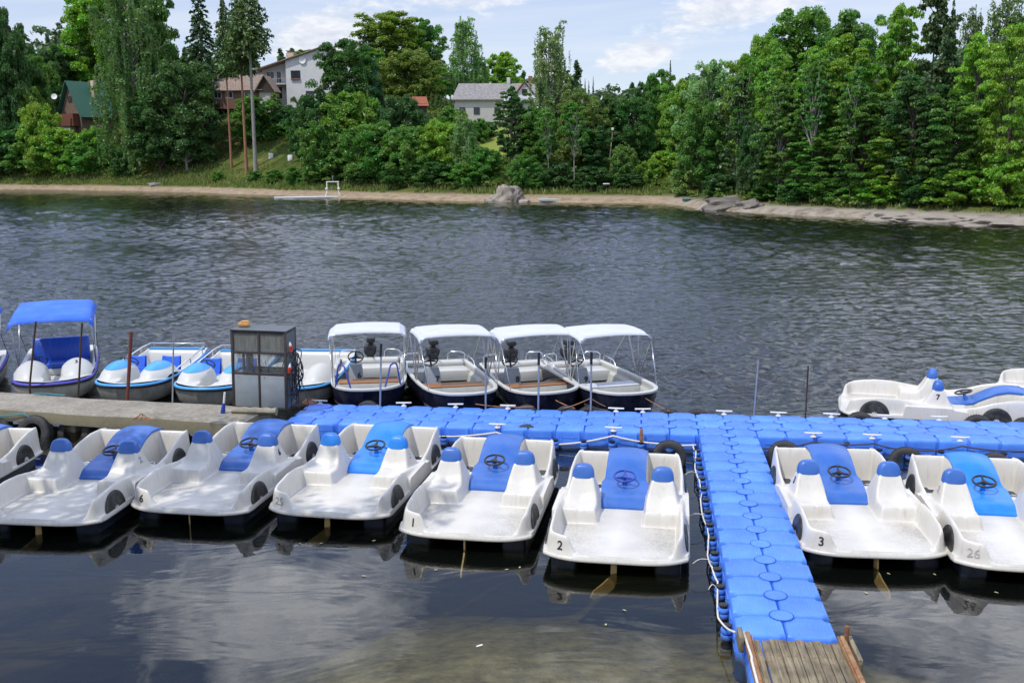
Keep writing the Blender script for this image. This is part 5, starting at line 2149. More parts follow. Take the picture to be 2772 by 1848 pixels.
# long cream house with the mottled grey roof
p = far(1228, 318, 165)
H = thing('long_house', 'long low cream house with mottled grey roof above the lawn', 'house', (p.x, p.y, p.z), R(3))
bx(H, 'wall', 'render_w', (4.1, 3.5, 1.05), (8.2, 7, 3.6))
bx(H, 'porch_wall', 'render_w', (10.7, 3.0, 1.05), (5.0, 8.2, 3.6))
gy = lambda par, nm, mm, x0, x1, yf, yb, ze, zr: part(MB().add([(x0 - .3, yf - .45, ze - .15), (x1 + .3, yf - .45, ze - .15), (x1 + .1, (yf + yb) / 2, zr), (x0 + .9, (yf + yb) / 2, zr), (x0 - .3, yb + .45, ze - .15), (x1 + .3, yb + .45, ze - .15), (x0 - .3, yf - .45, ze - .33), (x1 + .3, yf - .45, ze - .33), (x0 - .3, yb + .45, ze - .33), (x1 + .3, yb + .45, ze - .33)], [(0, 1, 2, 3), (3, 2, 5, 4), (0, 3, 4), (1, 5, 2), (0, 6, 7, 1), (4, 5, 9, 8), (6, 8, 9, 7)]), nm, mm, par, 0)
gy(H, 'roof', 'roof_grey', 0, 13.2, 0, 7, 2.95, 5.5)
part(MB().add([(8.0, -1.55, 2.35), (13.6, -1.55, 2.35), (13.6, .6, 3.75), (8.0, .6, 3.75), (8.0, -1.55, 2.2), (13.6, -1.55, 2.2), (13.6, .6, 3.6), (8.0, .6, 3.6)], [(0, 1, 2, 3), (4, 7, 6, 5), (0, 4, 5, 1), (0, 3, 7, 4), (1, 5, 6, 2)]), 'porch_roof', 'roof_pale', H, 0)
for x, w, h, z, y in ((1.4, .95, 1.1, 1.0, -.03), (3.7, .95, 1.1, 1.0, -.03), (7.0, .95, 1.1, 1.0, -.03)): window(H, x, z, w, h, y)
window(H, 10.3, 1.0, 1.5, 1.5, -1.13)
window(H, 12.2, 1.2, 1.0, 1.1, -1.13, 'whitewood')
# cross gable with red verge
part(MB().prism([(9.6, 2.9), (13.2, 2.9), (11.4, 5.35)], 3.4, (0, .1, 0)), 'gable', 'render_w', H, 0)
slab(H, 'gable_roof', 'roof_red', (9.2, 2.75), (11.4, 5.5), -.2, 3.5)
slab(H, 'gable_roof', 'roof_grey', (13.7, 2.6), (11.4, 5.5), -.2, 3.5)
window(H, 11.4, 3.9, .8, .9, .06)
part(MB().rbox((9.0, 3.4, 5.7), (.55, .55, 1.4), .02), 'chimney', 'render_g', H)
part(MB().rbox((12.6, 4.2, 5.9), (.6, .6, 1.6), .02), 'chimney', 'brick', H)
part(MB().tube([(8.15, -.1, 2.9), (8.15, -.1, -.5)], .05, 8), 'downpipe', 'darkwood', H)
part(MB().tube([(.05, -.1, 2.9), (.2, -.1, 2.4), (.05, -.1, 2.1), (.05, -.1, -.5)], .05, 8), 'downpipe', 'darkwood', H)

# tall white house with the long single roof line
p = far(705, 268, 186)
H = thing('gabled_house', 'tall pale house with balcony, round dish and long sloping roof line', 'house', (p.x, p.y, p.z), R(-6))
M['render_white'] = pmat('white_render', (.62, .62, .61), .9, .05, 2.0, dirt=(.45, .44, .42), dirt_amt=.4, dscale=.8)
part(MB().prism([(4.9, -2.5), (4.9, 6.55), (11.6, 8.6), (18.5, 5.2), (18.5, -2.5)], 10, (0, 0, 0)), 'wall', 'render_white', H, 0)
part(MB().prism([(0, -2.5), (0, 5.05), (4.9, 6.5), (4.9, -2.5)], 8, (0, 1.6, 0)), 'side_wing', 'render_g', H, 0)  # greyer render puts the shade of the recess into the colour
slab(H, 'roof', 'roof_brown', (-.7, 4.9), (11.6, 8.65), -.6, 10.4, .18)
slab(H, 'roof', 'roof_brown', (19.2, 4.9), (11.6, 8.65), -.6, 10.4, .18)
bx(H, 'balcony', 'render_g', (2.3, .8, 2.55), (5.0, 1.9, .22))
a = MB()
for x in (-.1, 1.2, 2.4, 3.6, 4.7): a.tube([(x, -.1, 2.6), (x, -.1, 3.5)], .03, 6)
a.tube([(-.1, -.1, 3.5), (4.8, -.1, 3.5)], .035, 6)
part(a, 'railing', 'render_g', H)
window(H, 1.5, 4.2, 1.5, 1.3, 1.57, 'whitewood')
window(H, 3.1, 3.85, .95, 2.1, 1.57, 'whitewood', 1)
window(H, 3.0, 1.1, 1.3, 2.2, 1.57, 'whitewood', 1)
window(H, 1.2, 1.2, .9, 1.6, 1.57, 'darkwood', 1)
window(H, 6.7, 4.15, 1.7, 1.35, -.03, 'darkwood', 3)
bx(H, 'flower_box', 'brick', (6.7, -.16, 3.35), (1.7, .25, .25))
window(H, 9.2, .6, 1.5, 1.3, -.03, 'darkwood')
part(MB().lathe([(.02, .0), (.5, .04), (.62, .12), (.6, .13), (.3, .05), (.02, .02)], 24, (8.1, -.12, 6.55), Matrix.Rotation(PI / 2, 3, 'X')), 'satellite_dish', 'whitewood', H)
part(MB().rbox((4.5, 4.5, 7.4), (1.15, .8, 2.2), .03), 'chimney', 'tan', H)
part(MB().rbox((4.5, 4.5, 8.65), (1.5, 1.1, .1), .03), 'chimney_cap', 'darkwood', H)

p = far(572, 268, 180)
H = thing('tiled_house', 'low house with brown tiled roof behind the tall pine trunks', 'house', (p.x, p.y, p.z), R(-4))
bx(H, 'wall', 'brick', (4.4, 3, -.1), (8.6, 6, 3.2))
part(MB().add([(-.4, -.6, 1.35), (9.2, -.6, 1.35), (8.6, 3, 4.2), (.2, 3, 4.2), (-.4, 6.6, 1.35), (9.2, 6.6, 1.35)], [(0, 1, 2, 3), (3, 2, 5, 4), (0, 3, 4), (1, 5, 2), (0, 4, 5, 1)]), 'roof', 'roof_brown', H, 0)
for x in (1.2, 3.2, 6.6): window(H, x, .6, 1.3, 1.1, -.03, 'whitewood')
part(MB().prism([(8.2, 1.1), (11.2, 1.1), (9.7, 3.6)], 3, (0, -.4, 0)), 'gable', 'darkwood', H, 0)
slab(H, 'gable_roof', 'roof_brown', (7.9, 1.0), (9.7, 3.75), -.8, 3)
slab(H, 'gable_roof', 'roof_brown', (11.5, 1.0), (9.7, 3.75), -.8, 3)
bx(H, 'porch', 'render_w', (9.8, 1.0, -.2), (2.4, 2.2, 2.6))
p = far(570, 240, 196)
H = thing('flat_roofed_house', 'pale flat-roofed building behind the brown tiled roof', 'house', (p.x, p.y, p.z), R(-4))
bx(H, 'wall', 'render_g', (5, 3, .8), (10, 6, 4.2))
bx(H, 'roof', 'roof_pale', (5, 3, 3.4), (10.8, 6.8, .9))

# chalet
p = far(196, 345, 198)
H = thing('chalet', 'small brown chalet with steep green roof and red plank balcony', 'chalet', (p.x, p.y, p.z), R(-32))
part(MB().prism([(-3.0, -2), (-3.0, 2.7), (0, 8.2), (3.0, 2.7), (3.0, -2)], 7, (0, 0, 0)), 'wall', 'stonewall', H, 0)
slab(H, 'roof', 'roof_green', (-3.75, 1.75), (0, 8.6), -.8, 7.6, .16)
slab(H, 'roof', 'roof_green', (3.75, 1.75), (0, 8.6), -.8, 7.6, .16)
bx(H, 'balcony', 'redwood', (-.2, -.75, 1.35), (5.3, 1.4, 2.3))
bx(H, 'shutter', 'darkwood', (0, -.06, 5.3), (1.2, .1, 1.1))
bx(H, 'plinth', 'render_g', (-.6, -.6, -1.0), (3.0, 1.2, 2.2))
part(MB().rbox((1.6, 4.2, 7.2), (.75, .75, 3.4), .03), 'chimney', 'tan', H)
dp = far(147, 262, 194)
DS = thing('satellite_dish', 'white satellite dish beside the green chalet roof', 'dish', (dp.x, dp.y, dp.z))
part(MB().lathe([(.02, .0), (.4, .04), (.54, .11), (.53, .12), (.25, .05), (.02, .03)], 24, (0, 0, 0), Matrix.Rotation(R(75), 3, 'X') @ Matrix.Rotation(R(8), 3, 'Y')), 'reflector', 'whitewood', DS)
gz_ = ground_at(dp.x, dp.y)
part(MB().tube([(0, .1, 0), (0, .15, gz_ - dp.z)], .03, 8), 'mast', 'darkwood', DS)

# garden bits
p = far(1138, 297, 158)
H = thing('garden_shed', 'small shed with a red tiled roof among the shrubs left of the long house', 'shed', (p.x, p.y, p.z), R(12))
bx(H, 'wall', 'darkwood', (0, 1, -.3), (2.0, 2, 2.4))
part(MB().add([(-1.3, -.3, .55), (1.3, -.3, .55), (1.1, 1.1, 2.0), (-1.1, 1.1, 2.0), (-1.3, 2.5, .55), (1.3, 2.5, .55)], [(0, 1, 2, 3), (3, 2, 5, 4), (0, 3, 4), (1, 5, 2), (0, 4, 5, 1)]), 'roof', 'roof_red', H, 0)
p = far(1605, 398, 150)
H = thing('bank_cabin', 'white cabin corner with red trim glimpsed between the trees', 'cabin', (p.x, p.y, p.z), R(0))
bx(H, 'wall', 'whitewood', (0, 1, 0), (2.4, 2, 2.6))
bx(H, 'roof', 'roof_red', (0, 1, 1.4), (2.9, 2.6, .2))
p = on_ray(1752, 424)
a = MB()
a.rbox((0, 0, .3), (1.1, .12, .95), .02)
o = a.build('wooden_fence', M['redwood'], None)
o.location = p
tag(o, 'short brown fence panel at the end of the shore path', 'fence')
# row of clipped thuja behind the garden
M['hedge'] = None


# ------------------------------------------------------------------ things on the far shore
def shore_boat(label, p, rz, tilt, mm, sc=1.0, inner='inside'):
    o = thing('rowing_boat', label, 'rowing boat', p, rz)
    o.rotation_euler = (R(tilt), R(3), rz)
    o.scale = (sc, sc, sc)
    yl = [0, .05, .2, .5, 1.0, 1.8, 2.6, 3.2]
    wf = lambda y: np.interp(y, [0, .05, .2, .5, 1.0, 1.8, 2.6, 3.2], [.06, .16, .32, .5, .64, .68, .62, .5])
    a = MB()
    rg = loft_hull(yl, wf, .48, 0, .65)
    a.loft(rg, False, True, closed=False)
    a.add(rg[0], [tuple(range(9))])
    part(a, 'hull', mm, o, 50)
    a = MB()
    rg = [[(-float(wf(y)) * .93, y, .46), (-float(wf(y)) * .7, y, .14), (float(wf(y)) * .7, y, .14), (float(wf(y)) * .93, y, .46)] for y in np.linspace(.12, 3.12, 12)]
    a.loft(rg, closed=False)
    a.add(rg[-1], [(0, 1, 2, 3)])
    o2 = part(a, 'tub', inner, o, 30)
    for y in (.9, 1.9, 2.7): part(MB().box((0, y, .34), (1.1, .25, .04)), 'thwart', 'bench' if inner == 'inside' and 0 else 'render_g', o, 0)
    return o


p = on_shore(402, 2.6)
shore_boat('pale grey rowing boat pulled up on the sandy shore', (p.x, p.y, ground_at(p.x, p.y) + .22), R(-58), 4, 'render_g', 1.05)
p = on_shore(1455, -.6)
shore_boat('pale green rowing boat lying at the waterline by the rocks', (p.x, p.y, .06), R(-75), -3, 'whitewood', .8)
p = gnd(1866, 553, .1)
GB = thing('green_pontoon', 'small green box-like raft at the waterline by the rock point', 'raft', (p.x, p.y + .4, .1), R(5))
M['teal'] = pmat('teal_paint', (.02, .10, .10), .6, .2, 5)
part(MB().rbox((0, 0, .2), (1.0, 1.4, .5), .05), 'float', 'teal', GB)
part(MB().rbox((0, 0, .5), (1.1, 1.5, .08), .02), 'deck', 'teal', GB)
p = on_shore(1641, 4.5)
BQ = thing('barbecue', 'dark barbecue stand with a pale lid on the far beach', 'barbecue', (p.x, p.y, ground_at(p.x, p.y)), 0)
for s in (-1, 1): part(MB().tube([(s * .3, 0, 0), (s * .22, 0, .6)], .04, 8), 'leg', 'blackplastic', BQ)
part(MB().lathe([(.02, .5), (.3, .58), (.42, .75), (.42, .8), (.02, .8)], 16), 'bowl', 'blackplastic', BQ)
part(MB().rbox((0, 0, .95), (.75, .5, .12), .03), 'lid', 'whitewood', BQ)
# raft with a gate-like frame
p0, p1 = gnd(742, 534.5, .12), gnd(972, 531, .12)
d = (p1 - p0)
RF = thing('swimming_raft', 'long white swimming raft with a square white frame standing on it', 'raft', (p0.x, p0.y, 0), math.atan2(d.y, d.x))
ln = d.length
part(MB().rbox((ln / 2, 0, .10), (ln, .9, .14), .04), 'deck', 'whitepaint', RF)
a = MB()
for k in range(8): a.rbox((ln * (k + .5) / 8, 0, -.05), (ln / 9, .8, .3), .06)
part(a, 'floats', 'render_g', RF)
fx = (900 - 742) / (972 - 742) * ln
for s in (-1, 1):
    a = MB()
    a.tube([(fx + s * .95, -.3, .2), (fx + s * .75, -.3, .7), (fx + s * .72, -.3, 2.0)], .075, 8)
    part(a, 'post', 'whitepaint', RF)
    part(MB().lathe([(.02, -.12), (.16, -.1), (.2, 0), (.16, .1), (.02, .12)], 14, (fx + s * .78, -.3, 1.15)), 'buoy', 'whitepaint', RF)
part(MB().tube([(fx - .82, -.3, 2.03), (fx + .82, -.3, 2.03)], .065, 8), 'crossbar', 'whitepaint', RF)
part(MB().tube([(fx + .05, -.3, 2.0), (fx + .05, -.3, 2.85)], .03, 6).box((fx + .05, -.3, 2.75), (.3, .03, .06)), 'mast', 'galv', RF)
# pole with nest box
p = gnd(1657, 440, 3.4)
p = far(1657, 450, 126)
zg = ground_at(p.x, p.y)
q = far(1657, 352, 126)
NP = thing('nest_box_pole', 'crooked pale pole with a cross board and a white nest box on top', 'pole', (p.x, p.y, zg))
hq = q.z - zg
part(MB().tube([(-.35, 0, 0), (-.15, 0, hq * .35), (-.3, 0, hq * .45), (0, 0, hq * .95)], .07, 8), 'shaft', 'tan', NP)
part(MB().rbox((.1, 0, hq * .93), (1.2, .1, .12), .02), 'cross_board', 'redwood', NP)
part(MB().rbox((0, 0, hq + .1), (.28, .25, .34), .04), 'nest_box', 'whitewood', NP)
for px, py, lab in ((734, 428, 'short white stump on the grassy slope, nearer the pines'), (786, 434, 'short white stump on the grassy slope, nearer the bushes')):
    p = on_ray(px, py)
    zg = p.z
    o = MB().rbox((0, 0, .25), (.75, .4, 1.1), .08).build('white_stump', M['whitewood'], None)
    o.location = (p.x, p.y, zg)
    tag(o, lab, 'stump')
# rocks
M['rock'] = pmat('shore_rock', (.18, .158, .135), .95, .35, 1.2, dirt=(.10, .09, .08), dirt_amt=.8, dscale=1.6, bump=1.0, bscale=4)
M['rockpale'] = pmat('pale_rock', (.30, .262, .215), .95, .25, 1.0, dirt=(.17, .15, .13), dirt_amt=.7, dscale=1.3, bump=1.0, bscale=3)


def boulder(name, label, p, s, seed, mm='rock', rz=0, group=None):
    rng = np.random.default_rng(seed)
    import bmesh
    b_ = bmesh.new()
    bmesh.ops.create_icosphere(b_, subdivisions=4, radius=1)
    ph = rng.uniform(0, 6, 9)
    for v in b_.verts:
        c = v.co
        n = .22 * math.sin(c.x * 2.3 + ph[0]) * math.cos(c.y * 2.1 + ph[1]) + .13 * math.sin(c.x * 5 + c.z * 4 + ph[2]) + .08 * math.sin(c.y * 9 + c.z * 7 + ph[3]) + .05 * math.sin(c.x * 15 + ph[4]) * math.sin(c.y * 14 + ph[5])
        # facets
        for k in range(5):
            a_ = ph[k] * 2
            fn = Vector((math.cos(a_) * .8, math.sin(a_) * .8, .35 + .3 * math.sin(ph[k + 3]))).normalized()
            dd = c.dot(fn) - .72
            if dd > 0: c -= fn * dd * .85
        v.co = c * (1 + n)
    me = bpy.data.meshes.new(name)
    b_.to_mesh(me)
    b_.free()
    o = link_mesh(name, me, M[mm], None, 30)
    o.location = p
    o.scale = s
    o.rotation_euler = (0, 0, rz)
    return tag(o, label, 'rock', group)


for k, (px, d_, s, mm, rz, lab) in enumerate(((1372, 2.2, (1.9, 1.6, 1.75), 'rockpale', .4, 'tall pale rock outcrop at the middle of the far shore'), (1402, 1.2, (1.0, .9, 1.3), 'rock', 1.2, 'dark cracked rock on the right of the pale outcrop'), (1420, .2, (1.3, .7, .45), 'rockpale', 2.0, 'low pale rock at the waterline beside the green rowing boat'), (1342, 1.2, (1.6, 1.0, .7), 'rockpale', .1, 'low pale rock left of the outcrop'), (1968, 1.4, (3.0, 2.0, .85), 'rock', .3, 'big sloping grey rock slab on the right-hand point'), (1918, .3, (1.6, 1.0, .45), 'rockpale', .8, 'low pale rock at the tip of the right-hand point'), (2030, 1.6, (1.6, 1.3, .6), 'rock', 1.9, 'rounded grey rock right of the sloping slab'))):
    p = on_shore(px, d_)
    boulder('shore_rock', lab, (p.x, p.y, p.z - .15), s, 30 + k, mm, rz)
for k, (px, py, s) in enumerate(((2440, 598, (2.4, 1.2, .38)), (2540, 602, (2.8, 1.3, .42)), (2640, 604, (2.2, 1.2, .4)), (2735, 612, (2.6, 1.3, .42)))):
    p = gnd(px, py, .05)
    boulder('shore_rock', 'pale rock ledge along the waterline under the right-hand trees', (p.x, p.y + 1.3, .12), s, 60 + k, 'rockpale', -.75 + .2 * k, 'pale rock ledges on the right shore')
# power lines to the long house
for k, dz in enumerate((0, .5, .9)):
    a0, a1 = far(1185, 205 + 3 * k, 178), far(1640, 252 + 3 * k, 172)
    P = []
    for i in range(15):
        t_ = i / 14
        q = a0.lerp(a1, t_)
        q.z -= 1.4 * 4 * t_ * (1 - t_) * .6
        P.append(q)
    o = MB().tube(P, .022, 5).build('power_line', M['blackplastic'], None, 180)
    tag(o, 'thin power line sagging over the roof of the long house', 'cable', 'power lines over the long house')
# ------------------------------------------------------------------ trees and shrubs
def leaf_mat(name, trans=.35):
    m, nt, out = new_mat(name)
    L = nt.links.new
    oi = nd(nt, 'ShaderNodeObjectInfo')
    geo = nd(nt, 'ShaderNodeNewGeometry')
    hs = nd(nt, 'ShaderNodeHueSaturation')
    L(oi.outputs['Color'], hs.inputs['Color'])
    v = nd(nt, 'ShaderNodeMapRange')
    v.inputs[3].default_value = .75
    v.inputs[4].default_value = 1.65
    L(geo.outputs['Random Per Island'], v.inputs[0])
    L(v.outputs[0], hs.inputs['Value'])
    # patches of fresher and older foliage through each crown
    n = nd(nt, 'ShaderNodeTexNoise', Scale=.35, Detail=4.0)
    L(geo.outputs['Position'], n.inputs['Vector'])
    h = nd(nt, 'ShaderNodeMapRange')
    h.inputs[1].default_value = .3
    h.inputs[2].default_value = .7
    h.inputs[3].default_value = .478
    h.inputs[4].default_value = .525
    L(n.outputs[0], h.inputs[0])
    L(h.outputs[0], hs.inputs['Hue'])
    df = nd(nt, 'ShaderNodeBsdfDiffuse')
    tl = nd(nt, 'ShaderNodeBsdfTranslucent')
    g = nd(nt, 'ShaderNodeBsdfGlossy', Roughness=.42, Color=(.6, .65, .6, 1))
    L(hs.outputs[0], df.inputs[0])
    ht = nd(nt, 'ShaderNodeHueSaturation', Hue=.485, Saturation=1.1, Value=1.15)
    L(hs.outputs[0], ht.inputs['Color'])
    L(ht.outputs[0], tl.inputs[0])
    a = nd(nt, 'ShaderNodeMixShader', Fac=trans)
    L(df.outputs[0], a.inputs[1])
    L(tl.outputs[0], a.inputs[2])
    b = nd(nt, 'ShaderNodeMixShader', Fac=.045)
    L(a.outputs[0], b.inputs[1])
    L(g.outputs[0], b.inputs[2])
    L(b.outputs[0], out.inputs[0])
    return m


M['leaf'] = leaf_mat('leaves', .45)
M['needle'] = leaf_mat('needles', .15)
M['bark'] = pmat('bark', (.095, .075, .06), .95, .35, 3, bump=.6, bscale=8)
M['barkpale'] = pmat('pale_bark', (.42, .39, .35), .9, .3, 2.5, dirt=(.06, .05, .045), dirt_amt=.9, dscale=4)
M['barkpine'] = pmat('pine_bark', (.30, .145, .075), .9, .35, 2.0, dirt=(.10, .07, .055), dirt_amt=.7, dscale=2)
M['barkgrey'] = pmat('grey_bark', (.24, .22, .20), .9, .25, 2.5)


def unit(a): return a / np.maximum(np.linalg.norm(a, axis=-1, keepdims=True), 1e-9)


def leaf_quads(P, N, size, rng, aspect=.6):
    """rhombic leaves at P with normals N"""
    n = len(P)
    t = unit(np.cross(N, rng.normal(size=(n, 3))))
    b = np.cross(N, t)
    s = (size * rng.uniform(.65, 1.35, (n, 1)))
    # a slight fold towards the tip
    k = N * s * .25
    return np.stack([P - t * s, P - b * s * aspect + k, P + t * s, P + b * s * aspect + k], 1)


def clump_leaves(C, Rd, per, size, rng, up=.9, outw=.7, rnd=.75, low=-.35):
    """C centres, Rd radii (n,3)"""
    n = len(C)
    idx = np.repeat(np.arange(n), per)
    d = unit(rng.normal(size=(len(idx), 3)))
    d[:, 2] = np.where(d[:, 2] < low, -d[:, 2] * .5, d[:, 2])
    r = rng.uniform(.25, 1, (len(idx), 1)) ** .55
    P = C[idx] + d * r * Rd[idx]
    N = unit(d * outw + np.array([0, 0, up]) + rng.normal(size=d.shape) * rnd)
    return leaf_quads(P, N, size, rng)


def trunk_mb(h, r, rng, limbs=(), lean=.02, seg=8):
    a = MB()
    pts, rr = [], []
    ph = rng.uniform(0, 6)
    for k in range(9):
        t = k / 8
        pts.append((lean * h * math.sin(t * 2.2 + ph) * t, lean * h * math.cos(t * 1.7 + ph) * t, h * t - .8 * (k == 0)))
        rr.append(r * (1.25 if k == 0 else 1) * (1 - .82 * t))
    a.tube(pts, rr, seg)
    for p0, p1, r0 in limbs:
        p0, p1 = Vector(p0), Vector(p1)
        mid = p0.lerp(p1, .5) + Vector((0, 0, .06 * (p1 - p0).length))
        a.tube([p0, mid, p1], [r0, r0 * .6, r0 * .2], 5)
    return a


PROTO = {}


def finish(kind, Q, trunk, leafm, barkm, h, w):
    t = thing(kind, 'x', 'tree')
    cr = quads_mesh('crown', Q, M[leafm], t)
    tk = trunk.build('trunk', M[barkm], t, 60)
    KIDS[t.name] = [(cr, []), (tk, [])]
    t.location = (0, 0, -500)
    PROTO.setdefault(kind, []).append((t, h, w))


def broadleaf(kind, h, w, base, seed, nl=24, m=6, per=88, leaf=.30, flat=.5, peak=.55, bark='bark', crad=.085, up=.9, tr=.022, gap=.0, rag=.25):
    rng = np.random.default_rng(seed)
    env = lambda t: np.sqrt(np.clip(1 - ((t - peak) / np.where(t < peak, peak - base * .6 + .12, 1.02 - peak)) ** 2, 0, 1))
    C, Rd, limbs = [], [], []
    for k in range(nl):
        f = (k + .5) / nl
        te = base + .06 + (.97 - base - .06) * f ** .85
        az = k * 2.399 + rng.uniform(-.4, .4)
        rad = w / 2 * float(env(te)) * rng.uniform(1 - rag, 1.08)
        pe = np.array([math.cos(az) * rad, math.sin(az) * rad, te * h])
        zs = max(base * h * .75, (te - .22 - .12 * rng.random()) * h)
        ps = np.array([0, 0, zs])
        limbs.append((ps, pe * [.85, .85, .97], h * .0085))
        for j in range(m):
            s = .38 + .66 * (j + rng.random()) / m
            c = ps + (pe - ps) * s + rng.normal(size=3) * np.array([.055 * w, .055 * w, .022 * h]) * (1.2 - .4 * s)
            C.append(c)
            q = crad * w * rng.uniform(.7, 1.3)
            Rd.append([q, q, q * flat])
    for k in range(7):
        C.append([rng.normal() * .06 * w, rng.normal() * .06 * w, h * rng.uniform(.88, .985)])
        q = crad * w * .8
        Rd.append([q, q, q * .8])
    Q = clump_leaves(np.array(C), np.array(Rd), per, leaf, rng, up=up)
    finish(kind, Q, trunk_mb(h * .86, h * tr * .55, rng, limbs), 'leaf', bark, h, w)


def weeping(kind, h, w, base, seed, nl=40, bark='barkpale', leaf=.16, ls=(1.2, 3.2), strands=7, dens=13, env_p=.45):
    rng = np.random.default_rng(seed)
    P, limbs, C, Rd = [], [], [], []
    for k in range(nl):
        f = (k + .5) / nl
        te = base + .05 + (.95 - base) * f
        az = k * 2.399 + rng.uniform(-.5, .5)
        e = math.sqrt(max(0, 1 - ((te - env_p) / (.62 if te > env_p else .5)) ** 2))
        rad = w / 2 * e * rng.uniform(.45, 1.05)
        pe = np.array([math.cos(az) * rad, math.sin(az) * rad, te * h])
        ps = np.array([0, 0, max(base * .6, te - .16) * h])
        limbs.append((ps, pe, h * .005))
        for j in range(3):
            C.append(ps + (pe - ps) * rng.uniform(.45, 1.0) + rng.normal(size=3) * .25)
            q = rng.uniform(.5, .95)
            Rd.append([q, q, q * .7])
        for j in range(strands):
            s = ps + (pe - ps) * rng.uniform(.5, 1.08) + rng.normal(size=3) * [.35, .35, .2]
            l = rng.uniform(*ls) * (.5 + .6 * e)
            n = int(l * dens)
            tt_ = np.linspace(0, 1, n)[:, None]
            sw = rng.normal(size=3) * .12
            sw[2] = 0
            P.append(s + tt_ * np.array([0, 0, -l]) + tt_ ** 2 * sw + rng.normal(size=(n, 3)) * .09)
    P = np.concatenate(P)
    N = unit(rng.normal(size=P.shape) * [1, 1, .45] + [0, 0, .25])
    Q = np.concatenate([leaf_quads(P, N, leaf, rng, .55), clump_leaves(np.array(C), np.array(Rd), 42, leaf * 1.15, rng)])
    finish(kind, Q, trunk_mb(h * .95, h * .011, rng, limbs, lean=.025), 'leaf', bark, h, w)


def spruce(kind, h, w, seed, base=.06, levels=30, droop=.28, dens=1.0, bark='bark', leaf=.34, thin=1.0):
    rng = np.random.default_rng(seed)
    P, N, limbs = [], [], []
    for k in range(levels):
        t = k / (levels - 1)
        z = h * (base + (.985 - base) * t)
        rad = w / 2 * (1 - t) ** .85 * (1 if t > .12 else .6 + .4 * t / .12) + .12
        nb = int(5 + 4 * (1 - t))
        for j in range(nb):
            az = j * 2 * PI / nb + k * .9 + rng.uniform(-.3, .3)
            r = rad * rng.uniform(.65, 1.12)
            zz0 = z + rng.normal() * .12
            n = max(4, int(r * 9 * dens))
            s = rng.uniform(.12, 1.0, n) ** .8
            dr = -droop * r * s ** 1.4 + .10 * r * np.clip(s - .75, 0, 1) * 2
            lat = rng.normal(size=n) * .16 * r * s * thin
            x = np.cos(az) * r * s - np.sin(az) * lat
            y = np.sin(az) * r * s + np.cos(az) * lat
            hang = -np.abs(rng.normal(size=n)) * .22
            P.append(np.stack([x, y, zz0 + dr + hang], 1))
            nn = np.stack([np.full(n, np.cos(az)) * .4, np.full(n, np.sin(az)) * .4, np.full(n, .8)], 1) + rng.normal(size=(n, 3)) * .6
            N.append(unit(nn))
            if r > .8: limbs.append(((0, 0, zz0), (math.cos(az) * r * .9, math.sin(az) * r * .9, zz0 - droop * r * .85), .035))
    P, N = np.concatenate(P), np.concatenate(N)
    Q = leaf_quads(P, N, leaf, rng, .42)
    finish(kind, Q, trunk_mb(h * .99, h * .012, rng, limbs, lean=.004), 'needle', bark, h, w)


def pine(kind, h, w, base, seed, nl=22, bark='barkpine', per=70, leaf=.26, dense=1.0):
    rng = np.random.default_rng(seed)
    C, Rd, limbs = [], [], []
    for k in range(nl):
        f = (k + .5) / nl
        te = base + (.99 - base) * f
        az = k * 2.399 + rng.uniform(-.6, .6)
        rad = w / 2 * math.sin(PI * (.25 + .70 * f)) * rng.uniform(.45, 1.1)
        pe = np.array([math.cos(az) * rad, math.sin(az) * rad, te * h + rng.uniform(-.3, .6)])
        ps = np.array([0, 0, te * h - .6])
        limbs.append((ps, pe, .06))
        for j in range(4):
            C.append(ps + (pe - ps) * (.4 + .65 * rng.random()) + rng.normal(size=3) * [.4, .4, .25])
            q = rng.uniform(.55, 1.05)
            Rd.append([q, q, q * .5])
    # a few dead snags on the bare stem
    for k in range(9):
        z = h * (.25 + (base - .25) * rng.random())
        az = rng.uniform(0, 6.3)
        limbs.append(((0, 0, z), (math.cos(az) * 1.1, math.sin(az) * 1.1, z - .25), .03))
    Q = clump_leaves(np.array(C), np.array(Rd), int(per * dense), leaf, rng, up=.6, rnd=1.0)
    finish(kind, Q, trunk_mb(h * .98, h * .0125, rng, limbs, lean=.012, seg=10), 'needle', bark, h, w)


for s in range(4): broadleaf('broadleaf_tree', 14, 10.5, .10, 100 + s, nl=34, m=6, per=290, leaf=.152, crad=.088, flat=.8, up=.6, rag=.30)
for s in range(3): broadleaf('layered_tree', 15, 11, .10, 200 + s, nl=36, m=6, per=260, leaf=.155, flat=.38, crad=.085, up=.95, rag=.40)
for s in range(2): broadleaf('slender_tree', 14, 6.5, .22, 300 + s, nl=32, m=5, per=190, leaf=.15, bark='barkpale', tr=.014, crad=.095, peak=.6, rag=.45)
for s in range(2): broadleaf('slim_birch', 15, 5.5, .50, 330 + s, nl=26, m=4, per=150, leaf=.14, bark='barkpale', tr=.010, crad=.10, peak=.72, rag=.45)
for s in range(2): broadleaf('willow_tree', 11, 9, .12, 350 + s, nl=28, m=6, per=130, leaf=.16, flat=.8, crad=.075, bark='barkgrey', rag=.35)
for s in range(3): broadleaf('bushy_tree', 8, 8, .02, 440 + s, nl=38, m=6, per=190, leaf=.14, flat=.95, peak=.45, crad=.085, up=.5, tr=.014, rag=.28)
for s in range(3): broadleaf('leafy_shrub', 5, 6, .0, 400 + s, nl=24, m=5, per=110, leaf=.15, flat=.8, up=.6, peak=.42, crad=.095, tr=.012, rag=.35)
for s in range(2): weeping('birch_tree', 18, 7.5, .22, 500 + s)
weeping('weeping_birch', 23, 13, .16, 520, nl=58, ls=(2.2, 5.5), strands=10, leaf=.17, dens=11)
for s in range(2): spruce('spruce_tree', 22, 8.5, 600 + s, base=.08, dens=1.6)
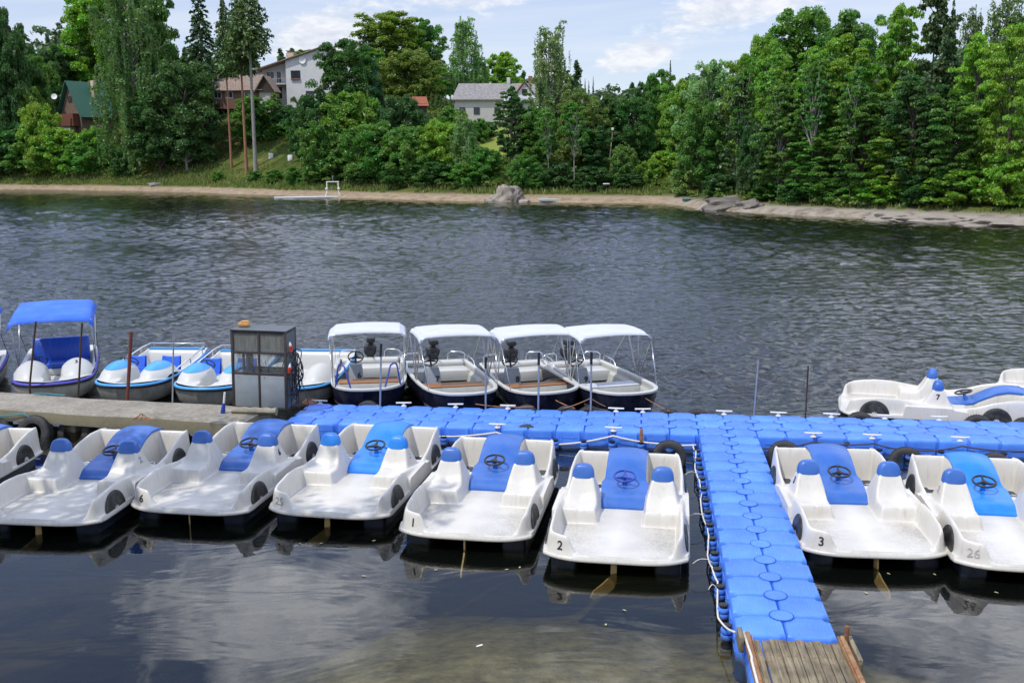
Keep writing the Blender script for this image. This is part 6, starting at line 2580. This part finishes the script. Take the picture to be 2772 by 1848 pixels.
spruce('drooping_spruce', 26, 9.5, 620, base=.20, levels=30, droop=.42, dens=1.5, thin=.6)
spruce('tall_pine', 25, 8.5, 640, base=.55, levels=22, droop=.34, dens=1.3, thin=.9, bark='barkpine')
spruce('tall_pine', 25, 8.0, 641, base=.60, levels=18, droop=.30, dens=1.3, thin=.9, bark='barkpine')
spruce('blue_spruce', 12, 5.5, 630, base=.04, levels=26, droop=.10, leaf=.24, dens=1.5)
pine('pine_tree', 24, 9, .56, 700)
pine('pine_tree', 24, 8, .62, 701)
pine('shaggy_pine', 17, 8, .18, 710, nl=36, bark='bark', dense=.9)

LIME, MID, DARK, OLIVE, PALE, CONI, BLUE, FRESH = [tuple(v * 1.45 for v in c) for c in ((.100, .172, .024), (.060, .122, .023), (.034, .076, .020), (.098, .125, .026), (.130, .178, .078), (.024, .046, .019), (.075, .125, .115), (.120, .205, .026))]
_used = {}
_rt = random.Random(5)


def plant(kind, px, top, Y, wpx, colr, label, group=None, cat=None, base_px=None, bark=None):
    pr = PROTO[kind]
    k = _used.get(kind, 0)
    _used[kind] = k + 1
    t, h, w = pr[k % len(pr)]
    need = (2.4 if Y < 112 and px > 1840 else 5.0) + .30 * min(12, wpx * Y / CAM_F)
    if group and 'bank' in group: need = 6.0
    while True:
        tp = far(px, top, Y)
        if float(shore_dist(np.array([tp.x]), np.array([Y]))[0]) >= need or Y > 330: break
        Y += .5
    z = ground_at(tp.x, Y)
    if base_px is not None: z = min(z, far(px, base_px, Y).z)
    sz_ = max(.15, (tp.z - z) / h)
    sx_ = wpx * Y / CAM_F / w
    sc = (sx_ * _rt.uniform(.95, 1.05), sx_ * _rt.uniform(.85, 1.1), sz_)
    rz = _rt.uniform(0, 6.28)
    o = dup(t, (tp.x, Y, z - .1), rz, label, group, sc)
    o['category'] = cat or ('shrub' if 'shrub' in kind else 'tree')
    f_ = 1.0 if max(colr) > .15 or colr in (CONI, DARK) else 1.5
    j = tuple(min(.40, c * f_ * q_ * _rt.uniform(.9, 1.1)) for c, q_ in zip(colr, (1.08, 1.27, 1.05)))
    for c in o.children if False else [c for c in bpy.data.objects if c.parent == o]:
        if c.name.startswith('crown'): c.color = (j[0], j[1], j[2], 1)
        elif bark:
            c.material_slots[0].link = 'OBJECT'
            c.material_slots[0].material = M[bark]
    return o


T = plant
# --- left bank
T('weeping_birch', 342, -75, 176, 240, (.062, .105, .032), 'huge weeping birch with hanging strands right of the chalet')
T('broadleaf_tree', 262, -70, 222, 235, LIME, 'tall light green tree rising behind the weeping birch')
T('broadleaf_tree', 380, -60, 186, 175, MID, 'tall mid green crown just behind the top of the weeping birch')
T('spruce_tree', 425, -70, 192, 95, CONI, 'dark spruce whose tips show right of the weeping birch')
T('broadleaf_tree', 488, 165, 172, 190, DARK, 'dense dark tree filling the gap between weeping birch and pines', bark='barkgrey')
T('broadleaf_tree', 420, 240, 166, 170, DARK, 'dark round tree low under the weeping birch')
T('drooping_spruce', 533, -60, 182, 155, CONI, 'tall open spruce with drooping branches left of the pines')
T('tall_pine', 600, -30, 168, 100, (.050, .072, .024), 'pine with a thin orange stem, leftmost of the three tall pines')
T('tall_pine', 663, -110, 160, 150, (.055, .070, .026), 'tallest pine with pale grey stem on the grassy slope', bark='barkgrey')
T('tall_pine', 640, -60, 163, 125, (.048, .066, .024), 'pine with leaning orange stem, middle of the three tall pines')
T('broadleaf_tree', 0, 25, 196, 120, DARK, 'dark tree cut off at the upper left corner')
T('broadleaf_tree', 150, 125, 215, 130, DARK, 'dark round tree behind the chalet roof')
T('broadleaf_tree', 60, 140, 225, 150, DARK, 'dark tree standing behind the left garden')
T('spruce_tree', 148, 85, 240, 50, CONI, 'pointed spruce on the skyline left of the weeping birch')
T('broadleaf_tree', 95, 150, 205, 120, MID, 'mid green tree above the small cone-shaped tree')
T('blue_spruce', 127, 188, 200, 46, (.095, .14, .03), 'small cone-shaped yellow-green conifer near the dish', cat='tree')
T('leafy_shrub', 78, 235, 196, 95, OLIVE, 'yellow-green shrub left of the satellite dish')
T('leafy_shrub', 20, 215, 196, 110, DARK, 'dark shrub at the left frame edge beside the garden')
T('leafy_shrub', 185, 245, 205, 70, OLIVE, 'yellow-green shrub behind the chalet chimney')
T('bushy_tree', 100, 285, 184, 105, FRESH, 'bright green bushy tree in front of the chalet gable, left side')
T('bushy_tree', 20, 330, 182, 140, DARK, 'dark bushy tree low at the left frame edge')
T('leafy_shrub', 70, 345, 181, 160, MID, 'wide mid green shrub above the left beach')
T('leafy_shrub', 165, 350, 182, 140, LIME, 'bright shrub below the chalet balcony')
T('leafy_shrub', 250, 345, 184, 90, LIME, 'bright shrub right of the chalet wall')
T('leafy_shrub', 130, 385, 178, 170, MID, 'broad shrub below the chalet, nearest the left beach')
T('leafy_shrub', 240, 380, 175, 150, MID, 'shrub between chalet and the weeping birch trunk')
T('leafy_shrub', 30, 410, 179, 140, DARK, 'dark low shrub above the left beach edge')
T('leafy_shrub', 330, 400, 166, 90, DARK, 'dark shrub under the hanging birch strands')
# --- slope below the houses
for k, (px, top, Y, w) in enumerate(((690, 470, 151, 48), (742, 466, 149, 55), (795, 458, 147, 60), (590, 472, 153, 44), (845, 455, 144, 66))):
    T('leafy_shrub', px, top - 8, Y, w, MID, 'low round bush in the row along the grassy bank above the beach', 'round bushes on the grassy bank')
T('broadleaf_tree', 930, 108, 160, 170, DARK, 'dark loose-topped tree in front of the tall pale house')
T('bushy_tree', 835, 262, 158, 120, DARK, 'dark tree with thin stem below the tall pale house', bark='barkgrey')
T('bushy_tree', 775, 285, 176, 90, DARK, 'dark shrubby tree below the balcony house')
T('leafy_shrub', 690, 262, 176, 150, MID, 'mid green hedge-like shrub under the brown tiled roof')
T('leafy_shrub', 800, 315, 172, 80, MID, 'wide shrub at the top of the grassy slope')
T('slender_tree', 742, 250, 178, 42, OLIVE, 'small olive tree in front of the balcony')
T('broadleaf_tree', 820, 135, 215, 90, OLIVE, 'olive tree peeping over the long roof line')
# --- behind and around the garden
T('broadleaf_tree', 1050, 30, 205, 190, (.095, .118, .022), 'tall pointed olive lime tree on the skyline')
T('broadleaf_tree', 1148, 52, 212, 120, MID, 'round-topped tree right behind the pointed olive lime tree')
T('birch_tree', 1252, 44, 196, 110, (.10, .145, .050), 'tall grey-green birch on the skyline left of the long house')
T('birch_tree', 1295, 150, 200, 70, (.085, .13, .045), 'smaller birch leaning against the tall skyline birch')
T('bushy_tree', 1108, 138, 182, 170, OLIVE, 'rounded olive green tree in the middle garden')
T('broadleaf_tree', 1165, 180, 190, 140, MID, 'mid green tree below the skyline birch')
T('broadleaf_tree', 985, 130, 190, 130, MID, 'mid green tree between dark house tree and lime tree')
T('blue_spruce', 1013, 150, 165, 76, BLUE, 'blue-grey spruce with a pale pointed top')
T('blue_spruce', 1028, 215, 164, 70, CONI, 'dark green spruce just right of the blue spruce')
T('broadleaf_tree', 1358, 142, 215, 112, FRESH, 'bright green tree behind the roof of the long house')
for k in range(9):
    T('blue_spruce', 1128 + 13 * k, 246 + (k % 3) * 4, 176, 22, (.050, .088, .022), 'clipped thuja in the tall hedge left of the long house', 'thuja hedge by the long house', cat='hedge tree')
# --- shrub belt in front
T('bushy_tree', 950, 255, 150, 165, (.115, .21, .035), 'light green rounded tree above the shrub belt')
T('bushy_tree', 880, 330, 143, 150, MID, 'mid green bushy tree at the left end of the shrub belt')
T('bushy_tree', 1010, 335, 138, 160, MID, 'bushy tree in the shrub belt below the blue spruce')
T('bushy_tree', 1085, 262, 146, 140, DARK, 'dark mottled tree left of the small red shed')
T('bushy_tree', 1110, 345, 135, 150, MID, 'bushy mid green tree in the centre of the shrub belt')
T('bushy_tree', 1190, 330, 134, 150, LIME, 'brighter bushy tree right of the shrub belt centre')
T('birch_tree', 1262, 310, 131, 100, (.10, .145, .055), 'pale feathery young birch in the shrub belt')
T('bushy_tree', 1310, 400, 128, 110, MID, 'bushy tree at the right end of the shrub belt')
T('leafy_shrub', 900, 420, 140, 130, MID, 'shrub at the foot of the belt above the raft')
T('leafy_shrub', 1000, 440, 134, 150, DARK, 'dark shrub at the foot of the belt right of the raft')
T('leafy_shrub', 1095, 430, 131, 150, DARK, 'dark shrub at the foot of the belt, near its centre')
T('leafy_shrub', 1190, 435, 128, 140, DARK, 'dark shrub at the foot of the belt below the brighter tree')
T('leafy_shrub', 1270, 440, 126, 120, MID, 'shrub at the foot of the feathery birch')
T('leafy_shrub', 845, 300, 155, 110, DARK, 'dark shrub left of the light green rounded tree')
T('leafy_shrub', 1215, 290, 152, 80, MID, 'garden shrub in front of the thuja hedge')
T('leafy_shrub', 1245, 300, 150, 50, OLIVE, 'small rounded conifer-like bush at the lawn corner')
T('leafy_shrub', 1300, 322, 152, 60, MID, 'low garden bush right of the lawn corner')
T('leafy_shrub', 1320, 330, 154, 60, DARK, 'low dark garden bush under the long house windows')
# --- middle, around the big birch
T('slender_tree', 1385, 232, 130, 100, DARK, 'dark loose tree hiding the right part of the long house')
T('birch_tree', 1490, 66, 137, 130, (.105, .145, .055), 'tallest thin-topped birch right of the long house')
T('slender_tree', 1525, 185, 140, 80, DARK, 'dark leaning top beside the tall thin-topped birch')
T('broadleaf_tree', 1450, 290, 130, 110, MID, 'mid green tree under the tall thin-topped birch')
T('bushy_tree', 1420, 420, 122, 90, MID, 'bushy tree on top of the pale rock outcrop')
T('broadleaf_tree', 1565, 240, 128, 130, OLIVE, 'yellow-olive tree with a bare leaning white stem', bark='barkpale')
T('broadleaf_tree', 1640, 255, 134, 120, DARK, 'dark tree left of the nest box pole')
T('broadleaf_tree', 1715, 260, 132, 130, DARK, 'dark rounded tree right of the nest box pole')
T('broadleaf_tree', 1600, 330, 127, 120, DARK, 'dark lower tree behind the crooked pole')
T('leafy_shrub', 1690, 395, 122, 90, MID, 'round shrub right of the foot of the nest box pole')
T('leafy_shrub', 1510, 440, 122, 110, DARK, 'dark shrub on the bank right of the rock outcrop')
T('leafy_shrub', 1600, 450, 121, 120, DARK, 'dark shrub on the bank left of the barbecue')
T('leafy_shrub', 1460, 480, 120, 70, MID, 'low green shrub behind the green rowing boat')
T('leafy_shrub', 1700, 470, 120, 110, DARK, 'dark shrub above the shore path')
T('leafy_shrub', 1800, 410, 124, 110, FRESH, 'bright yellow-green thicket at the end of the shore path')
T('leafy_shrub', 1765, 430, 121, 80, LIME, 'light green bush beside the brown fence panel')
T('broadleaf_tree', 1790, 190, 138, 110, MID, 'mid green tree at the back of the little cove')
T('spruce_tree', 1815, 160, 150, 44, CONI, 'pointed spruce tip over the little cove')
T('broadleaf_tree', 1850, 215, 128, 120, LIME, 'bright green tree over the little cove')
T('broadleaf_tree', 1755, 215, 150, 90, DARK, 'dark hazy tree at the back of the cove')
for k, px in enumerate((1572, 1584, 1594, 1606)):
    T('spruce_tree', px, 205 + 6 * (k % 3), 330, 20, CONI, 'tiny dark spruce spire on the far skyline', 'row of far spruce spires')
# --- right-hand wood, from the cove to the frame edge
T('willow_tree', 1925, 165, 116, 190, PALE, 'pale grey-green willow at the left end of the right-hand wood')
T('broadleaf_tree', 1900, 270, 106, 140, MID, 'mid green tree on the point below the pale willow')
T('leafy_shrub', 1870, 420, 104, 110, (.085, .13, .04), 'pale bush at the tip of the point')
T('broadleaf_tree', 2020, 150, 112, 130, LIME, 'light green tree right of the pale willow')
T('shaggy_pine', 2005, 205, 96, 110, (.045, .065, .026), 'dark shaggy pine reaching down to the rocky point')
T('broadleaf_tree', 2070, 95, 106, 140, LIME, 'sunlit tall tree right of the shaggy pine')
T('broadleaf_tree', 2190, 22, 118, 250, MID, 'big spreading oak crown forming the skyline of the right-hand wood')
T('broadleaf_tree', 2300, 32, 114, 200, MID, 'right half of the spreading skyline crown')
T('slender_tree', 2110, 130, 97, 120, LIME, 'slim tree with a thin white stem in the right-hand wood')
T('slender_tree', 2205, 120, 94, 120, LIME, 'slim tree with white stem below the spreading oak')
for px, top, Y, w, lab in ((2210, 150, 87, 90, 'slim birch with a long white stem standing before the middle of the wood'), (2318, 175, 86, 80, 'slim birch with a white stem before the wide tiered tree'), (2118, 210, 91, 80, 'slim birch with a leaning white stem right of the shaggy pine'), (2015, 180, 99, 70, 'slim birch whose white stem shows beside the shaggy pine'), (1556, 270, 121, 80, 'slim tree with a bare pale stem on the bank left of the nest box'), (1484, 290, 120, 70, 'slim tree with a thin pale stem above the green rowing boat')):
    T('slim_birch', px, top, Y, w, MID, lab)
T('layered_tree', 2130, 260, 92, 150, MID, 'tree with tiered branches low behind the rocky shore')
T('layered_tree', 2290, 90, 92, 200, LIME, 'light green tiered tree in the middle of the right-hand wood')
T('layered_tree', 2440, 0, 92, 170, LIME, 'tall tiered maple reaching the top of the frame')
T('shaggy_pine', 2540, -40, 90, 175, (.040, .055, .024), 'dark pine crown rising past the top of the frame')
T('spruce_tree', 2585, -20, 92, 90, CONI, 'dark spruce just right of the dark pine crown')
T('birch_tree', 2640, 18, 104, 90, (.12, .17, .060), 'pale birch top between the dark pine and the right edge')
T('birch_tree', 2735, -25, 102, 140, (.115, .165, .060), 'pale drooping birch at the upper right corner')
T('layered_tree', 2660, 90, 84, 170, FRESH, 'bright green tiered tree near the right frame edge')
T('layered_tree', 2755, 60, 78, 190, FRESH, 'bright maple cut off by the right frame edge')
T('layered_tree', 2350, 240, 86, 220, MID, 'wide tiered tree with low branches over the right shore')
T('layered_tree', 2480, 200, 84, 180, DARK, 'shaded tiered tree under the dark pine')
T('layered_tree', 2590, 240, 80, 180, MID, 'tiered tree leaning towards the right shore')
T('bushy_tree', 2050, 330, 90, 120, DARK, 'dark lower tree behind the sloping rock slab')
T('layered_tree', 2220, 350, 86, 160, MID, 'low spreading tree above the pale right shore')
T('leafy_shrub', 2620, 450, 76, 190, LIME, 'wide light green shrub overhanging the right shore')
T('leafy_shrub', 2740, 420, 73, 180, FRESH, 'bright shrub overhanging the water at the right edge')
T('leafy_shrub', 2500, 470, 80, 150, DARK, 'dark shrub beneath the shaded tiered tree')
T('leafy_shrub', 2380, 480, 83, 150, LIME, 'low bright branches over the middle of the right shore')
T('leafy_shrub', 2270, 480, 86, 150, MID, 'mid green shrub on the right shore below the slim white stem')
T('leafy_shrub', 2170, 480, 89, 130, DARK, 'dark shrub behind the grassy rock ledge')
T('leafy_shrub', 2080, 490, 92, 110, MID, 'shrub behind the rounded grey rock')
T('leafy_shrub', 1960, 470, 98, 120, DARK, 'dark shrub at the foot of the shaggy pine')
T('layered_tree', 2420, 330, 81, 150, FRESH, 'low bright tiers of a maple over the right shore')
# a tree on the near bank leans over the left-hand boats and dapples them with shade
broadleaf('overhanging_tree', 14, 10, .42, 900, nl=20, m=5, per=75, leaf=.11, crad=.075, flat=.5)
t_, h_, w_ = PROTO.pop('overhanging_tree')[0]
t_.location = (-11.2, 6.3, .3)
t_.rotation_euler = (R(-14), R(7), 0)
t_['label'] = 'leafy tree leaning out from the near bank over the left-hand pedal boats'
for c, _ in KIDS[t_.name]:
    if c.name.startswith('crown'): c.color = (.09, .16, .03, 1)
for px, top, Y, w in ((2860, 40, 82, 200), (2960, 20, 86, 220), (3080, 60, 80, 220), (3220, 40, 84, 240)):
    T('layered_tree', px, top, Y, w, LIME, 'tree of the same wood standing past the right frame edge', 'wood past the right frame edge')
# the prototypes have done their work
for kind, lst in PROTO.items():
    for k, (t, h, w) in enumerate(lst):
        for c, _ in KIDS[t.name]: bpy.data.objects.remove(c)
        bpy.data.objects.remove(t)

# --- stuff: undergrowth, shore grass, the wooded hill far behind
rng = np.random.default_rng(77)


def scatter(n, x0, x1, dmin, dmax, seed, ok=None):
    r = np.random.default_rng(seed)
    x = r.uniform(x0, x1, n * 6)
    d = r.uniform(dmin, dmax, n * 6)
    y = np.interp(x, SHORE[:, 0], SHORE[:, 1]) + d * 1.12
    dd = shore_dist(x, y)
    k = (dd > dmin) & (dd < dmax * 1.3)
    if ok is not None: k &= ok(x, y, dd)
    x, y = x[k][:n], y[k][:n]
    return x, y, land_z(x, y)


def clear(x, y, d):
    lawn_ = np.hypot(x + 4.5, y - 150) < 10
    lawn2 = (np.abs(x + 4) < 8) & (y > 148) & (y < 168)
    slope_ = (x > -62) & (x < -27) & (d < 27)
    path_ = (x > 4) & (x < 17) & (d < 9)
    house_ = ((np.hypot(x + 80, y - 200) < 9) | ((x > -58) & (x < -28) & (y > 176)))
    return ~(lawn_ | lawn2 | slope_ | path_ | house_)


x, y, z = scatter(2300, -108, 62, 6.0, 48, 1, clear)
C = np.stack([x, y, z + .45], 1)
q = rng.uniform(.7, 1.5, len(C))
Q = clump_leaves(C, np.stack([q, q, q * .75], 1), 70, .18, rng, low=-.2)
x, y, z = scatter(500, 17.5, 62, 2.2, 30, 2)
C = np.stack([x, y, z + .3], 1)
q = rng.uniform(.5, 1.0, len(C))
Q = np.concatenate([Q, clump_leaves(C, np.stack([q, q, q * .7], 1), 50, .18, rng, low=-.2)])
ug = quads_mesh('undergrowth', Q, M['leaf'])
ug.color = (.12, .18, .035, 1)
tag(ug, 'leafy undergrowth covering the far bank between the trees', 'undergrowth', kind='stuff')


def blades(x, y, z, h, wd, r):
    n = len(x)
    az = r.uniform(0, 6.28, n)
    t = np.stack([np.cos(az), np.sin(az), np.zeros(n)], 1)
    hh_ = h * r.uniform(.5, 1.3, (n, 1))
    lean = np.stack([r.normal(size=n) * .25, r.normal(size=n) * .25, np.ones(n)], 1)
    P = np.stack([x, y, z - .05], 1)
    return np.stack([P - t * wd, P + t * wd, P + lean * hh_ + t * wd * .3, P + lean * hh_ - t * wd * .3], 1)


x, y, z = scatter(15000, -110, 17, 3.4, 8.5, 3)
k = vnoise(x, y, 4, 9) > -.35
Q = blades(x[k], y[k], z[k], .5, .10, rng)
x, y, z = scatter(7000, -60, -28, 8, 26, 4)
k = vnoise(x, y, 5, 4) > -.1
Q = np.concatenate([Q, blades(x[k], y[k], z[k], .35, .08, rng)])
x, y, z = scatter(2600, 17.8, 62, 2.0, 4.5, 5)
k = vnoise(x, y, 3, 4) > -.1
Q = np.concatenate([Q, blades(x[k], y[k], z[k], .3, .05, rng)])
gs = quads_mesh('shore_grass', Q, M['leaf'])
gs.color = (.16, .20, .05, 1)
tag(gs, 'tall grass along the top of the far beach', 'grass', kind='stuff')

C, Rd = [], []
r = np.random.default_rng(9)


def stand(n, x0, x1, y0, y1, h0, h1):
    for _ in range(n):
        x_, y_ = r.uniform(x0, x1), r.uniform(y0, y1)
        z_ = ground_at(x_, y_)
        hh_ = r.uniform(h0, h1)
        con = r.random() < .35
        for k in range(9 if con else 8):
            if con:
                t_ = k / 8
                C.append([x_ + r.normal() * .3, y_ + r.normal() * .3, z_ + hh_ * (.25 + .8 * t_)])
                q_ = 2.6 * (1 - t_) + .3
                Rd.append([q_, q_, 1.3])
            else:
                C.append([x_ + r.normal() * 1.9, y_ + r.normal() * 1.9, z_ + hh_ * r.uniform(.4, .92)])
                q_ = r.uniform(1.2, 2.3)
                Rd.append([q_, q_, q_ * .8])


stand(190, -300, -100, 255, 420, 10, 16)
stand(60, -130, -84, 222, 262, 10, 16)
stand(55, 10, 110, 215, 300, 7, 12)
stand(40, -70, 30, 225, 290, 5, 9)
stand(70, 44, 120, 135, 200, 10, 15)
Q = clump_leaves(np.array(C), np.array(Rd), 40, .62, r)
df_ = quads_mesh('distant_forest', Q, M['leaf'])
df_.color = (.085, .145, .06, 1)
tag(df_, 'dark wooded hillside and far treeline behind the houses', 'forest', kind='stuff')

# --- small things afloat on the quiet water
fl = MB()
fl.loft([[(-.035, -.007, .0), (.0, -.012, .004), (.035, -.005, .002)], [(-.038, .007, .003), (.003, .008, .008), (.042, .012, .003)]], closed=False)
o = fl.build('floating_feather', M['whitepaint'], None, 60)
p = gnd(1298, 1747, .006)
o.location = (p.x, p.y, .008)
o.rotation_euler = (0, 0, .5)
tag(o, 'small white feather floating on the shallows at the lower centre', 'feather')
lf = MB()
lf.loft([[(-.028, 0, .002), (-.012, -.012, .004), (.012, -.010, .004), (.03, 0, .002)], [(-.028, 0, .002), (-.012, .012, .004), (.012, .010, .004), (.03, 0, .002)]], closed=False)
M['drift'] = pmat('dry_leaf', (.42, .38, .20), .7, .3, 20)
l0 = None
for px, py in ((812, 1471), (870, 1470), (1012, 1463), (1180, 1542), (1372, 1541), (1407, 1535), (1690, 1651), (2405, 1552), (2530, 1554), (2697, 1603), (2345, 1604), (985, 1558), (1640, 1690)):
    if l0 is None: l0 = q_ = lf.build('floating_leaf', M['drift'], None, 60)
    else:
        q_ = l0.copy()
        COL.objects.link(q_)
    p = gnd(px, py, .005)
    q_.location = (p.x, p.y, .006)
    q_.rotation_euler = (0, 0, _rt.uniform(0, 6))
    tag(q_, 'tiny pale leaf drifting on the dark water by the sterns', 'leaf', 'drifting leaves on the quiet water')
